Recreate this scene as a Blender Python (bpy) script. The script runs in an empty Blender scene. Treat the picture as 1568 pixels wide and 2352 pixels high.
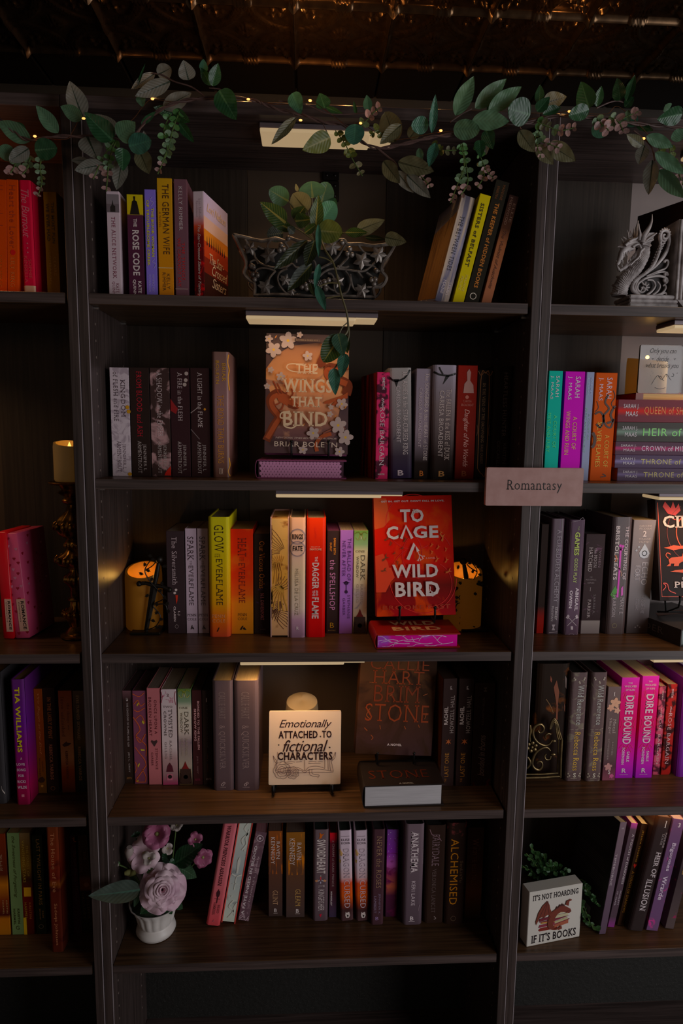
import bpy, math, random
from mathutils import Vector, Matrix, noise

# ------------------------------------------------------------------ camera, world, lights, exposure
sc = bpy.context.scene
COL = sc.collection
FPX, CX, CY = 1483.32, 784.0, 1176.0
CAM = Vector((0.41962, -1.29767, 1.61803))
RIGHT = Vector((0.9985706, -0.0518701, 0.0128957))
DOWN = Vector((0.0061262, -0.1286093, -0.9916764))
FWD = Vector((0.0530969, 0.9903379, -0.1281077))
cd = bpy.data.cameras.new('camera')
cam = bpy.data.objects.new('camera', cd)
COL.objects.link(cam)
cd.sensor_fit = 'VERTICAL'; cd.sensor_height = 24.0; cd.lens = FPX * 24.0 / 2352.0
cd.clip_start = 0.02
cam.matrix_world = Matrix(((RIGHT.x, -DOWN.x, -FWD.x, CAM.x), (RIGHT.y, -DOWN.y, -FWD.y, CAM.y),
                           (RIGHT.z, -DOWN.z, -FWD.z, CAM.z), (0, 0, 0, 1)))
sc.camera = cam
w = bpy.data.worlds.new('world'); sc.world = w; w.use_nodes = True
w.node_tree.nodes['Background'].inputs[0].default_value = (0.086, 0.077, 0.067, 1)
w.node_tree.nodes['Background'].inputs[1].default_value = 1.0
sc.view_settings.view_transform = 'Standard'; sc.view_settings.look = 'None'
sc.view_settings.exposure = 0.0; sc.view_settings.gamma = 1.0
sc.view_settings.use_curve_mapping = False
try:
    sc.cycles.use_denoising = True
    sc.cycles.max_bounces = 8; sc.cycles.diffuse_bounces = 4; sc.cycles.glossy_bounces = 4
    sc.cycles.sample_clamp_indirect = 3.0; sc.cycles.caustics_reflective = False; sc.cycles.caustics_refractive = False
except Exception:
    pass


def area(name, loc, target, size, power, color, sy=None, spread=180):
    l = bpy.data.lights.new(name, 'AREA'); l.energy = power; l.color = color
    l.shape = 'RECTANGLE' if sy else 'SQUARE'; l.size = size
    if sy: l.size_y = sy
    l.spread = math.radians(spread)
    o = bpy.data.objects.new(name, l); COL.objects.link(o); o.location = loc
    d = Vector(target) - Vector(loc)
    o.rotation_euler = d.to_track_quat('-Z', 'Y').to_euler()
    return o


# added unseen soft source for the brightness from the right, behind the camera
area('soft_fill_light', (2.85, -1.9, 1.25), (0.9, 0.0, 1.15), 1.4, 34.0, (0.96, 0.975, 1.0), 2.3)
# added dim warm fill behind the camera; no fitting is seen there
area('warm_fill_light', (-0.2, -2.4, 2.3), (0.2, 0.0, 1.4), 0.5, 1.2, (1.0, 0.62, 0.3))

# ------------------------------------------------------------------ measured places
ZS = {1: 1.8688, 2: 1.5127, 3: 1.1530, 4: 0.7930, 5: 0.4430}     # shelf tops
TH = 0.0205
BACK = 0.270


def ray(x, y):
    return (RIGHT * ((x - CX) / FPX) + DOWN * ((y - CY) / FPX) + FWD)


def atY(x, y, Y):
    d = ray(x, y); return CAM + d * ((Y - CAM.y) / d.y)


def atZ(x, y, Z):
    d = ray(x, y); return CAM + d * ((Z - CAM.z) / d.z)


def on_plane(x, y, P, N):
    d = ray(x, y); return CAM + d * ((P - CAM).dot(N) / d.dot(N))


# ------------------------------------------------------------------ materials
def s2l(c):
    c = c / 255.0
    return c / 12.92 if c <= 0.04045 else ((c + 0.055) / 1.055) ** 2.4


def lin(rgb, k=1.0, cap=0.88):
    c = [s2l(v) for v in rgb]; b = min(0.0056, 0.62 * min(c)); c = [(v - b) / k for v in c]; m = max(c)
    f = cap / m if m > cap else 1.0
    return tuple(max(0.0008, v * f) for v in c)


MATS = {}


def mat(key, color, rough=0.5, metal=0.0, spec=0.5, emit=None, es=1.0, noise_c=None, nscale=20.0, bump=0.0, coat=0.0, alpha=None):
    if key in MATS: return MATS[key]
    m = bpy.data.materials.new(key); m.use_nodes = True
    nt = m.node_tree; b = nt.nodes['Principled BSDF']
    b.inputs['Base Color'].default_value = (*color, 1); b.inputs['Roughness'].default_value = rough
    b.inputs['Metallic'].default_value = metal; b.inputs['Specular IOR Level'].default_value = spec
    b.inputs['Coat Weight'].default_value = coat
    if emit:
        b.inputs['Emission Color'].default_value = (*emit, 1); b.inputs['Emission Strength'].default_value = es
    if noise_c or bump:
        tc = nt.nodes.new('ShaderNodeTexCoord'); n = nt.nodes.new('ShaderNodeTexNoise')
        n.inputs['Scale'].default_value = nscale; n.inputs['Detail'].default_value = 4
        nt.links.new(tc.outputs['Object'], n.inputs['Vector'])
        if noise_c:
            mx = nt.nodes.new('ShaderNodeMix'); mx.data_type = 'RGBA'
            mx.inputs[6].default_value = (*color, 1); mx.inputs[7].default_value = (*noise_c, 1)
            r = nt.nodes.new('ShaderNodeMapRange'); r.inputs[1].default_value = 0.35; r.inputs[2].default_value = 0.65
            nt.links.new(n.outputs['Fac'], r.inputs[0]); nt.links.new(r.outputs[0], mx.inputs[0])
            nt.links.new(mx.outputs[2], b.inputs['Base Color'])
        if bump:
            bp = nt.nodes.new('ShaderNodeBump'); bp.inputs['Strength'].default_value = bump
            bp.inputs['Distance'].default_value = 0.002
            nt.links.new(n.outputs['Fac'], bp.inputs['Height']); nt.links.new(bp.outputs[0], b.inputs['Normal'])
    MATS[key] = m
    return m


def wood(key, c1, c2, axis, rough=0.42, sc1=1.0):
    """dark laminate with fine grain running along one axis (0=x 1=y 2=z)"""
    if key in MATS: return MATS[key]
    m = bpy.data.materials.new(key); m.use_nodes = True
    nt = m.node_tree; b = nt.nodes['Principled BSDF']
    tc = nt.nodes.new('ShaderNodeTexCoord'); mp = nt.nodes.new('ShaderNodeMapping')
    s = [90.0 * sc1] * 3; s[axis] = 2.5
    mp.inputs['Scale'].default_value = s
    n = nt.nodes.new('ShaderNodeTexNoise'); n.inputs['Scale'].default_value = 1.6; n.inputs['Detail'].default_value = 5
    n.inputs['Distortion'].default_value = 0.6
    cr = nt.nodes.new('ShaderNodeValToRGB')
    cr.color_ramp.elements[0].position = 0.32; cr.color_ramp.elements[0].color = (*c1, 1)
    cr.color_ramp.elements[1].position = 0.7; cr.color_ramp.elements[1].color = (*c2, 1)
    nt.links.new(tc.outputs['Object'], mp.inputs[0]); nt.links.new(mp.outputs[0], n.inputs['Vector'])
    nt.links.new(n.outputs['Fac'], cr.inputs[0]); nt.links.new(cr.outputs[0], b.inputs['Base Color'])
    bp = nt.nodes.new('ShaderNodeBump'); bp.inputs['Strength'].default_value = 0.25; bp.inputs['Distance'].default_value = 0.0006
    nt.links.new(n.outputs['Fac'], bp.inputs['Height']); nt.links.new(bp.outputs[0], b.inputs['Normal'])
    b.inputs['Roughness'].default_value = rough; b.inputs['Specular IOR Level'].default_value = 0.35
    MATS[key] = m
    return m


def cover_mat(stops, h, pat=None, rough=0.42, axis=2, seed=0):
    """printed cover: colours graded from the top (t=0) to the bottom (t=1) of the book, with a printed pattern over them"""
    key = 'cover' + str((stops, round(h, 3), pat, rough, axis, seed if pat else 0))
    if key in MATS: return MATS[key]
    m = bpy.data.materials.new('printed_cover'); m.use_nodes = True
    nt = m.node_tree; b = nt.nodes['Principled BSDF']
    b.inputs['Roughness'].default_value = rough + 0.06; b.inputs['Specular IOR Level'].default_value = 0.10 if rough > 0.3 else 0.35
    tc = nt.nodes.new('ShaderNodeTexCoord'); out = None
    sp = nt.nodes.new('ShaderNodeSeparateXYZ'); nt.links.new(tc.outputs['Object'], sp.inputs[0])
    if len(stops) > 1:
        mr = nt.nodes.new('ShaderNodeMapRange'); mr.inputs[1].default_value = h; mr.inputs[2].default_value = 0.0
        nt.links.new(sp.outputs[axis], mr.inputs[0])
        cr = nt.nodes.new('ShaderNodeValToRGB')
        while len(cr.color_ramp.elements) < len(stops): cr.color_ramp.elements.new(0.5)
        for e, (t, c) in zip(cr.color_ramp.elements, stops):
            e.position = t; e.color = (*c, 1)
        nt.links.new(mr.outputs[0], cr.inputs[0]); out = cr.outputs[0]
    else:
        rg = nt.nodes.new('ShaderNodeRGB'); rg.outputs[0].default_value = (*stops[0][1], 1); out = rg.outputs[0]
    if pat:
        mode, c2, scale, th = pat[:4]
        mp = nt.nodes.new('ShaderNodeMapping'); mp.inputs['Location'].default_value = (seed * 0.37, seed * 0.11, seed * 0.71)
        nt.links.new(tc.outputs['Object'], mp.inputs[0])
        if mode == 'streak': mp.inputs['Scale'].default_value = (1, 1, 0.08)
        if mode in ('marble', 'streak', 'blot'):
            n = nt.nodes.new('ShaderNodeTexNoise'); n.inputs['Scale'].default_value = scale; n.inputs['Detail'].default_value = 5
            n.inputs['Distortion'].default_value = 1.6 if mode == 'marble' else 0.2
            nt.links.new(mp.outputs[0], n.inputs['Vector']); f = n.outputs['Fac']
            lo, hi = th - 0.05, th + 0.05
        elif mode in ('vine', 'scale', 'dots'):
            n = nt.nodes.new('ShaderNodeTexVoronoi'); n.inputs['Scale'].default_value = scale
            n.feature = 'DISTANCE_TO_EDGE' if mode != 'dots' else 'F1'
            nz = nt.nodes.new('ShaderNodeTexNoise'); nz.inputs['Scale'].default_value = scale * 0.7
            va = nt.nodes.new('ShaderNodeMix'); va.data_type = 'VECTOR'; va.inputs[0].default_value = 0.06 if mode == 'vine' else 0.0
            nt.links.new(mp.outputs[0], va.inputs[4]); nt.links.new(nz.outputs['Color'], va.inputs[5])
            nt.links.new(mp.outputs[0], nz.inputs['Vector'])
            nt.links.new(va.outputs[1], n.inputs['Vector']); f = n.outputs['Distance']
            lo, hi = th + 0.03, th - 0.01
        r = nt.nodes.new('ShaderNodeMapRange'); r.inputs[1].default_value = lo; r.inputs[2].default_value = hi
        nt.links.new(f, r.inputs[0])
        fo = r.outputs[0]
        if len(pat) > 4:                                   # pattern printed only between two heights
            t0, t1 = pat[4], pat[5]
            g = nt.nodes.new('ShaderNodeMath'); g.operation = 'LESS_THAN'; g.inputs[1].default_value = h * (1 - t0)
            l = nt.nodes.new('ShaderNodeMath'); l.operation = 'GREATER_THAN'; l.inputs[1].default_value = h * (1 - t1)
            nt.links.new(sp.outputs[axis], g.inputs[0]); nt.links.new(sp.outputs[axis], l.inputs[0])
            a = nt.nodes.new('ShaderNodeMath'); a.operation = 'MULTIPLY'
            nt.links.new(g.outputs[0], a.inputs[0]); nt.links.new(l.outputs[0], a.inputs[1])
            a2 = nt.nodes.new('ShaderNodeMath'); a2.operation = 'MULTIPLY'
            nt.links.new(a.outputs[0], a2.inputs[0]); nt.links.new(fo, a2.inputs[1]); fo = a2.outputs[0]
        mx = nt.nodes.new('ShaderNodeMix'); mx.data_type = 'RGBA'
        nt.links.new(fo, mx.inputs[0]); nt.links.new(out, mx.inputs[6]); mx.inputs[7].default_value = (*c2, 1)
        out = mx.outputs[2]
    nt.links.new(out, b.inputs['Base Color'])
    MATS[key] = m
    return m


def page_mat(c, axis=0, key='pages'):
    key = key + str(tuple(round(v, 3) for v in c)) + str(axis)
    if key in MATS: return MATS[key]
    m = bpy.data.materials.new('paper_pages'); m.use_nodes = True
    nt = m.node_tree; b = nt.nodes['Principled BSDF']; b.inputs['Roughness'].default_value = 0.8
    tc = nt.nodes.new('ShaderNodeTexCoord'); mp = nt.nodes.new('ShaderNodeMapping')
    s = [12.0] * 3; s[axis] = 1500.0; mp.inputs['Scale'].default_value = s
    n = nt.nodes.new('ShaderNodeTexNoise'); n.inputs['Scale'].default_value = 1.0; n.inputs['Detail'].default_value = 2
    cr = nt.nodes.new('ShaderNodeValToRGB')
    cr.color_ramp.elements[0].position = 0.3; cr.color_ramp.elements[0].color = (*[v * 0.72 for v in c], 1)
    cr.color_ramp.elements[1].position = 0.6; cr.color_ramp.elements[1].color = (*c, 1)
    nt.links.new(tc.outputs['Object'], mp.inputs[0]); nt.links.new(mp.outputs[0], n.inputs['Vector'])
    nt.links.new(n.outputs['Fac'], cr.inputs[0]); nt.links.new(cr.outputs[0], b.inputs['Base Color'])
    MATS[key] = m
    return m


# ------------------------------------------------------------------ object helpers
def tag(o, label, cat, group=None, kind=None):
    if label: o['label'] = label
    if cat: o['category'] = cat
    if group: o['group'] = group
    if kind: o['kind'] = kind
    return o


def empty(name, label, cat, mtx=None, group=None):
    o = bpy.data.objects.new(name, None); COL.objects.link(o)
    o.empty_display_size = 0.02
    if mtx is not None: o.matrix_world = mtx
    return tag(o, label, cat, group)


def obj_from(name, me, parent=None, mtx=None):
    o = bpy.data.objects.new(name, me); COL.objects.link(o)
    if parent is not None: o.parent = parent
    if mtx is not None: o.matrix_local = mtx
    return o


class MB:
    def __init__(s): s.v = []; s.f = []

    def poly(s, pts):
        i = len(s.v); s.v += [tuple(p) for p in pts]; s.f.append(tuple(range(i, i + len(pts)))); return s

    def box(s, x0, x1, y0, y1, z0, z1):
        i = len(s.v)
        s.v += [(x0, y0, z0), (x1, y0, z0), (x1, y1, z0), (x0, y1, z0), (x0, y0, z1), (x1, y0, z1), (x1, y1, z1), (x0, y1, z1)]
        s.f += [tuple(i + k for k in q) for q in ((0, 3, 2, 1), (4, 5, 6, 7), (0, 1, 5, 4), (1, 2, 6, 5), (2, 3, 7, 6), (3, 0, 4, 7))]
        return s

    def bbox(s, x0, x1, y0, y1, z0, z1, b=0.0012):
        """box with chamfered vertical and horizontal front edges"""
        i = len(s.v)
        for (z, k) in ((z0, b), (z0 + b, 0), (z1 - b, 0), (z1, b)):
            s.v += [(x0 + k, y0 + b + (k > 0) * 0, z), (x0 + b, y0 + k, z), (x1 - b, y0 + k, z), (x1 - k, y0 + b, z),
                    (x1 - k, y1 - b, z), (x1 - b, y1 - k, z), (x0 + b, y1 - k, z), (x0 + k, y1 - b, z)]
        for r in range(3):
            for k in range(8):
                a = i + r * 8 + k; c = i + r * 8 + (k + 1) % 8
                s.f.append((a, c, c + 8, a + 8))
        s.f.append(tuple(i + k for k in reversed(range(8)))); s.f.append(tuple(i + 24 + k for k in range(8)))
        return s

    def tube(s, pts, r, n=8, cap=True, flat=1.0):
        pts = [Vector(p) for p in pts]; m = len(pts)
        rs = r if isinstance(r, (list, tuple)) else [r] * m
        up = Vector((0, 1, 0)); i0 = len(s.v); prev = None
        for k, p in enumerate(pts):
            t = (pts[min(k + 1, m - 1)] - pts[max(k - 1, 0)])
            if t.length < 1e-9: t = Vector((0, 0, 1))
            t.normalize()
            if prev is None:
                a = up if abs(t.dot(up)) < 0.9 else Vector((1, 0, 0))
                a = (a - t * a.dot(t)).normalized()
            else:
                a = (prev - t * prev.dot(t))
                a = a.normalized() if a.length > 1e-6 else Vector((1, 0, 0))
            prev = a; bb = t.cross(a)
            for q in range(n):
                an = 2 * math.pi * q / n
                s.v.append(tuple(p + (a * math.cos(an) * flat + bb * math.sin(an)) * rs[k]))
        for k in range(m - 1):
            for q in range(n):
                A = i0 + k * n + q; B = i0 + k * n + (q + 1) % n
                s.f.append((A, B, B + n, A + n))
        if cap:
            s.f.append(tuple(i0 + q for q in reversed(range(n)))); s.f.append(tuple(i0 + (m - 1) * n + q for q in range(n)))
        return s

    def lathe(s, prof, n=32, c=(0, 0, 0), rf=None, cap0=True, cap1=True):
        i0 = len(s.v)
        for (r, z) in prof:
            for q in range(n):
                a = 2 * math.pi * q / n
                rr = r * (rf(a, z) if rf else 1)
                s.v.append((c[0] + rr * math.cos(a), c[1] + rr * math.sin(a), c[2] + z))
        for k in range(len(prof) - 1):
            for q in range(n):
                A = i0 + k * n + q; B = i0 + k * n + (q + 1) % n
                s.f.append((A, B, B + n, A + n))
        if cap0: s.f.append(tuple(i0 + q for q in reversed(range(n))))
        if cap1: s.f.append(tuple(i0 + (len(prof) - 1) * n + q for q in range(n)))
        return s

    def ball(s, c, r, n=10, sq=(1, 1, 1)):
        i0 = len(s.v); R = n // 2
        for k in range(R + 1):
            ph = math.pi * k / R
            for q in range(n):
                a = 2 * math.pi * q / n
                s.v.append((c[0] + r * sq[0] * math.sin(ph) * math.cos(a), c[1] + r * sq[1] * math.sin(ph) * math.sin(a), c[2] - r * sq[2] * math.cos(ph)))
        for k in range(R):
            for q in range(n):
                A = i0 + k * n + q; B = i0 + k * n + (q + 1) % n
                s.f.append((A, B, B + n, A + n))
        return s

    def grid(s, fn, nu, nv):
        i0 = len(s.v)
        for a in range(nu + 1):
            for b in range(nv + 1):
                s.v.append(tuple(fn(a / nu, b / nv)))
        for a in range(nu):
            for b in range(nv):
                A = i0 + a * (nv + 1) + b
                s.f.append((A, A + nv + 1, A + nv + 2, A + 1))
        return s

    def prism(s, pts2, y0, y1):
        """extrude a 2D (x,z) outline from y0 (front) to y1"""
        n = len(pts2); i = len(s.v)
        s.v += [(p[0], y0, p[1]) for p in pts2] + [(p[0], y1, p[1]) for p in pts2]
        s.f.append(tuple(i + k for k in range(n))); s.f.append(tuple(i + n + k for k in reversed(range(n))))
        for k in range(n):
            a = i + k; b = i + (k + 1) % n
            s.f.append((b, a, a + n, b + n))
        return s

    def mesh(s, name, m=None, smooth=False):
        me = bpy.data.meshes.new(name); me.from_pydata(s.v, [], s.f); me.validate(verbose=False)
        if m: me.materials.append(m)
        if smooth:
            me.polygons.foreach_set('use_smooth', [True] * len(me.polygons))
            try: me.set_sharp_from_angle(angle=math.radians(50))
            except Exception: pass
        me.update()
        return me

    def build(s, name, m, parent=None, smooth=False, mtx=None):
        return obj_from(name, s.mesh(name, m, smooth), parent, mtx)


def spline(pts, n=8):
    """Catmull-Rom through the points"""
    P = [Vector(p) for p in pts]; out = []
    for i in range(len(P) - 1):
        p0 = P[max(i - 1, 0)]; p1 = P[i]; p2 = P[i + 1]; p3 = P[min(i + 2, len(P) - 1)]
        for k in range(n):
            t = k / n
            out.append(0.5 * ((2 * p1) + (p2 - p0) * t + (2 * p0 - 5 * p1 + 4 * p2 - p3) * t * t + (3 * p1 - p0 - 3 * p2 + p3) * t ** 3))
    out.append(P[-1]); return out


def lerp(a, b, t): return a + (b - a) * t


# ------------------------------------------------------------------ lettering
_cu = bpy.data.curves.new('lettering', 'FONT'); _cu.resolution_u = 2
_to = bpy.data.objects.new('lettering', _cu)
TXT = {}


def glyphs(string, style):
    key = (string, style)
    if key in TXT: return TXT[key]
    off = {'s': 0.0, 'b': 0.03, 'f': -0.010, 'F': 0.020, 'i': 0.0, 't': -0.02}[style]
    _cu.body = string; _cu.offset = off; _cu.shear = 0.35 if style == 'i' else 0.0
    _cu.space_character = 0.93 if style == 'i' else 1.08
    m = _to.to_mesh()
    V = [(v.co.x, v.co.y) for v in m.vertices]; F = [tuple(p.vertices) for p in m.polygons]
    _to.to_mesh_clear()
    if style in 'fF':
        cnt = {}
        for f in F:
            for k in range(len(f)):
                e = tuple(sorted((f[k], f[(k + 1) % len(f)]))); cnt[e] = cnt.get(e, 0) + 1
        hs = 0.052 if style == 'f' else 0.065
        wmax = 0.14 + 2 * off
        for (a, b), c in cnt.items():
            if c != 1: continue
            (xa, ya), (xb, yb) = V[a], V[b]
            if abs(ya - yb) > 0.004 or not (0.03 < abs(xa - xb) < wmax): continue
            y = ya; lo, hi = min(xa, xb), max(xa, xb)
            if abs(y + off * 0) < 0.03: y0, y1 = y, y + hs
            elif abs(y - 0.682) < 0.035 or abs(y - 0.50) < 0.04 or abs(y - 0.72) < 0.03: y0, y1 = y - hs, y
            else: continue
            i = len(V); V += [(lo - 0.075, y0), (hi + 0.075, y0), (hi + 0.075, y1), (lo - 0.075, y1)]
            F.append((i, i + 1, i + 2, i + 3))
    if not V: V = [(0, 0), (1, 0), (1, 1)]; F = [(0, 1, 2)]
    x0 = min(p[0] for p in V); x1 = max(p[0] for p in V)
    y0, y1 = (min(p[1] for p in V), max(p[1] for p in V))
    V = [((x - x0) / (x1 - x0), (y - y0) / (y1 - y0)) for x, y in V]
    TXT[key] = (V, F); return TXT[key]


def letter(mb, string, style, u0, u1, v0, v1, orient, fn):
    """lay one line of lettering into the box u0..u1, v0..v1; d reads downwards, u upwards, h across"""
    V, F = glyphs(string, style); i = len(mb.v)
    for (x, y) in V:
        if orient == 'd': u = u0 + y * (u1 - u0); v = v1 - x * (v1 - v0)
        elif orient == 'u': u = u1 - y * (u1 - u0); v = v0 + x * (v1 - v0)
        else: u = u0 + x * (u1 - u0); v = v0 + y * (v1 - v0)
        mb.v.append(fn(u, v))
    for f in F: mb.f.append(tuple(i + k for k in f))


def ribbon(mb, pts, wd, y=0.0):
    """flat printed line in the x,z plane; wd = width or list"""
    P = [Vector((p[0], p[1])) for p in pts]; n = len(P); i0 = len(mb.v)
    for k in range(n):
        t = P[min(k + 1, n - 1)] - P[max(k - 1, 0)]
        if t.length < 1e-9: t = Vector((1, 0))
        t.normalize(); q = Vector((-t.y, t.x)) * ((wd[k] if isinstance(wd, (list, tuple)) else wd) / 2)
        mb.v.append((P[k].x + q.x, y, P[k].y + q.y)); mb.v.append((P[k].x - q.x, y, P[k].y - q.y))
    for k in range(n - 1):
        a = i0 + 2 * k
        mb.f.append((a, a + 1, a + 3, a + 2))


def spl2(pts, n=6):
    return [(p.x, p.z) for p in spline([(a, 0, b) for a, b in pts], n)]


def star5(mb, cx, cz, r, y, ri=0.42, n=5, a0=90):
    pts = []
    for k in range(2 * n):
        a = math.radians(a0 + 180 * k / n); q = r if k % 2 == 0 else r * ri
        pts.append((cx + q * math.cos(a), y, cz + q * math.sin(a)))
    mb.poly(pts)


def disc(mb, cx, cz, r, y, n=12, sx=1.0):
    mb.poly([(cx + r * sx * math.cos(2 * math.pi * k / n), y, cz + r * math.sin(2 * math.pi * k / n)) for k in range(n)])


def flower(mb, cx, cz, r, y, rot=0, n=5):
    for k in range(n):
        a = math.radians(rot + 360 * k / n); px, pz = cx + 0.52 * r * math.cos(a), cz + 0.52 * r * math.sin(a)
        pts = []
        for j in range(10):
            b = 2 * math.pi * j / 10; dx, dz = 0.5 * r * math.cos(b), 0.36 * r * math.sin(b)
            pts.append((px + dx * math.cos(a) - dz * math.sin(a), y - 0.00002 * k, pz + dx * math.sin(a) + dz * math.cos(a)))
        mb.poly(pts)

# ------------------------------------------------------------------ the room
BLACKPAINT = mat('black_paint', (0.035, 0.026, 0.018), 0.6)
def structure(name, mb, m):
    o = mb.build(name, m); o['kind'] = 'structure'; return o
structure('floor', MB().box(-4, 5, -5, 0.40, -0.10, -0.05), wood('floor_wood', (0.03, 0.018, 0.013), (0.06, 0.035, 0.025), 1, 0.5))
structure('wall_back', MB().box(-4, 5, 0.34, 0.44, -0.05, 2.47), BLACKPAINT)

# pressed tin ceiling: every tile is a piece of its own
CZ = 2.398; TS = 0.186
TIN = mat('bronze_tin', (0.085, 0.047, 0.024), 0.23, 0.88, 0.5, noise_c=(0.14, 0.077, 0.038), nscale=60)
TIN2 = mat('shaded_tin', (0.022, 0.013, 0.008), 0.35, 0.6)  # darker copy of the bronze tin; the plain row's shade is in the colour
ceil = structure('ceiling', MB().box(-4, 5, -5, 0.40, CZ + 0.012, CZ + 0.05), mat('ceiling_board', (0.01, 0.008, 0.006), 0.7))


def tin_height(u, v):
    au, av = abs(u), abs(v); h = 0.0
    e = max(au, av)
    if e > 0.462: h += 0.006 * math.cos((e - 0.5) / 0.038 * math.pi / 2)
    cu_, cv_ = 0.5 - au, 0.5 - av; rc = math.hypot(cu_, cv_)
    for rr, a in ((0.435, 1.0), (0.468, 1.0), (0.5, 0.8)):
        h += 0.0036 * a * math.exp(-((rc - rr) / 0.0095) ** 2)
    r = math.hypot(u, v); th = math.atan2(v, u)
    pr_ = 0.13 * (0.62 + 0.38 * abs(math.cos(2 * th)) ** 0.6)
    if r < pr_: h += 0.005 * math.sin(math.pi * min(1, r / pr_)) * (0.6 + 0.4 * math.cos(12 * th))
    h += 0.005 * math.exp(-(r / 0.018) ** 2)
    d = (cu_ + cv_) / math.sqrt(2); p = (cu_ - cv_) / math.sqrt(2)       # leaf sprays in the corners
    for (d0, p0, sd, sp_, a) in ((0.14, 0, 0.06, 0.028, 1), (0.24, 0.05, 0.035, 0.018, .9), (0.24, -0.05, 0.035, 0.018, .9), (0.30, 0, 0.03, 0.02, 1), (0.34, 0.05, 0.02, 0.015, .7), (0.34, -0.05, 0.02, 0.015, .7)):
        q = ((d - d0) / sd) ** 2 + ((p - p0) / sp_) ** 2
        if q < 1: h += 0.0055 * a * math.sqrt(1 - q) * (0.72 + 0.28 * math.cos((d - d0) * 260))
    h += 0.006 * math.exp(-(rc / 0.035) ** 2)
    return h


N = 56
tile_me = MB().grid(lambda a, b: ((a - .5) * TS * 0.996, (b - .5) * TS * 0.996, -1.9 * tin_height(a - .5, b - .5)), N, N).mesh('ceiling_tile', TIN)
tile_me.polygons.foreach_set('use_smooth', [True] * len(tile_me.polygons))
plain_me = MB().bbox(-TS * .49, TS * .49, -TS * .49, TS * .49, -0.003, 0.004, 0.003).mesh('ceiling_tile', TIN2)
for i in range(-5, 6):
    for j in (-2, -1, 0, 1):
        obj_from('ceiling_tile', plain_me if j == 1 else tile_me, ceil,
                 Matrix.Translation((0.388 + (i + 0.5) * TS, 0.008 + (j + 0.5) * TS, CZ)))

# ------------------------------------------------------------------ bookcases
WD = ((0.036, 0.024, 0.021), (0.092, 0.061, 0.055))
W_V = wood('laminate_upright', *WD, 2); W_H = wood('laminate_across', (0.046, 0.030, 0.027), (0.118, 0.078, 0.071), 0)
W_S = wood('laminate_shelf_top', (0.050, 0.025, 0.012), (0.135, 0.066, 0.030), 0, 0.34)
W_BACK = wood('laminate_back', (0.035, 0.023, 0.016), (0.06, 0.04, 0.03), 2, 0.55)
W_MID = {'left': mat('brown_back_board', (0.075, 0.045, 0.028), 0.6), 'centre': mat('brown_back_board', (0.075, 0.045, 0.028), 0.6),
         'right': mat('grey_back_board', (0.27, 0.21, 0.20), 0.6, noise_c=(0.30, 0.235, 0.22), nscale=8)}
EDGE = mat('worn_edge_glint', (0.42, 0.34, 0.36), 0.35)
PIN = mat('nickel_pin', (0.55, 0.5, 0.48), 0.3, 0.9)
GLIT = mat('glitter_felt', (0.012, 0.01, 0.009), 0.75)
_nt = GLIT.node_tree
_tc = _nt.nodes.new('ShaderNodeTexCoord'); _vo = _nt.nodes.new('ShaderNodeTexVoronoi'); _vo.inputs['Scale'].default_value = 420
_mr = _nt.nodes.new('ShaderNodeMapRange'); _mr.inputs[1].default_value = 0.16; _mr.inputs[2].default_value = 0.05
_mx = _nt.nodes.new('ShaderNodeMix'); _mx.data_type = 'RGBA'; _mx.inputs[6].default_value = (0.012, 0.010, 0.008, 1); _mx.inputs[7].default_value = (0.5, 0.42, 0.40, 1)
_nt.links.new(_tc.outputs['Object'], _vo.inputs['Vector']); _nt.links.new(_vo.outputs['Distance'], _mr.inputs[0])
_n2 = _nt.nodes.new('ShaderNodeTexNoise'); _n2.inputs['Scale'].default_value = 90
_nt.links.new(_tc.outputs['Object'], _n2.inputs['Vector'])
_mm = _nt.nodes.new('ShaderNodeMath'); _mm.operation = 'MULTIPLY'
_nt.links.new(_mr.outputs[0], _mm.inputs[0]); _nt.links.new(_n2.outputs['Fac'], _mm.inputs[1])
_nt.links.new(_mm.outputs[0], _mx.inputs[0]); _nt.links.new(_mx.outputs[2], _nt.nodes['Principled BSDF'].inputs['Base Color'])
_bp = _nt.nodes.new('ShaderNodeBump'); _bp.inputs['Strength'].default_value = 0.9; _bp.inputs['Distance'].default_value = 0.002
_nt.links.new(_n2.outputs['Fac'], _bp.inputs['Height']); _nt.links.new(_bp.outputs[0], _nt.nodes['Principled BSDF'].inputs['Normal'])

ZTOP = 2.2205; ZBOT = 0.045
BAYS = {'left': (-0.8989, -0.0389), 'centre': (0.0, 0.86), 'right': (0.8987, 1.7587)}
PT = 0.0190
SHELVES = {'left': (1, 3, 4, 5), 'centre': (1, 2, 3, 4, 5), 'right': (1, 2, 3, 4, 5)}


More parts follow.
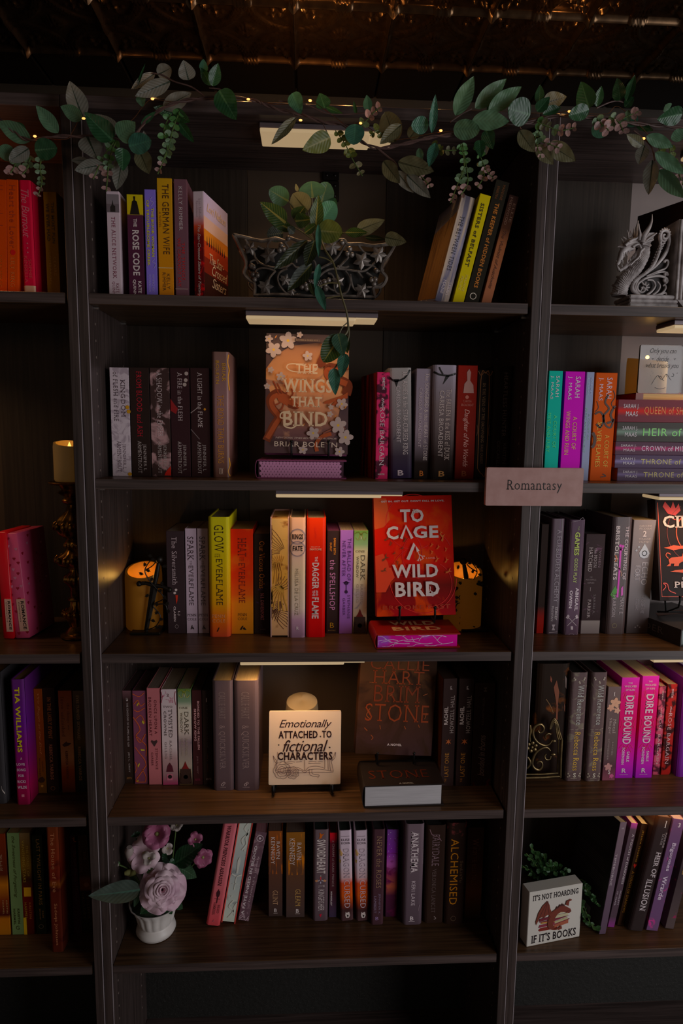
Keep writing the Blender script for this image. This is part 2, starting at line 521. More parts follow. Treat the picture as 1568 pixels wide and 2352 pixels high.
def bookcase(side, label):
    x0, x1 = BAYS[side]
    t = empty('bookcase', label, 'bookcase', Matrix.Translation((x0, 0, -0.05)), 'three dark laminate bookcases side by side')
    L = Matrix.Translation((-x0, 0, 0.05))
    def part(name, mb, m, parent=t): return mb.build(name, m, parent, mtx=L if parent is t else None)
    for (a, b, fr) in ((x0 - PT, x0, 1), (x1, x1 + PT, 1)):
        pn = part('side_panel', MB().bbox(a, b, 0, BACK, -0.05, ZTOP), W_V)
        # thin lighter strip paints the light caught on each panel's worn right-hand arris
        MB().box(b - 0.0012, b + 0.0002, -0.0006, 0.0012, -0.05, ZTOP - 0.001).build('edge_glint', EDGE, pn)
        inner = b if a < x0 else a
        sgn = 1 if a < x0 else -1
        hb = MB()
        for zc in [0.12 + 0.032 * k for k in range(64)]:
            for yc in (0.037, 0.225):
                if all(abs(zc - (ZS[s] - TH)) > 0.012 for s in SHELVES[side]):
                    hb.box(min(inner, inner + sgn * 0.0005), max(inner, inner + sgn * 0.0005), yc - 0.0012, yc + 0.0012, zc - 0.0022, zc + 0.0022)
        o = hb.build('peg_holes', mat('peg_lining', (0.30, 0.22, 0.19), 0.5), pn); o['kind'] = 'stuff'
    part('top_panel', MB().bbox(x0 + .0002, x1 - .0002, 0.001, BACK, 2.1985, ZTOP), W_H)
    part('bottom_panel', MB().bbox(x0 + .0002, x1 - .0002, 0.001, BACK, ZBOT - TH, ZBOT), W_H)
    part('kick_board', MB().box(x0 + .0002, x1 - .0002, 0.02, 0.035, -0.05, ZBOT - TH), W_H)
    for s in SHELVES[side]:
        z = ZS[s]
        sh = part('shelf', MB().bbox(x0 + 0.0004, x1 - 0.0060, 0.004, BACK - 0.003, z - TH, z, 0.0009), W_S)
        MB().box(x0 + 0.0006, x1 - 0.0062, 0.0032, 0.0042, z - TH + 0.0006, z - 0.0006).build('front_edging', W_H, sh)
        for sx, xx in ((1, x0), (-1, x1)):
            for yc in (0.034, 0.225):
                a, b = (xx, xx + 0.009) if sx > 0 else (xx - 0.009, xx)
                MB().box(a, b, yc - 0.0028, yc + 0.0028, z - TH - 0.0042, z - TH - 0.0004).build('shelf_pin', PIN, sh)
    # three upright boards close the back, the middle one paler at right, darker elsewhere
    xa, xb = lerp(x0, x1, 0.325), lerp(x0, x1, 0.695)
    zb = ZS[5] - TH
    part('back_board', MB().box(x0, xa - .0008, BACK - 0.002, BACK + 0.004, zb, ZTOP), W_BACK)
    part('back_board', MB().box(xa, xb, BACK + 0.0005, BACK + 0.006, zb, ZTOP), W_MID[side])
    part('back_board', MB().box(xb + .0008, x1, BACK - 0.002, BACK + 0.004, zb, ZTOP), W_BACK)
    part('felt_backing', MB().box(x0, x1, BACK - 0.003, BACK + 0.003, ZBOT, zb - 0.0005), GLIT)
    return t


bookcase('left', 'dark laminate bookcase cut off by the left edge of the picture')
bookcase('centre', 'dark laminate bookcase in the middle, seen whole between its two uprights')
bookcase('right', 'dark laminate bookcase on the right, behind the pink sign and cut by the picture edge')

# ------------------------------------------------------------------ clip-on light bars under the shelves
HOUS = mat('grey_aluminium', (0.22, 0.17, 0.19), 0.45, 0.3)
DIFF = mat('warm_diffuser', (0.5, 0.42, 0.28), 0.5, emit=(0.34, 0.235, 0.125), es=1.0)


def light_bar(xc, zt, label, y0=0.030, wd=0.27, lit=0.30):
    t = empty('light_bar', label, 'light', Matrix.Translation((xc, y0, zt)), 'slim warm light bars under the shelves')
    MB().bbox(-wd / 2, wd / 2, 0, 0.072, -0.0095, -0.0004, 0.0012).build('housing', HOUS, t)
    MB().bbox(-wd / 2 + .001, wd / 2 - 0.045, 0.001, 0.071, -0.0165, -0.0097, 0.0015).build('diffuser', DIFF, t)
    MB().box(wd / 2 - 0.0447, wd / 2 - .001, 0.002, 0.070, -0.0122, -0.0097).build('diffuser_end', DIFF, t)
    l = area('light_bar_glow', (xc - 0.022, y0 + 0.036, zt - 0.0175), (xc - 0.022, y0 + 0.036, zt - 1), wd - 0.06, lit, (1.0, 0.62, 0.30), 0.06, 130)
    l.parent = t; l.matrix_parent_inverse = Matrix.Translation((-xc, -y0, -zt))
    return t


def barx(xa, xb, y, Y=0.03):
    A = atY(xa, y, Y).x; B = atY(xb, y, Y).x
    return (A + B) / 2, B - A


TB = 2.1985
xc, wd_ = barx(595, 905, 275); light_bar(xc, TB, 'light bar under the bookcase top, half hidden by the leaf garland', wd=wd_, lit=.34)
xc, wd_ = barx(563, 868, 712); light_bar(xc, ZS[1] - TH, 'light bar above the peach winged-title book, crossed by a hanging vine', wd=wd_, lit=.075)
xc, wd_ = barx(632, 925, 1138); light_bar(xc, ZS[2] - TH, 'light bar overlapping the top of the red bird book', wd=wd_, lit=.13)
xc, wd_ = barx(550, 838, 1530); light_bar(xc, ZS[3] - TH, 'light bar above the white quote tile on an easel', wd=wd_, lit=.34)
xr0 = atY(1548, 745, 0.03).x
light_bar(xr0 + .135, ZS[1] - TH, 'light bar cut by the right edge, above the clear quote plaque', lit=.2)
light_bar(atY(1512, 1145, 0.03).x + .135, ZS[2] - TH, 'light bar cut by the right edge, above the black book with orange lion', lit=.2)
light_bar(atY(1500, 1518, 0.03).x + .135, ZS[3] - TH, 'light bar cut by the right edge, above the twin magenta paperbacks', lit=.11)
light_bar(atY(1475, 1876, 0.03).x + .135, ZS[4] - TH, 'light bar at the right edge over the leaning paperbacks near the floor', lit=.10)
light_bar(1.33, TB, 'light bar under the top of the right-hand bookcase, out past the garland')
# the left bookcase has the same bars above its middle, outside the picture
for s_, lt, wh in ((None, 6.5, 'under the top of'), (1, .40, 'below the top shelf of'), (3, .10, 'above the dark row of novels in'), (4, .09, 'above the lowest row of books in')):
    light_bar(-0.43 if s_ is None else -0.47, TB if s_ is None else ZS[s_] - TH, 'light bar ' + wh + ' the left-hand bookcase', lit=lt)

# ------------------------------------------------------------------ books
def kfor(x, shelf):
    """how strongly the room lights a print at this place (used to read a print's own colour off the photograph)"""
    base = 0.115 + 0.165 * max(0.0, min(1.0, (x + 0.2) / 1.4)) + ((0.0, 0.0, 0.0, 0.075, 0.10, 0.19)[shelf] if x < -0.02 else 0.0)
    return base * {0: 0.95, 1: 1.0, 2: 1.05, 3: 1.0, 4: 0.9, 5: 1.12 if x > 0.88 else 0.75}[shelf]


PAGE = (0.62, 0.50, 0.36)
ROWNAME = {0: 'top', 1: 'top', 2: 'second', 3: 'third', 4: 'fourth', 5: 'lowest'}
seq = [0]


def colrow(spec, k):
    if isinstance(spec[0], (tuple, list)): return tuple((t, lin(c, k)) for t, c in spec)
    return ((0.0, lin(spec, k)),)


def text_parts(root, texts, w_, h_, k, fn, names=None):
    for n_, tx in enumerate(texts):
        s_, t0, t1, u0, u1, c = tx[:6]; st = tx[6] if len(tx) > 6 else 's'; ori = tx[7] if len(tx) > 7 else 'd'
        mb = MB()
        letter(mb, s_, st, -w_ / 2 + u0 * w_, -w_ / 2 + u1 * w_, h_ * (1 - t1), h_ * (1 - t0), ori, fn)
        mk = 'ink' + str(c) + str(round(k, 2))
        mb.build('lettering', mat(mk, lin(c, k), 0.45), root)


def make_book(mtx, w_, h_, d_, kind, stops, pat, texts, label, group, k, page=PAGE, rough=0.42, extra=None, rev=False):
    """spine faces local -y, origin bottom centre of the spine; x width, y depth, z height"""
    seq[0] += 1
    name = {'pb': 'paperback_book', 'hc': 'hardcover_book'}[kind]
    t = empty(name, label, 'book', mtx, group)
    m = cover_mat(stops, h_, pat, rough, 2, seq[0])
    cv = MB()
    if kind == 'pb':
        e = 0.0007
        cv.bbox(-w_ / 2, w_ / 2, 0, e * 1.6, 0, h_, 0.0006)
        cv.box(-w_ / 2, -w_ / 2 + e, e, d_, 0, h_); cv.box(w_ / 2 - e, w_ / 2, e, d_, 0, h_)
        pg = MB().box(-w_ / 2 + e, w_ / 2 - e, e * 1.6, d_ - 0.0015, 0.0012, h_ - 0.0012)
        fy = lambda u: 0.0
    else:
        e = 0.0026; sag = min(0.005, w_ * 0.12)
        fy = lambda u: sag * max(0.0, (abs(2 * u / w_) - 0.62) / 0.38) ** 2
        n = 14; xs = [-w_ / 2 + w_ * k_ / n for k_ in range(n + 1)]
        if not rev:
            ring = [(x, fy(x)) for x in xs] + [(x, fy(x) + 0.0016) for x in reversed(xs)]
            i = len(cv.v); L = len(ring)
            cv.v += [(x, y, 0) for x, y in ring] + [(x, y, h_) for x, y in ring]
            for q in range(L):
                cv.f.append((i + q, i + (q + 1) % L, i + L + (q + 1) % L, i + L + q))
            for q in range(n):
                a, b, c2, d2 = q, q + 1, L - 2 - q, L - 1 - q
                cv.f.append((i + a, i + b, i + c2, i + d2)); cv.f.append((i + L + d2, i + L + c2, i + L + b, i + L + a))
        cv.box(-w_ / 2, -w_ / 2 + e, sag, d_, 0, h_); cv.box(w_ / 2 - e, w_ / 2, sag, d_, 0, h_)
        if rev: cv.box(-w_ / 2, w_ / 2, d_ - 0.003, d_, 0, h_)
        pg = MB()
        y0 = 0.005 if rev else sag + 0.001
        pg.box(-w_ / 2 + e, w_ / 2 - e, y0, d_ - 0.004, 0.0035, h_ - 0.0035)
        if rev: fy = lambda u: 0.0044
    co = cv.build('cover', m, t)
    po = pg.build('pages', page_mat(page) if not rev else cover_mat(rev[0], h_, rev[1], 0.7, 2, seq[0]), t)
    fn = lambda u, v: (u, fy(u) - 0.0007, v)
    text_parts(t, texts, w_, h_, k, fn)
    if extra: extra(t, w_, h_, d_, k, fy)
    return t


ROWX = {}


def bk(shelf, xl, xr, yb, xt, yt, col, texts, label, kind='pb', pat=None, yaw=0, Y=None, page=PAGE, rough=0.42, extra=None,
       rev=None, bay=None, dep=None, rest=None):
    """stand a book on a shelf from its measured spine: bottom edge xl..xr at yb, top-left corner xt,yt"""
    z = ZS[max(1, shelf)]
    if Y is None:
        Y = atZ((xl + xr) / 2, yb, z).y
        Y = min(0.135, max(0.03, Y))
    BL = atY(xl, yb, Y); BR = atY(xr, yb, Y); TL = atY(xt, yt, Y)
    lean = math.atan2(TL.x - BL.x, TL.z - z)
    if abs(math.degrees(lean)) < 1.8: lean = 0.0
    dx = BR.x - BL.x
    wd = dx * math.cos(lean)
    h_ = math.hypot(TL.x - BL.x, TL.z - z) if lean else TL.z - z
    if lean > 0.05: h_ -= wd * math.tan(lean) * 0.0
    side = 'left' if BL.x < -0.02 else ('right' if BL.x > 0.87 else 'centre')
    D = dep or (0.152 if kind == 'hc' else 0.135)
    D = min(D, (0.262 - Y) / math.cos(math.radians(yaw)) - wd * abs(math.sin(math.radians(yaw))))
    k = kfor(BL.x, shelf)
    stops = colrow(col, k)
    if pat: pat = (pat[0], lin(pat[1], k)) + tuple(pat[2:])
    if rev: rev = (colrow(rev[0], k), (rev[1][0], lin(rev[1][1], k)) + tuple(rev[1][2:]) if rev[1] else None)
    if not lean:
        key = (side, shelf); prev = ROWX.get(key, -9)
        c0 = BL.x; c1 = BR.x
        lo_, hi_ = {'left': (-9, -0.0395), 'centre': (0.0006, 0.8592), 'right': (0.8994, 9)}[side]
        c0 = max(c0, lo_); c1 = min(c1, hi_)
        if c0 < prev + 0.0004 and prev - c0 < 0.012: c0 = prev + 0.0004
        ROWX[key] = c1; wd = max(0.006, c1 - c0); cx_ = (c0 + c1) / 2; zz = z + 0.0003
    else:
        cx_ = BL.x + dx / 2; ROWX[(side, shelf)] = BR.x
        zz = z + 0.0003 + wd / 2 * abs(math.sin(lean))
        if rest: zz = rest
    yw = math.radians(yaw)
    M = Matrix.Translation((cx_, Y, zz)) @ Matrix.Rotation(yw, 4, 'Z') @ Matrix.Rotation(lean, 4, 'Y')
    g = 'books standing on the ' + ROWNAME[shelf] + ' shelf of the ' + side + ' bookcase'
    return make_book(M, wd, h_, D, kind, stops, pat, texts, label, g, k, page, rough, extra, rev)


def shapes(fnlist):
    """extra flat prints on a spine: list of (colour, function(mb, w, h))"""
    def ex(t, w_, h_, d_, k, fy):
        for c, f in fnlist:
            mb = MB(); f(mb, w_, h_); mb.v = [(x, fy(x) - 0.0006 + y, z) for x, y, z in mb.v]
            mb.build('printed_motif', mat('ink' + str(c) + str(round(k, 2)), lin(c, k), 0.45), t)
    return ex


def rect(t0, t1, u0=0.0, u1=1.0):
    def f(mb, w_, h_):
        a, b = -w_ / 2 + u0 * w_, -w_ / 2 + u1 * w_
        n = 8
        for q in range(n):
            mb.poly([(lerp(a, b, q / n), 0, h_ * (1 - t1)), (lerp(a, b, (q + 1) / n), 0, h_ * (1 - t1)), (lerp(a, b, (q + 1) / n), 0, h_ * (1 - t0)), (lerp(a, b, q / n), 0, h_ * (1 - t0))])
    return f


def blob(pts):
    def f(mb, w_, h_): mb.poly([(-w_ / 2 + u * w_, -0.0001, h_ * (1 - t)) for u, t in pts])
    return f


def dots(lst, r):
    def f(mb, w_, h_):
        for u, t in lst: disc(mb, -w_ / 2 + u * w_, h_ * (1 - t), r, -0.0001, 10)
    return f


def line(pts, wd):
    def f(mb, w_, h_): ribbon(mb, spl2([(-w_ / 2 + u * w_, h_ * (1 - t)) for u, t in pts], 5), wd, -0.0001)
    return f


def ring(u, t, r, wd):
    def f(mb, w_, h_):
        cx_, cz_ = -w_ / 2 + u * w_, h_ * (1 - t)
        ribbon(mb, [(cx_ + r * math.cos(2 * math.pi * q / 20), cz_ + r * math.sin(2 * math.pi * q / 20)) for q in range(21)], wd, -0.0001)
    return f


def flw(u, t, r, rot=0):
    def f(mb, w_, h_): flower(mb, -w_ / 2 + u * w_, h_ * (1 - t), r, -0.0001, rot)
    return f


def sunset_cover(t, w_, h_, d_, k):
    X = w_ / 2 + 0.0004
    k2 = k
    def quad(y0, y1, z0, z1, o=0): return [(X + o, y0, z0), (X + o, y1, z0), (X + o, y1, z1), (X + o, y0, z1)]
    bands = [(1.0, .78, (95, 85, 100)), (.78, .66, (110, 88, 80)), (.66, .55, (125, 75, 25)), (.55, .40, (90, 28, 12)), (.40, .25, (60, 14, 8)), (.25, 0, (26, 10, 8))]
    for a, b, c in bands:
        MB().poly(quad(0.001, d_, h_ * b, h_ * a)).build('printed_motif', mat('ink' + str(c) + str(round(k, 2)), lin(c, k2), 0.4), t)
    mb = MB()
    for q in range(9):
        yy = d_ * (.12 + .09 * q); hh = .12 - .05 * abs(q - 3) / 5
        mb.poly([(X + .0004, yy - .0025, h_ * .52), (X + .0004, yy + .0025, h_ * .52), (X + .0004, yy, h_ * (.52 + hh))])
    mb.build('cypress_motif', mat('ink_dark', (0.02, 0.015, 0.01), 0.5), t)
    for s_, a, b, z0, z1 in (('Lori Nelson', .12, .9, .84, .92), ('The Star-', .2, .8, .36, .46), ('Crossed', .3, .95, .26, .36), ('Sisters', .3, .9, .14, .24)):
        m3 = MB(); letter(m3, s_, 'i', d_ * a, d_ * b, h_ * z0, h_ * z1, 'h', lambda u, v: (X + .0008, u, v))
        m3.build('lettering', mat('ink_cream%0.2f' % k, lin((150, 125, 100), k), 0.5), t)


def tan_side(t, w_, h_, d_, k):
    X = -w_ / 2 - 0.0004
    MB().poly([(X, d_, h_ * .12), (X, .002, h_ * .02), (X, .002, h_ * .84), (X, d_, h_ * .80)]).build('printed_motif', cover_mat(((0, lin((90, 66, 42), k)), (1, lin((60, 40, 24), k))), h_, ('streak', lin((60, 42, 30), k), 160, .52), .5), t)
    mb = MB()
    for q in range(4): mb.poly([(X - .0004, d_ * .95, h_ * (.9 - .02 * q)), (X - .0004, .01, h_ * (.9 - .02 * q)), (X - .0004, .01, h_ * (.908 - .02 * q)), (X - .0004, d_ * .95, h_ * (.908 - .02 * q))])
    mb.build('printed_lines', mat('ink_dim', (0.25, 0.2, 0.17), 0.5), t)


def blurb_side(t, w_, h_, d_, k):
    X = -w_ / 2 - .0004
    MB().poly([(X, d_, 0), (X, .001, 0), (X, .001, h_), (X, d_, h_)]).build('back_cover_print', mat('back_black', (0.03, 0.022, 0.022), 0.35), t)
    mb = MB(); rnd = random.Random(4)
    for blk, n in ((.80, 7), (.60, 6), (.46, 6)):
        for q in range(n):
            z = h_ * (blk - .018 * q); y1 = d_ * (.12 + rnd.random() * .1)
            mb.poly([(X - .0003, d_ * .9, z), (X - .0003, y1, z), (X - .0003, y1, z + .0012), (X - .0003, d_ * .9, z + .0012)])
    mb.build('printed_lines', mat('ink_blurb', (0.10, 0.08, 0.08), 0.5), t)
    MB().poly([(X - .0003, d_ * .95, h_ * .04), (X - .0003, d_ * .3, h_ * .04), (X - .0003, d_ * .3, h_ * .13), (X - .0003, d_ * .95, h_ * .13)]).build('price_label', mat('grey_label', (0.13, 0.11, 0.11), 0.5), t)


def sword_edge(t, w_, h_, d_, k, fy):
    mb = MB(); y = 0.0040
    def P(lst): return [(-w_ / 2 + u * w_, h_ * (1 - v)) for u, v in lst]
    mb.poly([(x, y, z) for x, z in P([(.5, .36), (.6, .4), (.56, .52), (.44, .52), (.4, .4)])])
    ribbon(mb, P([(.15, .53), (.5, .55), (.85, .53)]), .0035, y); ribbon(mb, P([(.3, .62), (.7, .62)]), .0016, y); ribbon(mb, P([(.5, .55), (.5, .68)]), .0022, y)
    for pts in ([(.7, .04), (.5, .1), (.75, .14), (.45, .2), (.6, .25)], [(.85, .1), (.7, .18), (.8, .24), (.55, .3)], [(.6, .78), (.35, .84), (.7, .88), (.4, .95)], [(.85, .8), (.7, .86), (.85, .92)]):
        ribbon(mb, spl2(P(pts), 5), .0034, y)
    star5(mb, *P([(.75, .3)])[0], .003, y); star5(mb, *P([(.4, .74)])[0], .003, y)
    mb.build('printed_sword', mat('ink_silver_edge%0.2f' % k, lin((120, 118, 112), k), 0.5), t)


def feather_edge(t, w_, h_, d_, k, fy):
    """foil drawing on the pages: fans of feathers"""
    dark = MB(); gold = MB(); y = -0.0003
    def fan(cx_, cz_, a0, a1, r0, r1, n, mb, wd):
        for q in range(n):
            a = math.radians(lerp(a0, a1, q / (n - 1)))
            pts = [(cx_ + r * math.cos(a + (r - r0) * 6), cz_ + r * math.sin(a + (r - r0) * 6)) for r in [lerp(r0, r1, s / 5) for s in range(6)]]
            pts = [(max(-w_ * .42, min(w_ * .42, p[0])), max(.006, min(h_ - .006, p[1]))) for p in pts]
            ribbon(mb, pts, wd, y)
    fan(.012, h_ * .70, 100, 175, .012, .075, 9, dark, .0009)
    fan(.0, h_ * .60, 60, 200, .010, .024, 12, gold, .0013)
    fan(.010, h_ * .44, 185, 262, .006, .06, 8, gold, .0028)
    fan(-.014, h_ * .40, -5, 60, .006, .04, 7, dark, .0009)
    fan(.012, h_ * .30, 175, 235, .006, .05, 9, dark, .0010)
    fan(-.016, h_ * .25, -80, -25, .006, .055, 7, dark, .0012)
    for q in range(4):
        ribbon(gold, [( -.012 + .004 * q, h_ * .63), (-.010 + .005 * q, h_ * .55), (-.013 + .006 * q, h_ * .45)], .002, y)
    dark.v = [(x, .0046 + yy, z) for x, yy, z in dark.v]; gold.v = [(x, .0043 + yy, z) for x, yy, z in gold.v]
    dark.build('printed_feathers', mat('ink_brown_foil', (0.16, 0.05, 0.02), 0.5), t)['kind'] = 'stuff'
    gold.build('printed_feathers', mat('ink_gold_foil', (0.75, 0.36, 0.05), 0.4), t)['kind'] = 'stuff'


WH = (128, 115, 115); GR = (95, 85, 85)
# ---- left bookcase, top shelf
bk(0, -22, 15.5, 674, -24, 412, (190, 62, 6), [('Heart the Lover', .05, .58, .2, .8, (70, 20, 8)), ('LILY KING', .66, .95, .3, .72, (150, 70, 20), 'f')],
   'bright orange paperback cut by the left edge of the picture, top shelf', Y=.03)
bk(0, 17, 42, 674, 15, 412.5, (205, 68, 6), [('Heart the Lover', .05, .60, .28, .8, (70, 20, 8)), ('LILY KING', .68, .94, .32, .7, (205, 110, 50), 'f')],
   'bright orange paperback with a red dot, right beside the red script-titled book', Y=.03, extra=shapes([((120, 10, 10), dots([(.55, .635)], .005))]))
bk(0, 55, 82, 675, 50, 414, (135, 14, 34), [('The Burnout', .08, .50, .15, .8, (190, 90, 100), 'i'), ('SOPHIE', .69, .86, .5, .78, (190, 50, 60), 'b'), ('KINSELLA', .66, .9, .15, .43, (190, 50, 60), 'b')],
   'crimson book with a pale script title on the left-hand top shelf', kind='hc', Y=.03, extra=shapes([((120, 90, 70), rect(.925, .995)), ((190, 90, 100), dots([(.5, .55), (.5, .59), (.5, .63)], .0015))]))
bk(0, 109, 138.5, 675, 104, 440.5, (62, 40, 6), [('THE MOST FUN', .10, .49, .56, .78, (28, 16, 6), 'b'), ('WE EVER HAD', .11, .47, .18, .4, (28, 16, 6), 'b'), ('CLAIRE', .62, .8, .6, .8, (74, 50, 10)), ('LOMBARDO', .58, .88, .22, .42, (74, 50, 10))],
   'dull olive-brown paperback alone at the right end of the left-hand top shelf', Y=.045)
# ---- centre bookcase, top shelf
bk(0, 250.7, 279.4, 671.6, 245, 439, (96, 84, 88), [('THE ALICE NETWORK', .24, .83, .38, .66, (60, 22, 34), 'f'), ('KATE', .875, .965, .6, .82, (60, 30, 40), 'f'), ('QUINN', .86, .99, .28, .5, (60, 30, 40), 'f')],
   'pale grey paperback with a small dark photograph, leftmost on the centre top shelf', Y=.03,
   extra=shapes([((50, 44, 46), rect(.12, .2)), ((60, 54, 56), rect(.03, .12)), ((18, 16, 16), blob([(.3, .195), (.3, .15), (.42, .13), (.5, .08), (.56, .13), (.7, .14), (.7, .195)]))]))
bk(0, 296.6, 332, 671.6, 287, 446, ((0, (120, 105, 12)), (.19, (110, 92, 12)), (.2, (42, 24, 32)), (1, (38, 21, 29))),
   [('THE', .235, .315, .4, .62, WH, 'b'), ('ROSE CODE', .345, .79, .3, .74, WH, 'b'), ('KATE', .845, .965, .6, .82, WH, 'b'), ('QUINN', .83, .99, .25, .47, WH, 'b')],
   'plum paperback with a yellow top and a black dress silhouette, beside the pale grey one', Y=.03,
   extra=shapes([((10, 8, 8), blob([(.2, .195), (.33, .1), (.36, .07), (.46, .058), (.44, .02), (.56, .02), (.54, .058), (.66, .07), (.7, .1), (.82, .195)]))]))
bk(0, 336.8, 361.6, 672.5, 325, 434.7, (84, 70, 132), [('THE BOOK WOMAN', .17, .62, .58, .82, (125, 118, 30), 'b'), ('OF TROUBLESOME CREEK', .10, .71, .16, .4, (125, 118, 30), 'b'), ('KIM MICHELE', .79, .95, .55, .75, (110, 100, 130)), ('RICHARDSON', .79, .95, .22, .42, (110, 100, 130))],
   'lilac paperback with yellow capitals, between the plum book and the ochre book', Y=.03, extra=shapes([((125, 115, 140), line([(.7, .07), (.5, .1), (.8, .12), (.6, .15)], .0008)), ((125, 115, 140), line([(.8, .64), (.6, .67), (.9, .69), (.7, .73)], .0008))]))
bk(0, 365.5, 398.8, 673.5, 356, 408.7, ((0, (98, 70, 12)), (.7, (132, 82, 14)), (1, (140, 84, 22))), [('THE GERMAN WIFE', .05, .635, .36, .8, (34, 20, 12)), ('A NOVEL', .28, .41, .12, .26, (70, 42, 10)), ('KELLY', .80, .93, .56, .78, (44, 28, 14)), ('RIMMER', .79, .945, .28, .48, (44, 28, 14))],
   'tall ochre paperback with large dark lettering on the centre top shelf', Y=.03, extra=shapes([((170, 150, 110), rect(.746, .752))]))
bk(0, 403.7, 432.5, 674, 400, 411, (56, 38, 42), [('KELLY RIMMER', .06, .43, .36, .64, (120, 108, 108), 'f'), ('THE THINGS', .53, .85, .54, .78, (120, 16, 18), 'f'), ('WE CANNOT SAY', .49, .91, .22, .45, (120, 16, 18), 'f')],
   'tall brown-mauve paperback with white then red lettering, beside the ochre one', Y=.03, extra=shapes([((70, 55, 55), rect(.92, .93))]))
bk(0, 446, 470, 674.5, 441, 439, ((0, (122, 108, 112)), (.22, (110, 92, 96)), (.32, (110, 40, 26)), (.42, (60, 14, 14)), (1, (34, 10, 10))),
   [('Lori Nelson', .07, .26, .6, .8, (80, 66, 70), 'f'), ('Spielman', .09, .24, .3, .5, (80, 66, 70), 'f'), ('The Star-Crossed Sisters of Tuscany', .31, .99, .34, .7, (170, 150, 140), 'i')],
   'paperback turned to show its sunset and poppy cover, next to the silver planter', Y=.03, yaw=-13, pat=('blot', (130, 10, 12), 70, .6, .45, 1.0),
   extra=lambda t, w_, h_, d_, k, fy: sunset_cover(t, w_, h_, d_, k))


bk(0, 997, 1030, 688, 1062, 451.6, ((0, (46, 42, 48)), (.45, (84, 80, 92)), (.7, (66, 62, 74)), (1, (46, 44, 54))), [('THE BETWEEN TIDES', .19, .70, .28, .58, (30, 28, 32), 'f'), ('SARAH', .80, .92, .62, .84, WH, 'f'), ('MAINE', .79, .92, .22, .44, WH, 'f')],
   'blue-grey book leaning right with its striped tan cover showing, beside the yellow spine', Y=.035, yaw=8, pat=('streak', (110, 96, 84), 50, .6), extra=lambda t, w_, h_, d_, k, fy: tan_side(t, w_, h_, d_, k))


bk(0, 1038.5, 1064, 689, 1102, 450, (118, 104, 8), [('SISTERS of BELFAST', .08, .66, .3, .62, (40, 34, 8), 'F'), ('MELANIE', .73, .885, .55, .76, (150, 135, 70), 'f'), ('MAURE', .75, .88, .2, .42, (150, 135, 70), 'f')],
   'bright yellow book leaning right on the centre top shelf', Y=.035)
bk(0, 1066, 1098, 690, 1138.6, 419, (26, 24, 21), [('THE KEEPER of HIDDEN BOOKS', .18, .87, .36, .66, (104, 60, 22), 'b'), ('MADELINE', .03, .15, .58, .76, (70, 40, 20), 'f'), ('MARTIN', .05, .15, .2, .38, (70, 40, 20), 'f')],
   'tall black leaning book with orange capitals, right of the yellow spine', Y=.035, extra=shapes([((120, 110, 100), ring(.5, .94, .006, .0014))]))
bk(0, 1104.5, 1127, 690, 1169, 451.6, ((0, (34, 24, 22)), (.3, (44, 28, 22)), (.45, (88, 52, 34)), (1, (92, 56, 40))), [('ELLIE', .07, .24, .62, .84, (78, 56, 46), 'f'), ('MIDWOOD', .02, .27, .2, .44, (78, 56, 46), 'f'), ('The Violinist of Auschwitz', .32, .86, .34, .66, (52, 30, 22), 'i')],
   'brown book leaning at the end of the slanting row, nearest the right upright', Y=.035)
# ---- centre bookcase, second shelf
SM = [('JENNIFER L', .70, .945, .58, .78, (96, 86, 84), 'f'), ('ARMENTROUT', .67, .97, .34, .53, (96, 86, 84), 'f')]
bk(2, 258.7, 301.5, 1088.6, 254.8, 844, (104, 94, 98), [('KINGDOM', .11, .45, .58, .8, (40, 32, 36), 'f'), ('of FLESH and FIRE', .04, .49, .2, .42, (40, 32, 36), 'f'), ('JENNIFER L', .70, .935, .55, .75, (54, 46, 50), 'f'), ('ARMENTROUT', .67, .96, .3, .5, (54, 46, 50), 'f')],
   'white marbled paperback, first on the centre second shelf', pat=('marble', (86, 76, 81), 45, .55), Y=.08, extra=shapes([((130, 90, 20), dots([(.93, .98), (.9, .36), (.96, .4)], .004))]))
bk(2, 303.5, 347, 1089, 302.5, 844, (26, 21, 20), [('FROM BLOOD and ASH', .035, .63, .34, .62, (100, 12, 22), 'f')] + SM, 'black paperback with red lettering beside the white marbled one', Y=.08)
bk(2, 349, 393, 1089, 349, 845, (36, 28, 27), [('A SHADOW in the EMBER', .035, .63, .34, .62, (128, 112, 112), 'f')] + SM, 'black paperback swirled with pinkish smoke and a red corner', Y=.08, pat=('marble', (92, 70, 70), 22, .55), extra=shapes([((110, 14, 8), blob([(.65, .99), (1, .99), (1, .9), (.85, .93), (.72, .96)]))]))
bk(2, 395, 438, 1089, 393, 845, (32, 23, 24), [('A FIRE in the FLESH', .04, .48, .38, .62, (128, 112, 112), 'f')] + SM, 'black paperback with a red splash and a small grey skull', Y=.08,
   extra=shapes([((74, 12, 14), blob([(0, .28), (.2, .33), (.38, .37), (.28, .42), (0, .39)])), ((92, 80, 76), dots([(.82, .11), (.76, .15), (.86, .05)], .004))]))
bk(2, 440.3, 483, 1089.5, 438, 845, (30, 22, 22), [('A LIGHT in the FLAME', .04, .54, .38, .62, (118, 104, 102), 'f')] + SM, 'black paperback crossed by faint grey slashes, left of the tall gold-lettered one', Y=.08,
   extra=shapes([((84, 72, 70), line([(0, .41), (.3, .37), (.5, .33)], .0014)), ((64, 54, 54), line([(0, .56), (.2, .6), (.45, .65)], .0014)), ((120, 74, 20), dots([(.75, .375)], .0025))]))
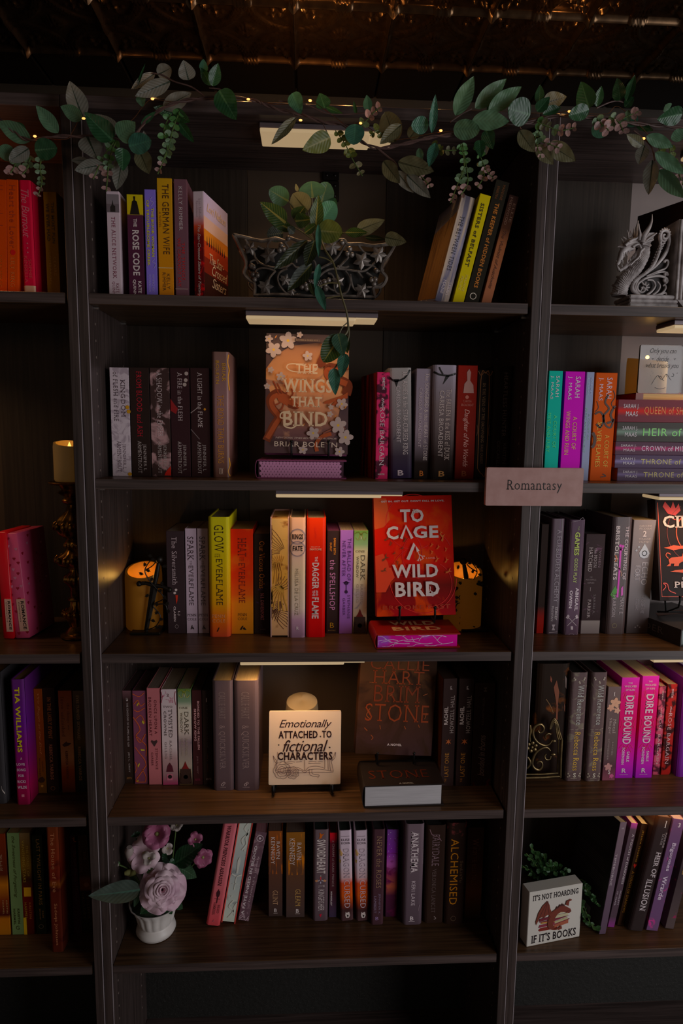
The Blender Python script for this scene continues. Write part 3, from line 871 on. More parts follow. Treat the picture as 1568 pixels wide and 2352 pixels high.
bk(2, 489.5, 528, 1092, 488, 808, ((0, (66, 48, 44)), (.4, (78, 56, 56)), (1, (58, 38, 32))), [('BRIAR', .09, .23, .58, .8, (130, 92, 26)), ('BOLEYN', .07, .25, .22, .42, (130, 92, 26)), ('THE BOND THAT BURNS', .34, .885, .3, .66, (134, 86, 30), 'f'), ('III', .925, .975, .35, .6, (110, 90, 80), 'F', 'h')],
   'tall brown hardcover with gold lettering and gilded scrolls down its right side', kind='hc', Y=.07, rough=.3,
   extra=shapes([((140, 96, 24), line([(.98, .02), (.92, .08), (1, .14), (.94, .2), (1, .3)], .0018)), ((140, 96, 24), line([(.94, .84), (1, .9), (.9, .95), (1, .99)], .0018))]))
bk(2, 861, 890, 1096, 862, 855, (140, 30, 62), [('SMITH', .045, .16, .42, .62, (150, 130, 130), 'F'), ('the', .24, .32, .4, .62, (170, 150, 150), 'i'), ('ROSE BARGAIN', .32, .87, .3, .66, (160, 140, 142), 'f'), ('HARPER', .945, .96, .2, .75, (120, 100, 100), 'b', 'h')],
   'magenta rose-patterned paperback with a dark red back cover, first right of the peach cover', Y=.06, yaw=9, pat=('blot', (40, 14, 22), 60, .52), extra=lambda t, w_, h_, d_, k, fy: MB().poly([(-w_ / 2 - .0004, d_, 0), (-w_ / 2 - .0004, .0012, 0), (-w_ / 2 - .0004, .0012, h_), (-w_ / 2 - .0004, d_, h_)]).build('back_cover_print', cover_mat(((0, lin((60, 12, 10), k)), (1, lin((70, 16, 12), k))), h_, ('streak', lin((24, 8, 8), k), 40, .5), .4), t))
BB = lambda c: ('B', .925, .975, .36, .62, c, 'F', 'h')
bk(2, 894.7, 946, 1095, 892, 845.4, ((0, (92, 86, 84)), (.5, (70, 64, 64)), (.8, (38, 32, 38)), (1, (34, 28, 42))), [('The ASHES & the STAR-CURSED KING', .03, .78, .6, .82, (122, 110, 108), 'f'), ('CARISSA BROADBENT', .16, .67, .32, .5, (112, 102, 102), 's'), BB((130, 115, 118))],
   'wide silver-grey book with a black thorn at its top, beside the magenta paperback', Y=.08, kind='hc', pat=('marble', (26, 22, 30), 18, .68),
   extra=shapes([((16, 13, 13), line([(.02, .08), (.3, .12), (.7, .09), (.95, .02)], .0035)), ((16, 13, 13), blob([(.22, .1), (.34, .17), (.46, .1)]))]))
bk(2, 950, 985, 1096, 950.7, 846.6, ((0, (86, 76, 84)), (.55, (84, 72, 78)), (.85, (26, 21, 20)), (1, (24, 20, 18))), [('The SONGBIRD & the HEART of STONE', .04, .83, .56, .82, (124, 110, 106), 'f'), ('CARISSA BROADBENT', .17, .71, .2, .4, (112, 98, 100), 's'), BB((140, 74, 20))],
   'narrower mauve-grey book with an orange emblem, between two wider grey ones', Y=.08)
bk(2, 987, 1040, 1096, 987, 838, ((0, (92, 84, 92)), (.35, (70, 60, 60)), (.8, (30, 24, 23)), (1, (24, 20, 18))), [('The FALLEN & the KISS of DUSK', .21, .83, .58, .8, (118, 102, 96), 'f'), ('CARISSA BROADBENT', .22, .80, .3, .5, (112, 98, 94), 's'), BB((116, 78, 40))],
   'wide grey hardcover with a thick black thorn arching across its top', kind='hc', Y=.07,
   extra=shapes([((16, 13, 13), line([(.02, .06), (.3, .085), (.7, .09), (.98, .07)], .004)), ((16, 13, 13), blob([(.55, .09), (.42, .17), (.72, .09)])), ((16, 13, 13), line([(.25, .02), (.32, .05), (.42, .08)], .003))]))
bk(2, 1043.4, 1087, 1097, 1047, 839, ((0, (86, 16, 10)), (1, (66, 18, 14))), [('CARISSA', .30, .32, .3, .75, (120, 66, 56), 'f', 'h'), ('BROADBENT', .332, .354, .2, .85, (120, 66, 56), 'f', 'h'), ('Daughter of No Worlds', .38, .89, .32, .66, (134, 92, 84), 'i'), BB((90, 40, 16))],
   'dark red book with a pale woman at the top of its spine', Y=.08, extra=shapes([((104, 72, 66), blob([(.3, .24), (.34, .16), (.48, .13), (.45, .06), (.56, .03), (.66, .06), (.63, .13), (.8, .17), (.84, .24)])), ((110, 60, 50), dots([(.5, .275)], .004))]))
bk(2, 1088.5, 1121, 1097.5, 1091, 849.5, (24, 19, 17), [('IN THE VEINS OF THE DROWNING', .12, .66, .36, .56, (96, 70, 44), 'f'), ('KALIE CASSIDY', .68, .86, .38, .54, (86, 60, 38), 'f')],
   'black book with an orange engraved frame, right of the dark red one', Y=.09,
   extra=shapes([((104, 62, 24), line([(.2, .9), (.2, .09), (.5, .03), (.78, .09), (.78, .9), (.5, .95), (.2, .9)], .0012)), ((84, 50, 24), line([(0, .01), (.2, .05), (.45, .02), (.8, .05), (1, .01)], .0012)), ((70, 40, 20), line([(.05, .5), (.12, .55), (.05, .6)], .001)), ((70, 40, 20), line([(.92, .5), (.86, .55), (.92, .6)], .001))]))
bk(2, 1124, 1170, 1097.5, 1133, 840, (24, 20, 18), [('HEARTLESS HUNTER', .06, .62, .52, .72, (62, 50, 46), 's'), ('KRISTEN', .68, .86, .62, .78, (52, 44, 40)), ('CICCARELLI', .66, .9, .3, .46, (52, 44, 40))],
   'near-black book in shadow at the right end of the centre second shelf', Y=.09, kind='hc')
# ---- right bookcase, second shelf
SJ = lambda c=(165, 158, 160), a=.045: [('SARAH', a, a + .19, .52, .78, c, 's'), ('J. MAAS', a, a + .21, .12, .36, c, 's')]
bk(2, 1248, 1279, 1098, 1258, 851.6, (8, 112, 98), SJ() + [('A COURT OF', .40, .70, .5, .74, (50, 150, 90)), ('MIST AND FURY', .38, .74, .06, .3, (50, 150, 90))], 'turquoise paperback, first right of the double upright above the pink sign', Y=.07)
bk(2, 1285, 1329, 1098, 1297, 853, (168, 0, 150), SJ() + [('A COURT OF', .41, .71, .5, .72, (180, 150, 70)), ('WINGS AND RUIN', .36, .76, .14, .36, (180, 150, 70))], 'vivid magenta paperback with gold lettering behind the pink sign', Y=.07)
bk(2, 1333, 1350, 1098, 1345.8, 854.7, (98, 102, 122), [('SARAH', .05, .2, .55, .8, (112, 118, 136)), ('J. MAAS', .05, .21, .12, .38, (112, 118, 136)), ('A COURT OF', .38, .62, .54, .76, (88, 110, 100)), ('FROST AND STARLIGHT', .33, .74, .1, .34, (88, 110, 100))], 'thin pale blue paperback between the magenta and the orange ones', Y=.07)
bk(2, 1354, 1402, 1098, 1367, 856, (196, 76, 0), SJ((170, 150, 160)) + [('A COURT OF', .57, .87, .58, .8, (175, 140, 20)), ('SILVER FLAMES', .45, .87, .2, .42, (175, 140, 20))], 'orange paperback with black swirling flames, left of the stack', Y=.07,
   extra=shapes([((40, 18, 8), line([(.62, .2), (.5, .27), (.7, .33), (.45, .4), (.6, .48), (.85, .5), (.95, .42)], .0040)), ((40, 18, 8), line([(.05, .38), (.3, .36), (.5, .42), (.35, .5), (.15, .47)], .0042)), ((40, 18, 8), line([(.98, .3), (.8, .38), (.9, .44), (.65, .46)], .0048)),
                 ((40, 18, 8), line([(.85, .16), (.95, .22), (.8, .28), (.95, .33)], .0016)), ((40, 18, 8), line([(.0, .55), (.12, .6), (.1, .66), (.0, .69)], .0065)), ((40, 18, 8), line([(.1, .26), (.2, .32), (.05, .36)], .0014)), ((40, 18, 8), line([(.6, .935), (.75, .955), (.5, .965)], .002))]))
# ---- centre bookcase, third shelf
bk(3, 386, 426.5, 1451.8, 379.4, 1220, (33, 27, 28), [('The Silversmith', .055, .52, .3, .58, (112, 96, 98), 'f'), ('LJ', .78, .82, .56, .7, (120, 105, 105)), ('CLAREN', .73, .88, .34, .46, (120, 105, 105), 'b')],
   'black paperback with a silver title, right of the candle with the ivy sword', extra=shapes([((104, 92, 90), dots([(.5, .57), (.42, .6)], .003)), ((120, 30, 20), blob([(.46, .62), (.6, .62), (.56, .68), (.5, .71)])), ((80, 70, 70), line([(.5, .91), (.4, .93), (.5, .95), (.6, .93), (.5, .91)], .0008))]))
PC = lambda c: [('PENN', .81, .835, .1, .92, c, 'f', 'h'), ('COLE', .85, .876, .12, .92, c, 'f', 'h')]
AL = shapes([((16, 12, 12), blob([(.38, .96), (.5, .92), (.56, .92), (.46, .96)])), ((16, 12, 12), blob([(.52, .95), (.58, .93), (.7, .96), (.6, .96)]))])
bk(3, 428.8, 453.6, 1454, 422.6, 1214, (98, 84, 92), [('SPARK', .075, .30, .22, .75, (30, 24, 26), 'f'), ('OF THE', .305, .34, .4, .6, (40, 32, 34), 'f'), ('EVERFLAME', .35, .73, .3, .7, (34, 28, 30), 'f')] + PC((34, 28, 30)), 'thin pale lilac paperback, left one of two alike beside the yellow hardcover', extra=AL)
bk(3, 456, 480, 1454.5, 450, 1214, (92, 78, 82), [('SPARK', .075, .30, .22, .75, (30, 24, 26), 'f'), ('OF THE', .305, .34, .4, .6, (40, 32, 34), 'f'), ('EVERFLAME', .35, .73, .3, .7, (34, 28, 30), 'f')] + PC((34, 28, 30)), 'thin pale lilac paperback touching the yellow hardcover, right one of two alike', extra=AL)
bk(3, 481.5, 528.7, 1463, 477, 1187.7, ((0, (112, 104, 18)), (.35, (132, 112, 6)), (.7, (165, 112, 8)), (.8, (178, 96, 20)), (.9, (165, 72, 24)), (1, (132, 48, 30))), [('GLOW', .065, .29, .28, .72, (24, 16, 8), 'f'), ('OF THE', .30, .33, .3, .55, (30, 20, 8), 'f'), ('EVERFLAME', .345, .73, .36, .66, (24, 16, 8), 'f'), ('PENN', .81, .835, .12, .76, (170, 120, 80), 'f', 'h'), ('COLE', .85, .876, .14, .76, (170, 120, 80), 'f', 'h')],
   'tall yellow hardcover shading to orange at its foot, centre third shelf', kind='hc', extra=shapes([((24, 12, 8), blob([(.35, .955), (.44, .92), (.49, .92), (.41, .955)]))]), page=(.4, .33, .24), pat=('blot', (176, 60, 24), 16, .78))
bk(3, 531, 581.5, 1456.4, 527, 1215, ((0, (168, 32, 10)), (.45, (158, 38, 12)), (.62, (150, 60, 20)), (.7, (128, 72, 18)), (1, (104, 62, 14))), [('HEAT', .085, .26, .33, .7, (60, 12, 6), 'f'), ('OF THE', .265, .30, .4, .6, (60, 12, 6), 'f'), ('EVERFLAME', .32, .70, .36, .64, (60, 12, 6), 'f'), ('PENN', .80, .825, .3, .72, (38, 22, 8), 'f', 'h'), ('COLE', .84, .865, .3, .72, (38, 22, 8), 'f', 'h')],
   'red paperback turning mustard at its foot, right of the yellow hardcover', extra=AL, page=(.35, .2, .12), pat=('blot', (172, 70, 24), 14, .66))
bk(3, 584, 618.8, 1455.7, 583, 1226, (24, 19, 17), [('Our Vicious Oaths', .075, .54, .34, .68, (138, 78, 22), 'f'), ('N.E. DAVENPORT', .59, .86, .42, .64, (140, 76, 80), 'f'), ('A NOVEL', .95, .962, .4, .75, (60, 50, 46), 's', 'h')], 'black paperback with an ornate orange title, left of the gilded edge', pat=('marble', (38, 26, 40), 30, .66), page=(.3, .2, .14))


bk(3, 620.8, 663, 1465, 619, 1189, (104, 80, 74), [], 'hardcover turned spine-in, its page edges painted with gold feathers', kind='hc', rev=(((0, (142, 112, 66)), (.5, (120, 84, 34)), (1, (132, 100, 72))), ('blot', (70, 36, 14), 26, .62)), extra=feather_edge)
bk(3, 664.5, 700, 1465, 664, 1189, ((0, (130, 100, 82)), (.3, (118, 96, 86)), (.45, (128, 112, 92)), (.75, (112, 98, 88)), (.85, (96, 72, 84)), (1, (80, 60, 74))), [('RINGS', .135, .178, .16, .84, (22, 18, 18), 'b', 'h'), ('FATE', .23, .275, .2, .82, (22, 18, 18), 'b', 'h'), ('MELISSA DE LA CRUZ', .42, .81, .34, .56, (76, 66, 54), 's'), ('A NEW YORK TIMES BESTSELLING AUTHOR', .44, .80, .64, .69, (90, 80, 66), 's'), ('R', .905, .935, .42, .64, (140, 124, 130), 'F', 'h')],
   'cream hardcover with two interlocked grey rings on its spine', kind='hc', extra=shapes([((78, 66, 68), ring(.5, .155, .0165, .0026)), ((78, 66, 68), ring(.5, .255, .0165, .0026))]), page=(.42, .33, .2), pat=('marble', (100, 82, 92), 20, .7, .8, 1.0))
bk(3, 702.5, 745.7, 1464, 703.5, 1189.4, ((0, (186, 46, 18)), (.4, (176, 24, 16)), (1, (170, 14, 16))), [('GAYLE', .075, .165, .4, .5, (110, 14, 8), 'f'), ('THE CITY OF', .233, .245, .22, .7, (176, 130, 110), 'f', 'h'), ('FANTOME', .25, .268, .16, .78, (176, 130, 110), 'F', 'h'), ('THE', .32, .36, .44, .58, (190, 160, 160), 'b'), ('DAGGER', .37, .59, .3, .66, (196, 168, 166), 'b'), ('AND', .60, .65, .5, .62, (190, 160, 160), 'b'), ('THE', .60, .65, .32, .46, (190, 160, 160), 'b'), ('FLAME', .66, .84, .3, .66, (196, 168, 166), 'b')],
   'bright red hardcover with heavy white block lettering, centre third shelf', kind='hc', rough=.35, page=(.62, .48, .3))
bk(3, 749, 777, 1454.7, 754, 1219, (34, 28, 28), [('SARAH BETH', .07, .23, .52, .7, (150, 96, 30), 'b'), ('DURST', .115, .2, .22, .38, (150, 96, 30), 'b'), ('the SPELLSHOP', .28, .77, .24, .68, (146, 96, 132), 's'), ('B', .895, .945, .3, .62, (128, 98, 22), 'f', 'h'), ('BRAMBLE', .965, .975, .15, .75, (90, 72, 40), 's', 'h')], 'black paperback with pink lettering and purple sprayed page tops', page=(.28, .07, .24))
bk(3, 778.5, 808, 1456, 783.7, 1218, (90, 58, 108), [('THE BALLAD OF', .075, .48, .56, .84, (48, 28, 60), 's'), ('NEVER AFTER', .10, .44, .16, .42, (48, 28, 60), 's'), ('STEPHANIE', .62, .85, .6, .82, (50, 30, 62), 's'), ('GARBER', .65, .82, .24, .44, (50, 30, 62), 's')],
   'purple paperback with a small black key on its spine', extra=shapes([((30, 16, 36), ring(.5, .505, .0036, .0018)), ((30, 16, 36), line([(.5, .52), (.5, .58)], .0016)), ((30, 16, 36), blob([(.2, .5), (.5, .49), (.8, .5), (.5, .515)])), ((30, 16, 36), dots([(.5, .59)], .004))]))
DW_T = [('1', .055, .085, .44, .56, (150, 140, 120), 'F', 'h'), ('ONE', .185, .208, .12, .78, (44, 38, 30), 'f', 'h'), ('DARK', .235, .475, .5, .8, (38, 32, 26), 'f'), ('WINDOW', .245, .45, .18, .36, (44, 38, 30), 's'), ('RACHEL', .51, .70, .52, .7, (80, 70, 60), 'f'), ('GILLIG', .51, .69, .22, .38, (80, 70, 60), 'f')]
DW_E = shapes([((60, 66, 22), line([(.05, .03), (.3, .01), (.5, .04), (.7, .01), (.95, .03)], .0016)), ((90, 84, 40), line([(.1, .06), (.3, .09), (.5, .02), (.7, .09), (.9, .06)], .001)), ((58, 16, 16), blob([(.5, .75), (.36, .8), (.22, .83), (.78, .83), (.64, .8)])), ((30, 22, 20), blob([(.1, .83), (.9, .83), (.98, .99), (.02, .99)])),
               ((132, 74, 66), rect(.89, .955, .32, .7)), ((20, 16, 16), dots([(.51, .915)], .0052)), ((120, 96, 30), line([(.06, .86), (.16, .9), (.05, .96), (.2, .98)], .0008)), ((120, 96, 30), line([(.94, .86), (.84, .9), (.95, .96), (.8, .98)], .0008))])
DW_C = ((0, (60, 84, 40)), (.13, (76, 96, 66)), (.2, (126, 118, 92)), (.5, (122, 112, 92)), (.6, (96, 86, 88)), (.8, (104, 92, 78)), (1, (60, 50, 30)))
bk(3, 809.6, 841, 1456.7, 818.8, 1219, DW_C, DW_T, 'cream fantasy paperback with a dark hooded figure, touching the red bird book', extra=DW_E, page=(.6, .47, .28), pat=('marble', (80, 72, 76), 26, .62, .5, .75))
# ---- right bookcase, third shelf
bk(3, 1231, 1247, 1455, 1239, 1204, ((0, (26, 19, 17)), (.75, (26, 18, 16)), (.86, (84, 12, 8)), (1, (96, 14, 8))), [], 'dark slim book with a red foot squeezed against the right upright', page=(.2, .15, .1))
bk(3, 1254, 1282, 1456.8, 1263.4, 1191.6, ((0, (62, 50, 56)), (1, (50, 42, 46))), [('A FORBIDDEN ALCHEMY', .09, .72, .42, .8, (104, 94, 100), 'f'), ('STACEY', .76, .875, .6, .8, (120, 110, 112), 'b'), ('McEWAN', .75, .885, .3, .48, (120, 110, 112), 'f')], 'dark grey hardcover with a pale violet sheen, second from the double upright', kind='hc', rough=.25, page=(.12, .1, .1), extra=shapes([((110, 100, 104), blob([(.4, .915), (.7, .915), (.58, .94), (.7, .965), (.4, .965), (.5, .94)])), ((110, 100, 104), line([(.2, .985), (.9, .98)], .0008))]), pat=('streak', (84, 60, 92), 60, .66))
bk(3, 1294, 1328.6, 1458, 1303, 1194, (62, 48, 58), [('THE', .055, .09, .5, .62, (90, 96, 60), 's'), ('GAMES', .105, .305, .36, .68, (112, 122, 50), 'b'), ('GODS PLAY', .33, .545, .4, .64, (100, 104, 60), 'b'), ('ABIGAIL', .585, .79, .6, .82, (135, 122, 128), 'b'), ('OWEN', .61, .765, .22, .42, (135, 122, 128), 'b')],
   'grey-purple hardcover with lime lettering and two crossed axes', kind='hc', rough=.35, page=(.1, .08, .08),
   extra=shapes([((96, 84, 88), line([(.08, .02), (.06, .5), (.06, .97), (.5, .985), (.94, .97), (.94, .5), (.92, .02), (.5, .01), (.08, .02)], .0007)), ((120, 108, 112), line([(.2, .84), (.5, .88), (.8, .92)], .0012)), ((120, 108, 112), line([(.8, .84), (.5, .88), (.2, .92)], .0012)), ((120, 108, 112), blob([(.08, .85), (.2, .82), (.32, .835), (.22, .86)])), ((120, 108, 112), blob([(.92, .85), (.8, .82), (.68, .835), (.78, .86)])), ((126, 114, 118), blob([(.42, .925), (.58, .925), (.6, .955), (.44, .955)]))]))
bk(3, 1333, 1376, 1447, 1343, 1227, ((0, (40, 32, 33)), (.86, (38, 30, 31)), (.87, (92, 84, 82)), (1, (84, 76, 76))), [('WHEN', .16, .33, .70, .82, (84, 64, 72), 'f'), ('the MOON', .14, .33, .46, .62, (110, 98, 100), 'f'), ('HATCHED', .13, .37, .18, .38, (120, 108, 108), 'f'), ('THE', .42, .433, .3, .44, (86, 74, 76), 'f', 'h'), ('MOONFALL', .445, .46, .1, .66, (86, 74, 76), 'f', 'h'), ('SERIES', .475, .49, .2, .56, (86, 74, 76), 'f', 'h'), ('I', .53, .565, .34, .4, (96, 84, 86), 'f', 'h'), ('SARAH A.', .6, .8, .56, .68, (70, 60, 62), 'f'), ('PARKER', .65, .84, .28, .44, (110, 98, 98), 'f')],
   'low black book with a pale paper band at its foot, between taller hardcovers', Y=.12, pat=('marble', (74, 50, 66), 30, .68, 0, .8), page=(.05, .04, .04))
bk(3, 1391, 1434.7, 1456.8, 1408, 1188, ((0, (54, 46, 48)), (1, (56, 46, 46))), [('THE COURTING OF', .075, .53, .64, .82, (124, 112, 118), 'F'), ('BRISTOL KEATS', .075, .53, .16, .36, (132, 122, 124), 'F'), ('MARY E.', .68, .83, .6, .8, (120, 108, 112), 'f'), ('PEARSON', .66, .85, .22, .4, (120, 108, 112), 'f')],
   'thick charcoal hardcover with a magenta arrow printed between its title lines', kind='hc', rough=.3, page=(.5, .38, .24),
   extra=shapes([((150, 40, 132), line([(.46, .26), (.47, .45), (.46, .68)], .0042)), ((150, 40, 132), dots([(.44, .24), (.56, .245), (.5, .27)], .0034)), ((128, 70, 40), line([(.22, .32), (.3, .36), (.2, .37)], .003)), ((110, 80, 66), line([(.4, .42), (.55, .46), (.6, .5)], .002)), ((50, 96, 40), blob([(.1, .66), (.3, .58), (.5, .63), (.3, .66), (.36, .7)])), ((150, 60, 132), blob([(.62, .6), (.72, .58), (.74, .66), (.64, .67)])), ((90, 80, 60), ring(.4, .925, .005, .0012))]))
bk(3, 1437, 1487, 1455, 1456, 1194, ((0, (84, 76, 78)), (.5, (80, 72, 74)), (1, (46, 38, 38))), [('CAROLINE', .045, .062, .26, .8, (132, 122, 122), 'f', 'h'), ('PECKHAM', .068, .085, .26, .8, (132, 122, 122), 'f', 'h'), ('2', .095, .145, .44, .6, (140, 130, 132), 'F', 'h'), ('SUSANNE', .158, .175, .28, .8, (132, 122, 122), 'f', 'h'), ('VALENTI', .182, .20, .26, .8, (132, 122, 122), 'f', 'h'), ('ECHO', .37, .565, .5, .78, (124, 118, 124), 'f'), ('FORT', .395, .53, .2, .42, (124, 118, 124), 'f'), ('SINS OF THE', .66, .82, .58, .74, (100, 92, 96), 'f'), ('ZODIAC', .69, .79, .32, .46, (100, 92, 96), 'f')],
   'thick grey book with a pale water-drop emblem, left of the black lion cover', page=(.62, .45, .24), rough=.3,
   extra=shapes([((116, 120, 130), blob([(.55, .205), (.7, .25), (.8, .29), (.74, .325), (.56, .335), (.38, .32), (.33, .285), (.45, .245)])), ((58, 54, 58), ring(.57, .29, .0055, .0016)), ((104, 106, 114), dots([(.2, .265), (.3, .235)], .0026)), ((84, 76, 78), dots([(.5, .93), (.4, .945), (.6, .945)], .002))]))
# ---- centre bookcase, fourth shelf
bk(4, 283, 308.5, 1799, 275.8, 1587, ((0, (52, 36, 38)), (.1, (30, 24, 23)), (1, (24, 19, 17))), [('3', .075, .11, .4, .6, (130, 118, 116), 's'), ('THE KINGDOM OF FLAMES AND ASH', .125, .60, .42, .6, (110, 98, 96), 'f'), ('JEN L. GREY', .66, .88, .42, .6, (96, 86, 84), 'f'), ('ANYA', .93, .955, .2, .75, (78, 52, 30), 's', 'h')],
   'slim black paperback, first on the centre fourth shelf', page=(.1, .05, .04))
bk(4, 309.7, 340, 1800.5, 303, 1587, (58, 33, 42), [], 'maroon paperback covered with orange branching vines', page=(.12, .06, .04),
   extra=shapes([((124, 56, 30), line([(.02, .03), (.5, .06), (.9, .02)], .0016)), ((124, 56, 30), line([(.1, .14), (.4, .1), (.6, .16), (.9, .13)], .0016)), ((124, 56, 30), line([(.9, .18), (.4, .22), (.1, .2)], .0018)), ((124, 56, 30), line([(.2, .3), (.6, .26), (.9, .34)], .0016)), ((124, 56, 30), line([(.02, .28), (.4, .36), (.5, .42), (.2, .48), (.5, .55), (.9, .46)], .002)),
                 ((124, 56, 30), line([(.2, .48), (.8, .56), (.95, .6), (.9, .7)], .0018)), ((124, 56, 30), line([(.1, .6), (.5, .68), (.8, .74), (.9, .8)], .0018)), ((124, 56, 30), line([(.1, .76), (.2, .82), (.05, .88)], .0016)), ((124, 56, 30), line([(.9, .8), (.5, .88), (.1, .97), (.8, .98)], .002)), ((124, 56, 30), line([(.6, .84), (.85, .92), (.8, .98)], .0016)),
                 ((140, 120, 34), blob([(.3, .15), (.45, .12), (.48, .135), (.34, .165)])), ((140, 120, 34), blob([(.65, .33), (.75, .31), (.85, .345), (.78, .355)])), ((140, 120, 34), blob([(.5, .62), (.8, .625), (.82, .64), (.55, .64)])), ((140, 120, 34), blob([(.25, .8), (.4, .77), (.42, .785), (.3, .82)])), ((140, 120, 34), blob([(.15, .97), (.3, .95), (.26, .98)]))]))
bk(4, 342.4, 371.5, 1802.5, 334, 1581, (88, 50, 52), [('ONCE UPON A', .12, .47, .56, .76, (48, 24, 26), 's'), ('BROKEN HEART', .09, .49, .14, .34, (48, 24, 26), 's'), ('STEPHANIE', .62, .84, .58, .76, (52, 28, 30), 's'), ('GARBER', .66, .8, .24, .4, (52, 28, 30), 's')],
   'dusty rose paperback with a small dark heart, centre fourth shelf', extra=shapes([((34, 26, 26), blob([(.5, .6), (.25, .55), (.3, .53), (.5, .545), (.7, .53), (.75, .55)]))]), page=(.42, .32, .26))
bk(4, 374, 408.3, 1803, 366.6, 1583.6, ((0, (124, 110, 112)), (.6, (116, 104, 104)), (.72, (84, 66, 66)), (.9, (74, 54, 56)), (1, (80, 30, 48))), [('2', .045, .075, .4, .55, (60, 46, 46), 'F', 'h'), ('TWO', .17, .19, .14, .76, (40, 34, 34), 'f', 'h'), ('TWISTED', .205, .50, .48, .72, (34, 28, 28), 'f'), ('CROWNS', .225, .48, .18, .34, (40, 34, 34), 's'), ('RACHEL', .53, .74, .52, .66, (54, 46, 46), 'f'), ('GILLIG', .545, .72, .2, .34, (54, 46, 46), 'f')],
   'white paperback with a dark hooded figure and black lettering, left of its green-topped twin', page=(.5, .38, .26), pat=('marble', (80, 30, 46), 40, .6, 0, .14),
   extra=shapes([((40, 18, 22), blob([(.5, .76), (.34, .8), (.26, .86), (.74, .86), (.66, .8)])), ((132, 70, 86), rect(.885, .95, .3, .66)), ((20, 16, 16), dots([(.49, .912)], .005)), ((70, 28, 36), line([(.02, .14), (.1, .08), (.02, .02)], .0012)), ((70, 28, 36), line([(.98, .16), (.9, .08), (.98, .02)], .0012))]))
bk(4, 411.5, 441.8, 1803, 404.2, 1582.4, ((0, (44, 56, 30)), (.13, (60, 70, 56)), (.2, (100, 94, 84)), (.45, (98, 88, 82)), (.55, (70, 58, 60)), (.8, (80, 72, 64)), (1, (46, 36, 24))), DW_T, 'green-topped cream paperback with a hooded figure, right of the white one, fourth shelf', extra=DW_E, page=(.5, .38, .26), pat=('marble', (60, 52, 54), 26, .62, .45, .75))
bk(4, 444, 465.5, 1803, 440.5, 1586, (32, 20, 20), [('BONDED TO THE FALLEN', .11, .62, .54, .76, (104, 74, 74), 'b'), ('SHADOW KING', .19, .53, .2, .42, (104, 74, 74), 'b'), ('JEN L. GREY', .69, .88, .38, .56, (74, 54, 54), 'f'), ('ANYA', .93, .955, .2, .75, (66, 24, 34), 's', 'h')], 'slim maroon-black paperback with two pinkish title lines', page=(.1, .05, .03))
bk(4, 467, 489, 1803.5, 461, 1586, (23, 18, 16), [('1', .08, .12, .4, .5, (70, 58, 54), 's'), ('THE LEGEND OF THE ARCANE', .15, .6, .42, .56, (44, 36, 34), 'f'), ('JEN L. GREY', .66, .86, .4, .54, (54, 32, 22), 'f'), ('ANYA', .92, .945, .3, .85, (70, 58, 56), 's', 'h')], 'slim black paperback, almost lost beside the two thick dark hardcovers', page=(.05, .03, .02))
for n_, (a, b, c, d, lb) in enumerate(((490.5, 536.5, 484, 1564, 'thick charcoal hardcover with faint lettering, left one of the pair under the light bar'), (539, 594, 539, 1564, 'thick charcoal hardcover with faint lettering, right one of the pair, beside the quote tile'))):
    bk(4, a, b, 1816, c, d, ((0, (48, 40, 42)), (1, (44, 36, 38))), [('CALLIE HART', .10, .34, .3, .62, (62, 54, 54), 'f'), ('& QUICKSILVER', .40, .80, .28, .60, (70, 60, 60), 'f'), ('FOREVER', .965, .972, .34, .62, (96, 84, 84), 's', 'h')], lb, kind='hc', rough=.24, page=(.55, .38, .18),
       extra=shapes([((110, 98, 98), ring(.45, .945, .0028, .001)), ((110, 98, 98), ring(.52, .93, .0024, .001))]))
LO = [('RACHEL', .255, .42, .12, .4, (110, 96, 92), 'b', 'u'), ('HOWZELL HALL', .155, .50, .56, .86, (98, 84, 80), 's', 'u'), ('THE', .925, .96, .30, .44, (90, 54, 22), 's', 'u'), ('LAST ONE', .685, .91, .28, .58, (100, 62, 22), 's', 'u')]
LE = shapes([((110, 52, 22), blob([(.28, .56), (.42, .575), (.3, .6), (.46, .59), (.5, .61), (.54, .59), (.7, .6), (.58, .575), (.72, .56), (.55, .57), (.5, .555), (.45, .57)])), ((84, 72, 70), blob([(.5, .07), (.62, .065), (.56, .08), (.68, .1), (.5, .1)]))])
bk(4, 1010, 1041, 1804.6, 1012, 1559, (34, 26, 25), LO, 'black paperback with upward white and orange lettering, left of two alike', Y=.10, yaw=6, extra=lambda t, w_, h_, d_, k, fy: (LE(t, w_, h_, d_, k, fy), MB().poly([(-w_ / 2 - .0004, d_, 0), (-w_ / 2 - .0004, .0012, 0), (-w_ / 2 - .0004, .0012, h_), (-w_ / 2 - .0004, d_, h_)]).build('back_cover_print', cover_mat(((0, lin((60, 30, 14), k)), (1, lin((26, 16, 10), k))), h_, ('streak', lin((110, 56, 14), k), 26, .66), .4), t)), page=(.12, .05, .03))
bk(4, 1045.5, 1079, 1806, 1053, 1559, (30, 23, 22), LO, 'black paperback with upward white and orange lettering, right of two alike', Y=.10, extra=LE, page=(.12, .05, .03))
bk(4, 1081, 1127, 1808.6, 1090.7, 1569, (30, 22, 20), [('H', .04, .085, .44, .58, (70, 58, 54), 'F'), ('ELIZABETH HELEN', .14, .4, .4, .5, (58, 46, 42), 'f', 'u'), ('bonded in thorns', .50, .90, .3, .62, (76, 60, 56), 'i', 'u')], 'thick near-black paperback with small dark red roses, last on the centre fourth shelf', Y=.10, pat=('blot', (60, 16, 14), 50, .68, .8, 1), page=(.07, .04, .03))
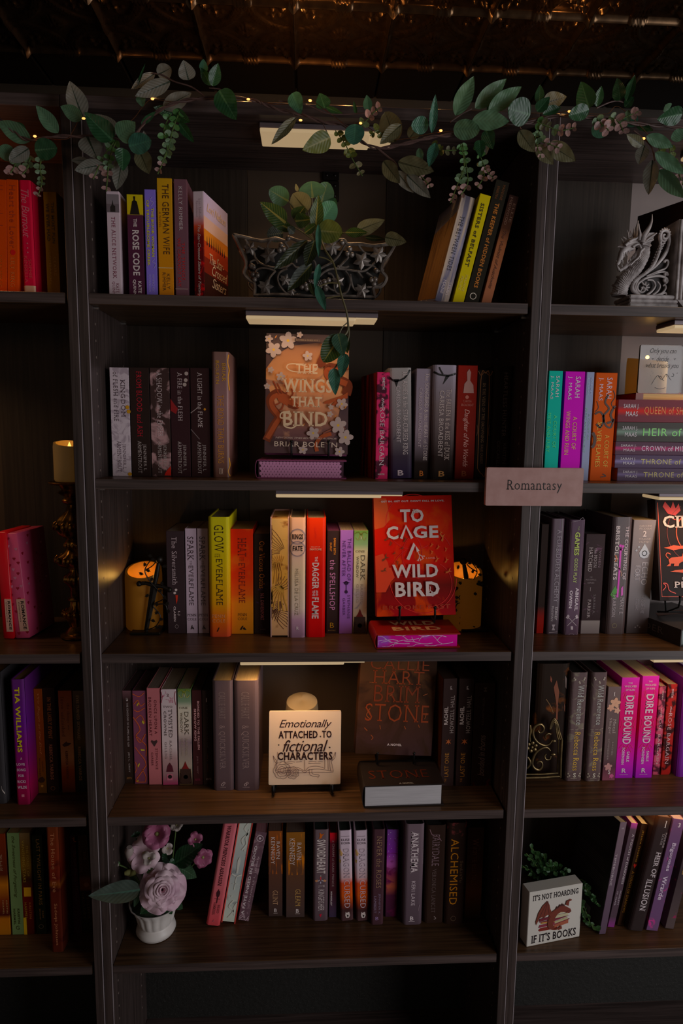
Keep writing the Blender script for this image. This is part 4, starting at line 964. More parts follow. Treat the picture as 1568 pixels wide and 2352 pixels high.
# ---- right bookcase, fourth shelf
WR = [('Wild Reverence', .115, .475, .42, .80, (110, 108, 104), 's'), ('Rebecca Ross', .545, .90, .38, .74, (134, 104, 40), 's'), ('S', .925, .965, .44, .62, (130, 122, 112), 'F', 'h')]
WE = shapes([((104, 94, 84), dots([(.16, .05), (.22, .065), (.8, .05), (.76, .065), (.48, .085), (.52, .095)], .002)), ((104, 94, 84), line([(.1, .515), (.3, .515)], .0008)), ((104, 94, 84), line([(.4, .515), (.6, .515)], .0008)), ((104, 94, 84), line([(.7, .515), (.95, .51)], .0008)), ((104, 94, 84), dots([(.14, .93), (.22, .95), (.12, .96), (.86, .93), (.8, .95), (.9, .96)], .002)), ((110, 100, 90), line([(.3, .975), (.7, .973)], .001))])
bk(4, 1298, 1335, 1794, 1313.4, 1545, (62, 50, 50), WR, 'grey-brown hardcover with white and gold lettering, left one of two alike', kind='hc', extra=WE, page=(.03, .025, .02), pat=('marble', (76, 68, 60), 40, .62))
bk(4, 1344, 1379, 1794.6, 1357, 1544.6, (62, 50, 50), WR, 'grey-brown hardcover with white and gold lettering, right one of two alike', kind='hc', extra=WE, page=(.03, .025, .02), pat=('marble', (76, 68, 60), 40, .62))
bk(4, 1382, 1411, 1793, 1396, 1577.6, ((0, (70, 58, 58)), (.7, (62, 50, 50)), (.85, (54, 36, 40)), (1, (90, 50, 60))), [('1', .055, .1, .44, .56, (130, 118, 116), 'F', 'h'), ('Metal', .34, .49, .54, .78, (120, 106, 104), 'f'), ('Slinger', .33, .50, .2, .44, (120, 106, 104), 'f'), ('RACHEL', .58, .73, .56, .68, (100, 88, 86), 'f'), ('SCHNEIDER', .55, .78, .24, .36, (100, 88, 86), 'f'), ('S', .88, .93, .42, .6, (140, 126, 124), 'F', 'h')],
   'grey paperback with a cream blossom near its top, beside the first magenta one', page=(.6, .45, .26),
   extra=shapes([((140, 104, 84), flw(.62, .17, .013, 10)), ((128, 92, 76), flw(.3, .22, .009, 50)), ((134, 100, 84), flw(.8, .25, .008, 0)), ((116, 80, 78), flw(.4, .85, .010, 20)), ((140, 120, 60), dots([(.62, .17), (.8, .25)], .002)), ((130, 60, 90), flw(.7, .95, .006, 0))]))
DB = [('THE', .045, .06, .36, .6, (150, 110, 136), 'b', 'h'), ('WOLVES', .075, .095, .16, .84, (156, 120, 140), 'b', 'h'), ('OF RUIN', .11, .13, .24, .76, (150, 110, 136), 'b', 'h'), ('DIRE', .175, .36, .3, .76, (152, 130, 146), 'F'), ('BOUND', .385, .655, .26, .74, (152, 130, 146), 'F'), ('SABLE', .73, .835, .56, .72, (150, 120, 144), 'b'), ('SORENSEN', .69, .86, .28, .44, (150, 120, 144), 'b'), ('R', .90, .945, .34, .6, (160, 140, 156), 'b', 'h'), ('REQUITED', .96, .968, .24, .72, (140, 110, 134), 'b', 'h')]
DE = shapes([((176, 30, 84), line([(.1, .16), (.25, .14), (.2, .2), (.35, .17)], .0010)), ((176, 30, 84), line([(.9, .16), (.75, .14), (.8, .2), (.68, .17)], .0010)), ((176, 30, 84), line([(.1, .7), (.3, .66), (.5, .69), (.7, .66), (.9, .7)], .0012)), ((176, 30, 84), line([(.2, .74), (.4, .68), (.5, .72), (.6, .68), (.82, .74)], .001)), ((176, 30, 84), line([(.08, .4), (.18, .45), (.1, .5)], .001)), ((176, 30, 84), line([(.92, .4), (.82, .45), (.9, .5)], .001))])
DC = ((0, (126, 28, 108)), (.2, (142, 12, 76)), (.5, (146, 10, 68)), (.75, (124, 14, 96)), (1, (104, 26, 116)))
bk(4, 1411.8, 1451.6, 1787.4, 1427.5, 1556.7, DC, DB, 'vivid magenta paperback with white ornate title, left one of two alike', extra=DE, page=(.72, .54, .32))
bk(4, 1458, 1495.7, 1787, 1475.7, 1553, DC, DB, 'vivid magenta paperback with white ornate title, right one of two alike', extra=DE, page=(.72, .54, .32))
RB = [('SMITH', .05, .15, .42, .62, (130, 104, 108), 'F'), ('the', .24, .31, .4, .62, (150, 120, 124), 'i'), ('ROSE BARGAIN', .31, .88, .3, .66, (140, 112, 116), 'f')]
bk(4, 1499, 1514, 1776, 1516, 1576, (120, 50, 66), RB, 'narrow pink rose-patterned paperback touching the second magenta one', pat=('blot', (50, 26, 34), 60, .52), page=(.6, .45, .26))
bk(4, 1517.5, 1539, 1775, 1532, 1572, (104, 26, 24), RB, 'narrow dark red rose-patterned paperback near the right picture edge', pat=('blot', (34, 14, 14), 60, .5), page=(.6, .45, .26))
bk(4, 1554, 1600, 1785, 1574, 1560, (74, 30, 92), [], 'violet book cut by the right edge, fourth shelf', pat=None, page=(.3, .1, .12), kind='hc')
# ---- left bookcase, fourth shelf
bk(4, -24, 13, 1818.5, -34, 1547, (34, 32, 33), [('J', .86, .93, .76, .94, (100, 92, 88), 'i', 'd')], 'dark grey hardcover cut by the left edge of the picture, fourth shelf', kind='hc', page=(.5, .28, .1), Y=.06)
bk(4, 19, 35, 1804, 8, 1587, (62, 12, 38), [("MARGO'S GOT MONEY TROUBLES", .06, .92, .5, .75, (86, 26, 52), 'b')], 'thin dark magenta book behind the purple one with yellow lettering', Y=.115, page=(.2, .1, .05), dep=.1)
bk(4, 37.5, 67, 1817.6, 24, 1561, ((0, (54, 26, 60)), (.35, (56, 18, 70)), (.6, (68, 12, 54)), (.85, (84, 8, 36)), (1, (70, 9, 28))), [('TIA WILLIAMS', .06, .575, .28, .66, (146, 130, 14), 'b'), ('A', .615, .635, .46, .58, (124, 100, 112), 'b', 'h'), ('LOVE', .66, .682, .14, .78, (124, 100, 112), 'b', 'h'), ('SONG', .705, .727, .14, .82, (124, 100, 112), 'b', 'h'), ('FOR', .752, .774, .24, .68, (124, 100, 112), 'b', 'h'), ('RICKI', .80, .822, .14, .78, (124, 100, 112), 'b', 'h'), ('WILDE', .846, .868, .12, .84, (124, 100, 112), 'b', 'h')],
   'purple to crimson hardcover with big yellow lettering, left-hand fourth shelf', kind='hc', Y=.055, page=(.5, .27, .09), extra=shapes([((110, 60, 70), rect(.915, .935, .4, .62))]))
bk(4, 79.4, 106.5, 1804, 67, 1582.6, ((0, (86, 38, 10)), (.5, (76, 30, 8)), (.85, (60, 34, 8)), (1, (58, 38, 18))), [('We Begin at the End', .045, .62, .34, .66, (110, 64, 34), 'i'), ('CHRIS', .69, .79, .6, .76, (40, 22, 8), 's'), ('WHITAKER', .66, .84, .26, .42, (40, 22, 8), 's')],
   'rusty orange paperback with a script title, right of the purple hardcover', page=(.16, .09, .03), Y=.10, extra=shapes([((24, 14, 8), blob([(.05, .88), (.25, .85), (.6, .84), (.9, .87), (.7, .895), (.3, .9)])), ((96, 66, 30), dots([(.5, .93)], .003))]))
bk(4, 108, 135, 1804, 95, 1580, (26, 18, 15), [('IN THE LIKELY EVENT', .09, .48, .34, .66, (80, 44, 22), 'b'), ('REBECCA YARROS', .535, .87, .34, .62, (84, 50, 36), 'b')], 'black paperback with narrow copper capitals, second from the left upright', page=(.10, .055, .02), Y=.10, pat=('streak', (76, 24, 26), 50, .68, .3, .8), extra=shapes([((70, 44, 24), ring(.5, .955, .0045, .001))]))
bk(4, 142.5, 173, 1804, 128, 1587, ((0, (84, 42, 28)), (.4, (96, 60, 40)), (.65, (108, 72, 48)), (.78, (90, 40, 20)), (1, (52, 28, 20))), [('the things we', .12, .38, .56, .8, (56, 28, 20), 'f'), ('leave unfinished', .06, .445, .18, .42, (56, 28, 20), 'f'), ('REBECCA YARROS', .585, .86, .36, .54, (60, 32, 24), 'b')],
   'peach-brown paperback with a small paper boat, left-hand fourth shelf', page=(.10, .06, .03), Y=.10, extra=shapes([((42, 24, 20), blob([(.15, .525), (.4, .5), (.48, .49), (.52, .505), (.82, .51), (.68, .53), (.3, .545)]))]))
bk(4, 175.5, 203, 1804, 161, 1587, ((0, (54, 44, 36)), (.3, (40, 36, 32)), (.5, (50, 38, 20)), (.6, (34, 32, 28)), (1, (16, 14, 12))), [('EYES TURNED SKYWARD', .045, .475, .26, .5, (84, 66, 48), 'b'), ('REBECCA YARROS', .545, .88, .26, .5, (78, 56, 34), 'b')], 'dark olive paperback partly hidden by the left upright, fourth shelf', page=(.08, .05, .02), Y=.10)
# ---- centre bookcase, lowest shelf
TORCH = shapes([((30, 16, 18), blob([(.5, .65), (.36, .69), (.4, .72), (.5, .735), (.6, .72), (.64, .69), (.58, .66), (.56, .68)])), ((30, 16, 18), line([(.5, .73), (.5, .785)], .0022)), ((30, 16, 18), line([(.3, .745), (.7, .745)], .001)), ((84, 40, 44), blob([(.4, .97), (.5, .94), (.6, .97), (.5, .96)]))])
bk(5, 472.7, 504.6, 2128, 514, 1885, ((0, (122, 62, 68)), (.5, (118, 62, 66)), (1, (134, 48, 52))), [('WARRIOR PRINCESS ASSASSIN', .055, .62, .36, .62, (36, 18, 20), 'F'), ('BRIGID', .80, .88, .62, .78, (66, 32, 34), 'F'), ('KEMMERER', .78, .9, .32, .5, (66, 32, 34), 'F')], 'salmon pink hardcover leaning right, first book after the flowers', kind='hc', extra=TORCH, rough=.5)


bk(5, 507, 540, 2126, 549, 1885, (128, 44, 40), [], 'red-boarded hardcover turned spine-in, its grey edge painted with a sword', kind='hc', rev=(((0, (90, 92, 86)), (.5, (76, 78, 78)), (1, (96, 98, 90))), ('blot', (62, 64, 64), 26, .6)), extra=sword_edge, rough=.5)
bk(5, 545.6, 571, 2117, 587, 1913.6, (48, 36, 40), [('A FATE INKED IN BLOOD', .155, .93, .16, .42, (136, 124, 126), 'b', 'u'), ('DANIELLE L. JENSEN', .27, .78, .62, .80, (92, 78, 82), 's', 'u')], 'dark paperback with upward white lettering leaning on the painted-edge book', extra=shapes([((120, 108, 112), ring(.5, .07, .0075, .0014)), ((110, 98, 102), dots([(.5, .07)], .003)), ((90, 76, 80), ring(.35, .96, .006, .0014)), ((90, 76, 80), line([(.1, .99), (.4, .95), (.7, .99), (.9, .94)], .0016))]), page=(.3, .16, .18), pat=('marble', (66, 52, 56), 36, .6))
RK = lambda a, b: [('RAVEN', a, a + .2, .56, .82, (130, 116, 112), 's'), ('KENNEDY', a - .05, a + .26, .18, .46, (130, 116, 112), 's')]
bk(5, 616.7, 648, 2104, 616, 1909.4, ((0, (66, 36, 20)), (.25, (56, 33, 23)), (.45, (46, 31, 26)), (1, (34, 28, 27))), RK(.12, 0) + [('GLINT', .69, .86, .3, .66, (104, 78, 58), 'f'), ('B', .905, .945, .4, .6, (130, 118, 116), 'F', 'h')], 'narrower of two dark paperbacks streaked with orange at the top, lowest shelf', pat=('streak', (124, 60, 22), 260, .60, .02, .5), page=(.2, .13, .1), extra=shapes([((120, 108, 104), rect(.957, .961, .36, .66))]))
bk(5, 656.8, 698.7, 2107, 656.5, 1912.4, ((0, (70, 44, 20)), (.25, (60, 37, 20)), (.45, (48, 33, 26)), (1, (38, 31, 30))), RK(.12, 0) + [('GLEAM', .665, .865, .5, .78, (104, 78, 44), 'f'), ('B', .90, .945, .54, .7, (130, 118, 116), 'F', 'h')], 'wider of two dark paperbacks streaked with orange at the top, lowest shelf', pat=('streak', (130, 72, 20), 240, .60, .02, .5), page=(.2, .13, .1), extra=shapes([((120, 108, 104), rect(.955, .96, .5, .76))]))
bk(5, 718.5, 752, 2115, 713, 1906.5, ((0, (54, 44, 46)), (1, (46, 37, 40))), [('SWORDHEART', .105, .475, .22, .82, (122, 110, 108), 'b'), ('T. KINGFISHER', .60, .885, .34, .76, (122, 110, 110), 's')], 'dark grey hardcover with an orange bird and a small sword on its spine', kind='hc', page=(.02, .03, .025),
   extra=shapes([((138, 64, 20), blob([(.42, .07), (.4, .03), (.55, .05), (.72, .04), (.6, .06), (.52, .09), (.36, .095)])), ((118, 40, 44), line([(.5, .51), (.5, .55)], .0028)), ((110, 104, 110), line([(.3, .56), (.5, .545), (.7, .56)], .0014)), ((96, 64, 44), blob([(.1, .555), (.28, .54), (.34, .555), (.2, .57)])), ((96, 64, 44), blob([(.9, .555), (.72, .54), (.66, .555), (.8, .57)])), ((110, 104, 120), line([(.5, .565), (.5, .585)], .0022)), ((120, 24, 36), blob([(.42, .93), (.6, .92), (.52, .96)])), ((110, 120, 104), dots([(.5, .502)], .0014))]))
bk(5, 755, 772, 2107, 753.7, 1913.4, ((0, (120, 14, 20)), (.06, (90, 14, 20)), (.12, (42, 16, 20)), (.7, (36, 22, 24)), (1, (36, 30, 40))), [('a CHARM of DARK PRINCE', .09, .63, .36, .62, (86, 70, 70), 'f'), ('KINGSLEY', .69, .86, .2, .4, (110, 100, 100), 'b')], 'slim dark paperback with a red top between two hardcovers, lowest shelf', page=(.1, .06, .05))
DK = [('ELISE', .09, .115, .22, .86, (40, 34, 38), 's', 'h'), ('KOVA', .125, .15, .22, .88, (40, 34, 38), 's', 'h'), ('DRAGON', .20, .52, .34, .78, (84, 74, 80), 'f'), ('CURSED', .545, .855, .34, .78, (120, 106, 112), 'f')]
DKC = ((0, (112, 98, 106)), (.4, (116, 102, 108)), (.52, (112, 90, 92)), (.58, (108, 40, 24)), (.72, (112, 44, 14)), (.82, (64, 26, 18)), (.88, (36, 25, 25)), (1, (44, 32, 33)))
DKE = shapes([((108, 84, 54), blob([(.0, .22), (.1, .2), (.3, .25), (.2, .28), (.05, .27)])), ((112, 92, 50), blob([(.0, .32), (.16, .32), (.1, .36), (0, .35)])), ((30, 24, 26), line([(.2, .06), (.85, .062)], .0006)), ((104, 94, 92), blob([(.42, .9), (.5, .912), (.7, .9), (.76, .94), (.66, .97), (.46, .97), (.38, .94)])), ((34, 24, 24), blob([(.5, .93), (.66, .94), (.56, .965)]))])
bk(5, 781.8, 810.8, 2115, 777, 1908.4, DKC, DK, 'white hardcover burning to orange at its foot, left one of two alike', kind='hc', page=(.02, .03, .02), extra=DKE)
bk(5, 818, 846.6, 2115, 814, 1908.4, DKC, DK, 'white hardcover burning to orange at its foot, right one of two alike', kind='hc', page=(.02, .03, .02), extra=DKE)
bk(5, 852, 879.6, 2112, 851.4, 1905.5, (40, 28, 31), [('NEVER the ROSES', .07, .61, .34, .76, (84, 64, 50), 'f'), ('JENNIFER K.', .67, .89, .54, .74, (70, 58, 70), 's'), ('LAMBERT', .695, .875, .2, .4, (70, 58, 70), 's'), ('B', .915, .95, .36, .6, (84, 66, 90), 'f', 'h')], 'black hardcover with bronze lettering beside the starry purple paperback', Y=.10, page=(.05, .04, .04), kind='hc', rough=.25)
bk(5, 884.5, 910, 2106, 885.5, 1906, ((0, (58, 34, 72)), (.25, (70, 28, 84)), (.4, (92, 44, 84)), (.5, (70, 28, 44)), (.65, (92, 44, 34)), (.75, (44, 22, 32)), (1, (36, 22, 30))), [], 'paperback printed with a purple starry sky, no lettering, lowest shelf', page=(.05, .04, .05), pat=('marble', (54, 18, 36), 26, .58), extra=shapes([((130, 118, 130), dots([(.1, .05), (.3, .1), (.2, .16), (.7, .1), (.4, .21), (.15, .24), (.6, .3), (.3, .03), (.9, .2), (.25, .3)], .0008))]))
bk(5, 925, 967.6, 2124, 928, 1893.7, ((0, (58, 48, 52)), (1, (46, 38, 42))), [('ANATHEMA', .07, .48, .32, .72, (122, 110, 112), 'F'), ('KERI LAKE', .56, .805, .4, .6, (112, 100, 104), 's'), ('B', .915, .955, .36, .56, (130, 118, 120), 'F', 'h')], 'wide charcoal hardcover with spiky white capitals, lowest shelf', kind='hc', page=(.03, .025, .025), extra=shapes([((124, 112, 114), rect(.963, .968, .3, .62)), ((80, 68, 72), line([(.96, .25), (.98, .4)], .0008)), ((80, 68, 72), line([(.85, .8), (.8, .86)], .0008))]))
bk(5, 973, 1018, 2120, 976, 1896, (30, 23, 21), [('FAIRYDALE', .09, .41, .3, .66, (74, 58, 62), 'f'), ('VERONICA LANCET', .44, .89, .34, .54, (58, 47, 46), 'f')], 'wide black book with a dim silver title, between charcoal and gold-lettered ones', page=(.04, .03, .03), kind='hc', extra=shapes([((78, 58, 62), line([(.15, .04), (.3, .1), (.6, .12), (.75, .16)], .0014)), ((84, 72, 70), line([(.5, .93), (.6, .95), (.5, .96)], .0014))]))
bk(5, 1020, 1064, 2123, 1029, 1890.6, (27, 20, 18), [('ALCHEMISED', .155, .80, .2, .6, (112, 66, 8), 's'), ('SenLinYu', .37, .58, .7, .84, (62, 46, 34), 's')], 'wide black hardcover with bold gold capitals, lowest shelf', kind='hc', page=(.04, .03, .02), pat=('blot', (60, 30, 30), 70, .6, 0, .15), extra=shapes([((54, 42, 34), ring(.45, .94, .006, .0012))]))
bk(5, 1066, 1103, 2111, 1079, 1901, ((0, (30, 20, 18)), (.4, (34, 20, 16)), (.7, (52, 28, 14)), (1, (26, 19, 16))), [('W', .12, .2, .3, .68, (66, 40, 30), 'f'), ('FOR', .2, .25, .7, .8, (60, 38, 28), 'f'), ('HOM THE BELLE TOLLS', .205, .62, .34, .6, (60, 38, 28), 'f')], 'dark brown paperback in shadow, last at the right end of the lowest shelf', page=(.04, .03, .02), Y=.11)
# ---- right bookcase, lowest shelf
bk(5, 1378, 1395.4, 2092, 1427.6, 1894.6, ((0, (76, 62, 68)), (.5, (66, 54, 62)), (1, (58, 46, 56))), [('SARA', .045, .06, .3, .7, (124, 112, 116), 's', 'h'), ('TIMEBORNE', .28, .56, .12, .42, (124, 112, 116), 's')], 'grey paperback leaning right with its black text-covered back showing', Y=.05, yaw=12, page=(.66, .5, .3),
   extra=lambda t, w_, h_, d_, k, fy: blurb_side(t, w_, h_, d_, k))


bk(5, 1398.4, 1413.7, 2080, 1449, 1892, ((0, (120, 50, 100)), (.04, (100, 44, 84)), (.06, (60, 48, 54)), (.9, (56, 44, 50)), (1, (96, 40, 90))), [('A TOUCH of DARKNESS', .10, .58, .5, .82, (116, 104, 108), 'b'), ('SCARLETT', .64, .78, .6, .82, (110, 98, 104), 'b'), ('ST. CLAIR', .65, .79, .18, .38, (110, 98, 104), 'b')], 'dark paperback with purple top and foot, second of the slanting row near the floor', Y=.07, page=(.66, .5, .3), rough=.35)
bk(5, 1420, 1435, 2078.6, 1473, 1894, (38, 26, 20), [('JESSICA THORNE', .06, .37, .3, .62, (130, 92, 30), 's'), ('A TOUCH OF SHADOWS', .46, .87, .3, .66, (132, 90, 26), 'f')], 'black paperback with orange lettering and a small red heart, leaning near the floor', Y=.075, page=(.6, .46, .26), extra=shapes([((150, 24, 14), blob([(.5, .43), (.25, .40), (.35, .385), (.5, .395), (.65, .385), (.75, .40)]))]))
bk(5, 1445.4, 1482, 2094, 1508, 1880, ((0, (50, 32, 22)), (.1, (34, 26, 26)), (1, (34, 28, 28))), [('I', .03, .09, .6, .7, (140, 128, 126), 'F', 'h'), ('MADELINE', .13, .26, .78, .9, (120, 108, 110), 'f'), ('TAYLOR', .14, .24, .6, .72, (120, 108, 110), 'f'), ('HEIR OF', .30, .52, .5, .82, (128, 116, 118), 'F'), ('ILLUSION', .54, .82, .34, .74, (128, 116, 118), 'F')], 'thick black hardcover with white lettering and red smoke, leaning near the floor', kind='hc', Y=.055, rough=.25, pat=('streak', (110, 20, 30), 34, .68, .2, .6), page=(.1, .05, .04))
bk(5, 1487, 1514, 2090, 1546, 1884, (72, 50, 74), [('3', .03, .07, .5, .7, (140, 128, 136), 'F', 'h'), ('Bigurmes', .21, .46, .3, .72, (140, 124, 138), 'F'), ('Wrarde', .50, .72, .3, .72, (140, 124, 138), 'F')], 'plum paperback with white blackletter title, leaning near the floor', Y=.055, pat=('marble', (130, 40, 90), 34, .66), page=(.3, .2, .2))
bk(5, 1530.4, 1550.7, 2085, 1590, 1884, ((0, (60, 50, 52)), (.5, (44, 36, 38)), (1, (60, 50, 50))), [('of GOLD and', .25, .5, .3, .66, (130, 100, 60), 'F')], 'dark floral book leaning at the right picture edge, lowest shelf', Y=.06, pat=('blot', (110, 26, 60), 50, .66), page=(.2, .14, .12))
# ---- left bookcase, lowest shelf
bk(5, -12, 22.4, 2122.8, -24, 1916, ((0, (66, 22, 8)), (.4, (48, 18, 10)), (.5, (104, 58, 8)), (.65, (70, 26, 8)), (.8, (40, 12, 10)), (.84, (100, 54, 6)), (1, (96, 56, 8))), [('THE Book OF', .2, .36, .56, .74, (104, 84, 66), 'f'), ('KRISTIN', .65, .78, .84, .94, (104, 78, 50), 's'), ('HARMEL', .65, .79, .6, .7, (104, 78, 50), 's')], 'orange and black paperback cut by the left edge, lowest shelf', Y=.10, page=(.32, .18, .06))
bk(5, 27, 54, 2120, 13, 1914, (62, 74, 46), [('the Sweetness of Forgetting', .03, .63, .34, .66, (38, 40, 22), 'i'), ('KRISTIN', .74, .89, .56, .74, (34, 36, 20), 'b'), ('HARMEL', .74, .9, .22, .38, (34, 36, 20), 'b'), ('G', .91, .95, .36, .66, (36, 38, 24), 's', 'h')], 'sage green paperback on the left-hand lowest shelf', Y=.10, page=(.4, .24, .1))
bk(5, 54.5, 77.6, 2119.6, 42, 1914, ((0, (70, 54, 36)), (.15, (60, 40, 14)), (.32, (72, 48, 10)), (.45, (34, 18, 8)), (.65, (60, 10, 8)), (1, (44, 14, 10))), [('THE FOREST OF', .12, .42, .62, .84, (96, 72, 30), 's'), ('VANISHING STARS', .07, .48, .2, .46, (98, 76, 30), 's'), ('KRISTIN', .68, .84, .62, .84, (110, 60, 30), 's'), ('HARMEL', .68, .84, .18, .42, (100, 70, 20), 's')], 'paperback with a misty gold top and red foot, right of the sage green one', Y=.10, page=(.4, .24, .1), extra=shapes([((132, 92, 10), rect(.53, .62, .2, .9)), ((120, 92, 10), rect(.83, 1, .0, .3))]))
bk(5, 83, 106, 2119.5, 72, 1920, (26, 28, 22), [('LAST TWILIGHT IN PARIS', .035, .70, .4, .74, (100, 76, 40), 's'), ('PAM', .76, .83, .66, .82, (92, 66, 34), 'b'), ('JENOFF', .735, .85, .36, .52, (92, 66, 34), 'b')], 'very dark green paperback with tan capitals, left-hand lowest shelf', Y=.10, page=(.03, .04, .03), extra=shapes([((80, 70, 60), ring(.5, .92, .005, .001))]))
bk(5, 117, 143, 2136.8, 96, 1896, ((0, (64, 30, 18)), (.3, (72, 24, 15)), (.42, (62, 19, 13)), (.47, (84, 42, 14)), (.5, (54, 18, 12)), (1, (46, 19, 14))), [('The House of Eve', .06, .52, .34, .68, (110, 66, 44), 's'), ('Sadeqa Johnson', .61, .94, .34, .66, (110, 66, 44), 's')], 'dark red hardcover with salmon lettering standing proud of its neighbours, lowest shelf', kind='hc', Y=.045, page=(.1, .05, .02), pat=('blot', (36, 12, 10), 22, .6))
bk(5, 168, 187, 2116, 152, 1920, (34, 18, 22), [('The Lion Women of Tehran', .15, .66, .4, .7, (62, 34, 44), 'f')], 'dim wine-coloured paperback, second from the left upright, lowest shelf', Y=.10, page=(.05, .03, .02), extra=shapes([((76, 40, 12), line([(.3, .03), (.55, .02), (.5, .05), (.8, .06)], .0016))]))
bk(5, 188, 216, 2116, 171, 1920, ((0, (30, 20, 15)), (.4, (34, 22, 14)), (.46, (60, 34, 24)), (.55, (56, 30, 20)), (.57, (20, 13, 10)), (1, (18, 12, 9))), [('THE', .16, .25, .6, .78, (56, 32, 22), 'f'), ('WHITE QUEEN', .05, .37, .22, .42, (56, 32, 22), 'f'), ('PHILIPPA', .6, .86, .58, .76, (50, 34, 10), 'f'), ('GREGORY', .58, .86, .22, .4, (50, 34, 10), 'f')], 'dim brown paperback half hidden by the left upright, lowest shelf', Y=.10, page=(.05, .03, .02), extra=shapes([((70, 42, 30), dots([(.65, .5)], .006))]))
# ---- two gift-wrapped parcels of books, left bookcase third shelf
def heart(mb, cx_, cz_, r, y=0):
    mb.poly([(cx_ + r * x, y, cz_ + r * z) for x, z in ((0, -1), (-.9, .05), (-.95, .5), (-.55, .8), (-.15, .7), (0, .4), (.15, .7), (.55, .8), (.95, .5), (.9, .05))])


def parcel(xl, xr, yb, xt, yt, c, label, hearts, dp):
    Y = min(.1, max(.03, atZ((xl + xr) / 2, yb, ZS[3]).y)); BL, BR, TL = atY(xl, yb, Y), atY(xr, yb, Y), atY(xt, yt, Y)
    lean = math.atan2(TL.x - BL.x, TL.z - ZS[3]); wd_ = (BR.x - BL.x) * math.cos(lean); h_ = math.hypot(TL.x - BL.x, TL.z - ZS[3]); k = kfor(BL.x, 3)
    t = empty('wrapped_book', label, 'parcel', Matrix.Translation(((BL.x + BR.x) / 2, Y, ZS[3] + .0003 + wd_ / 2 * abs(math.sin(lean)))) @ Matrix.Rotation(math.radians(-7), 4, 'Z') @ Matrix.Rotation(lean, 4, 'Y'), 'books gift-wrapped in paper')
    MB().bbox(-wd_ / 2, wd_ / 2, 0, dp, 0, h_, .002).build('wrapping', mat('wrap' + label[:4], lin(c, k), .38, bump=.5, nscale=35), t, True)
    if hearts:
        for nm, cc, lst in (('a', (84, 10, 22), [(.35, .95), (.1, .8), (.6, .76), (.85, .72), (.25, .7), (.75, .62), (.2, .55), (.6, .48), (.12, .42), (.62, .38), (.3, .26), (.5, .17), (.3, .05), (.1, .33), (.8, .3), (.9, .06)]), ('b', (136, 78, 96), [(.3, .88), (.8, .85), (.45, .66), (.5, .58), (.85, .5), (.2, .5)])):
            mb = MB()
            for u, v in lst: heart(mb, -wd_ / 2 + u * wd_, v * h_, .0038, -.0004)
            mb.build('printed_hearts', mat('heart' + nm, lin(cc, k), .4), t)['kind'] = 'stuff'
            mb = MB()
            for u, v in lst:
                q = len(mb.v); heart(mb, u * dp, v * h_, .004); mb.v[q:] = [(wd_ / 2 + .0004, a, b) for a, _, b in mb.v[q:]]
            mb.build('printed_hearts', mat('heart' + nm, lin(cc, k), .4), t)['kind'] = 'stuff'
    lb = MB().box(-wd_ * .1, wd_ / 2 + .0002, -.0012, 0, h_ * .07, h_ * .38).build('genre_label', mat('white_label', lin((128, 96, 84), k), .5), t)
    for s_, st, u0, u1, v0, v1 in (('ROMANCE', 'b', .2, .42, .09, .36), ('Contemporary', 's', .0, .12, .16, .35)):
        mb = MB(); letter(mb, s_, st, u0 * wd_, u1 * wd_, h_ * v0, h_ * v1, 'd', lambda u, v: (u, -.0016, v))
        mb.build('lettering', mat('label_ink', (.02, .012, .01), .5), lb)


parcel(6, 32, 1455, -12, 1223, (150, 6, 18), 'red-wrapped book cut by the left edge, behind the pink heart-patterned one', False, .10)
parcel(34, 69, 1461, 3, 1226.6, (142, 52, 78), 'pink book wrapped in heart-patterned paper with a white genre label', True, .11)

# ------------------------------------------------------------------ things facing the viewer
def frame_from(bl, br, tl, Y, lean=None, z=None, yaw=None):
    """local frame of a flat upright face from three measured corners; x along the face, z up it"""
    BL, BR = atY(*bl, Y), atY(*br, Y)
    if yaw is not None:
        BL = atY(*bl, Y); N = Vector((math.sin(math.radians(yaw)), -math.cos(math.radians(yaw)), 0))
        BR = on_plane(*br, BL, N)
    if z is not None: BL.z = z; BR.z = z
    X = (BR - BL); X.z = 0 if z is not None else X.z; W_ = X.length; X.normalize()
    ln = math.radians(lean or 0)
    back = Vector((-X.y, X.x, 0)).normalized()
    Zv = (Vector((0, 0, 1)) * math.cos(ln) + back * math.sin(ln)); Zv = (Zv - X * Zv.dot(X)).normalized()
    Yv = Zv.cross(X)
    T = on_plane(*tl, BL, -Yv); H = (T - BL).dot(Zv)
    O = (BL + BR) / 2
    M = Matrix(((X.x, Yv.x, Zv.x, O.x), (X.y, Yv.y, Zv.y, O.y), (X.z, Yv.z, Zv.z, O.z), (0, 0, 0, 1)))
    return M, W_, H


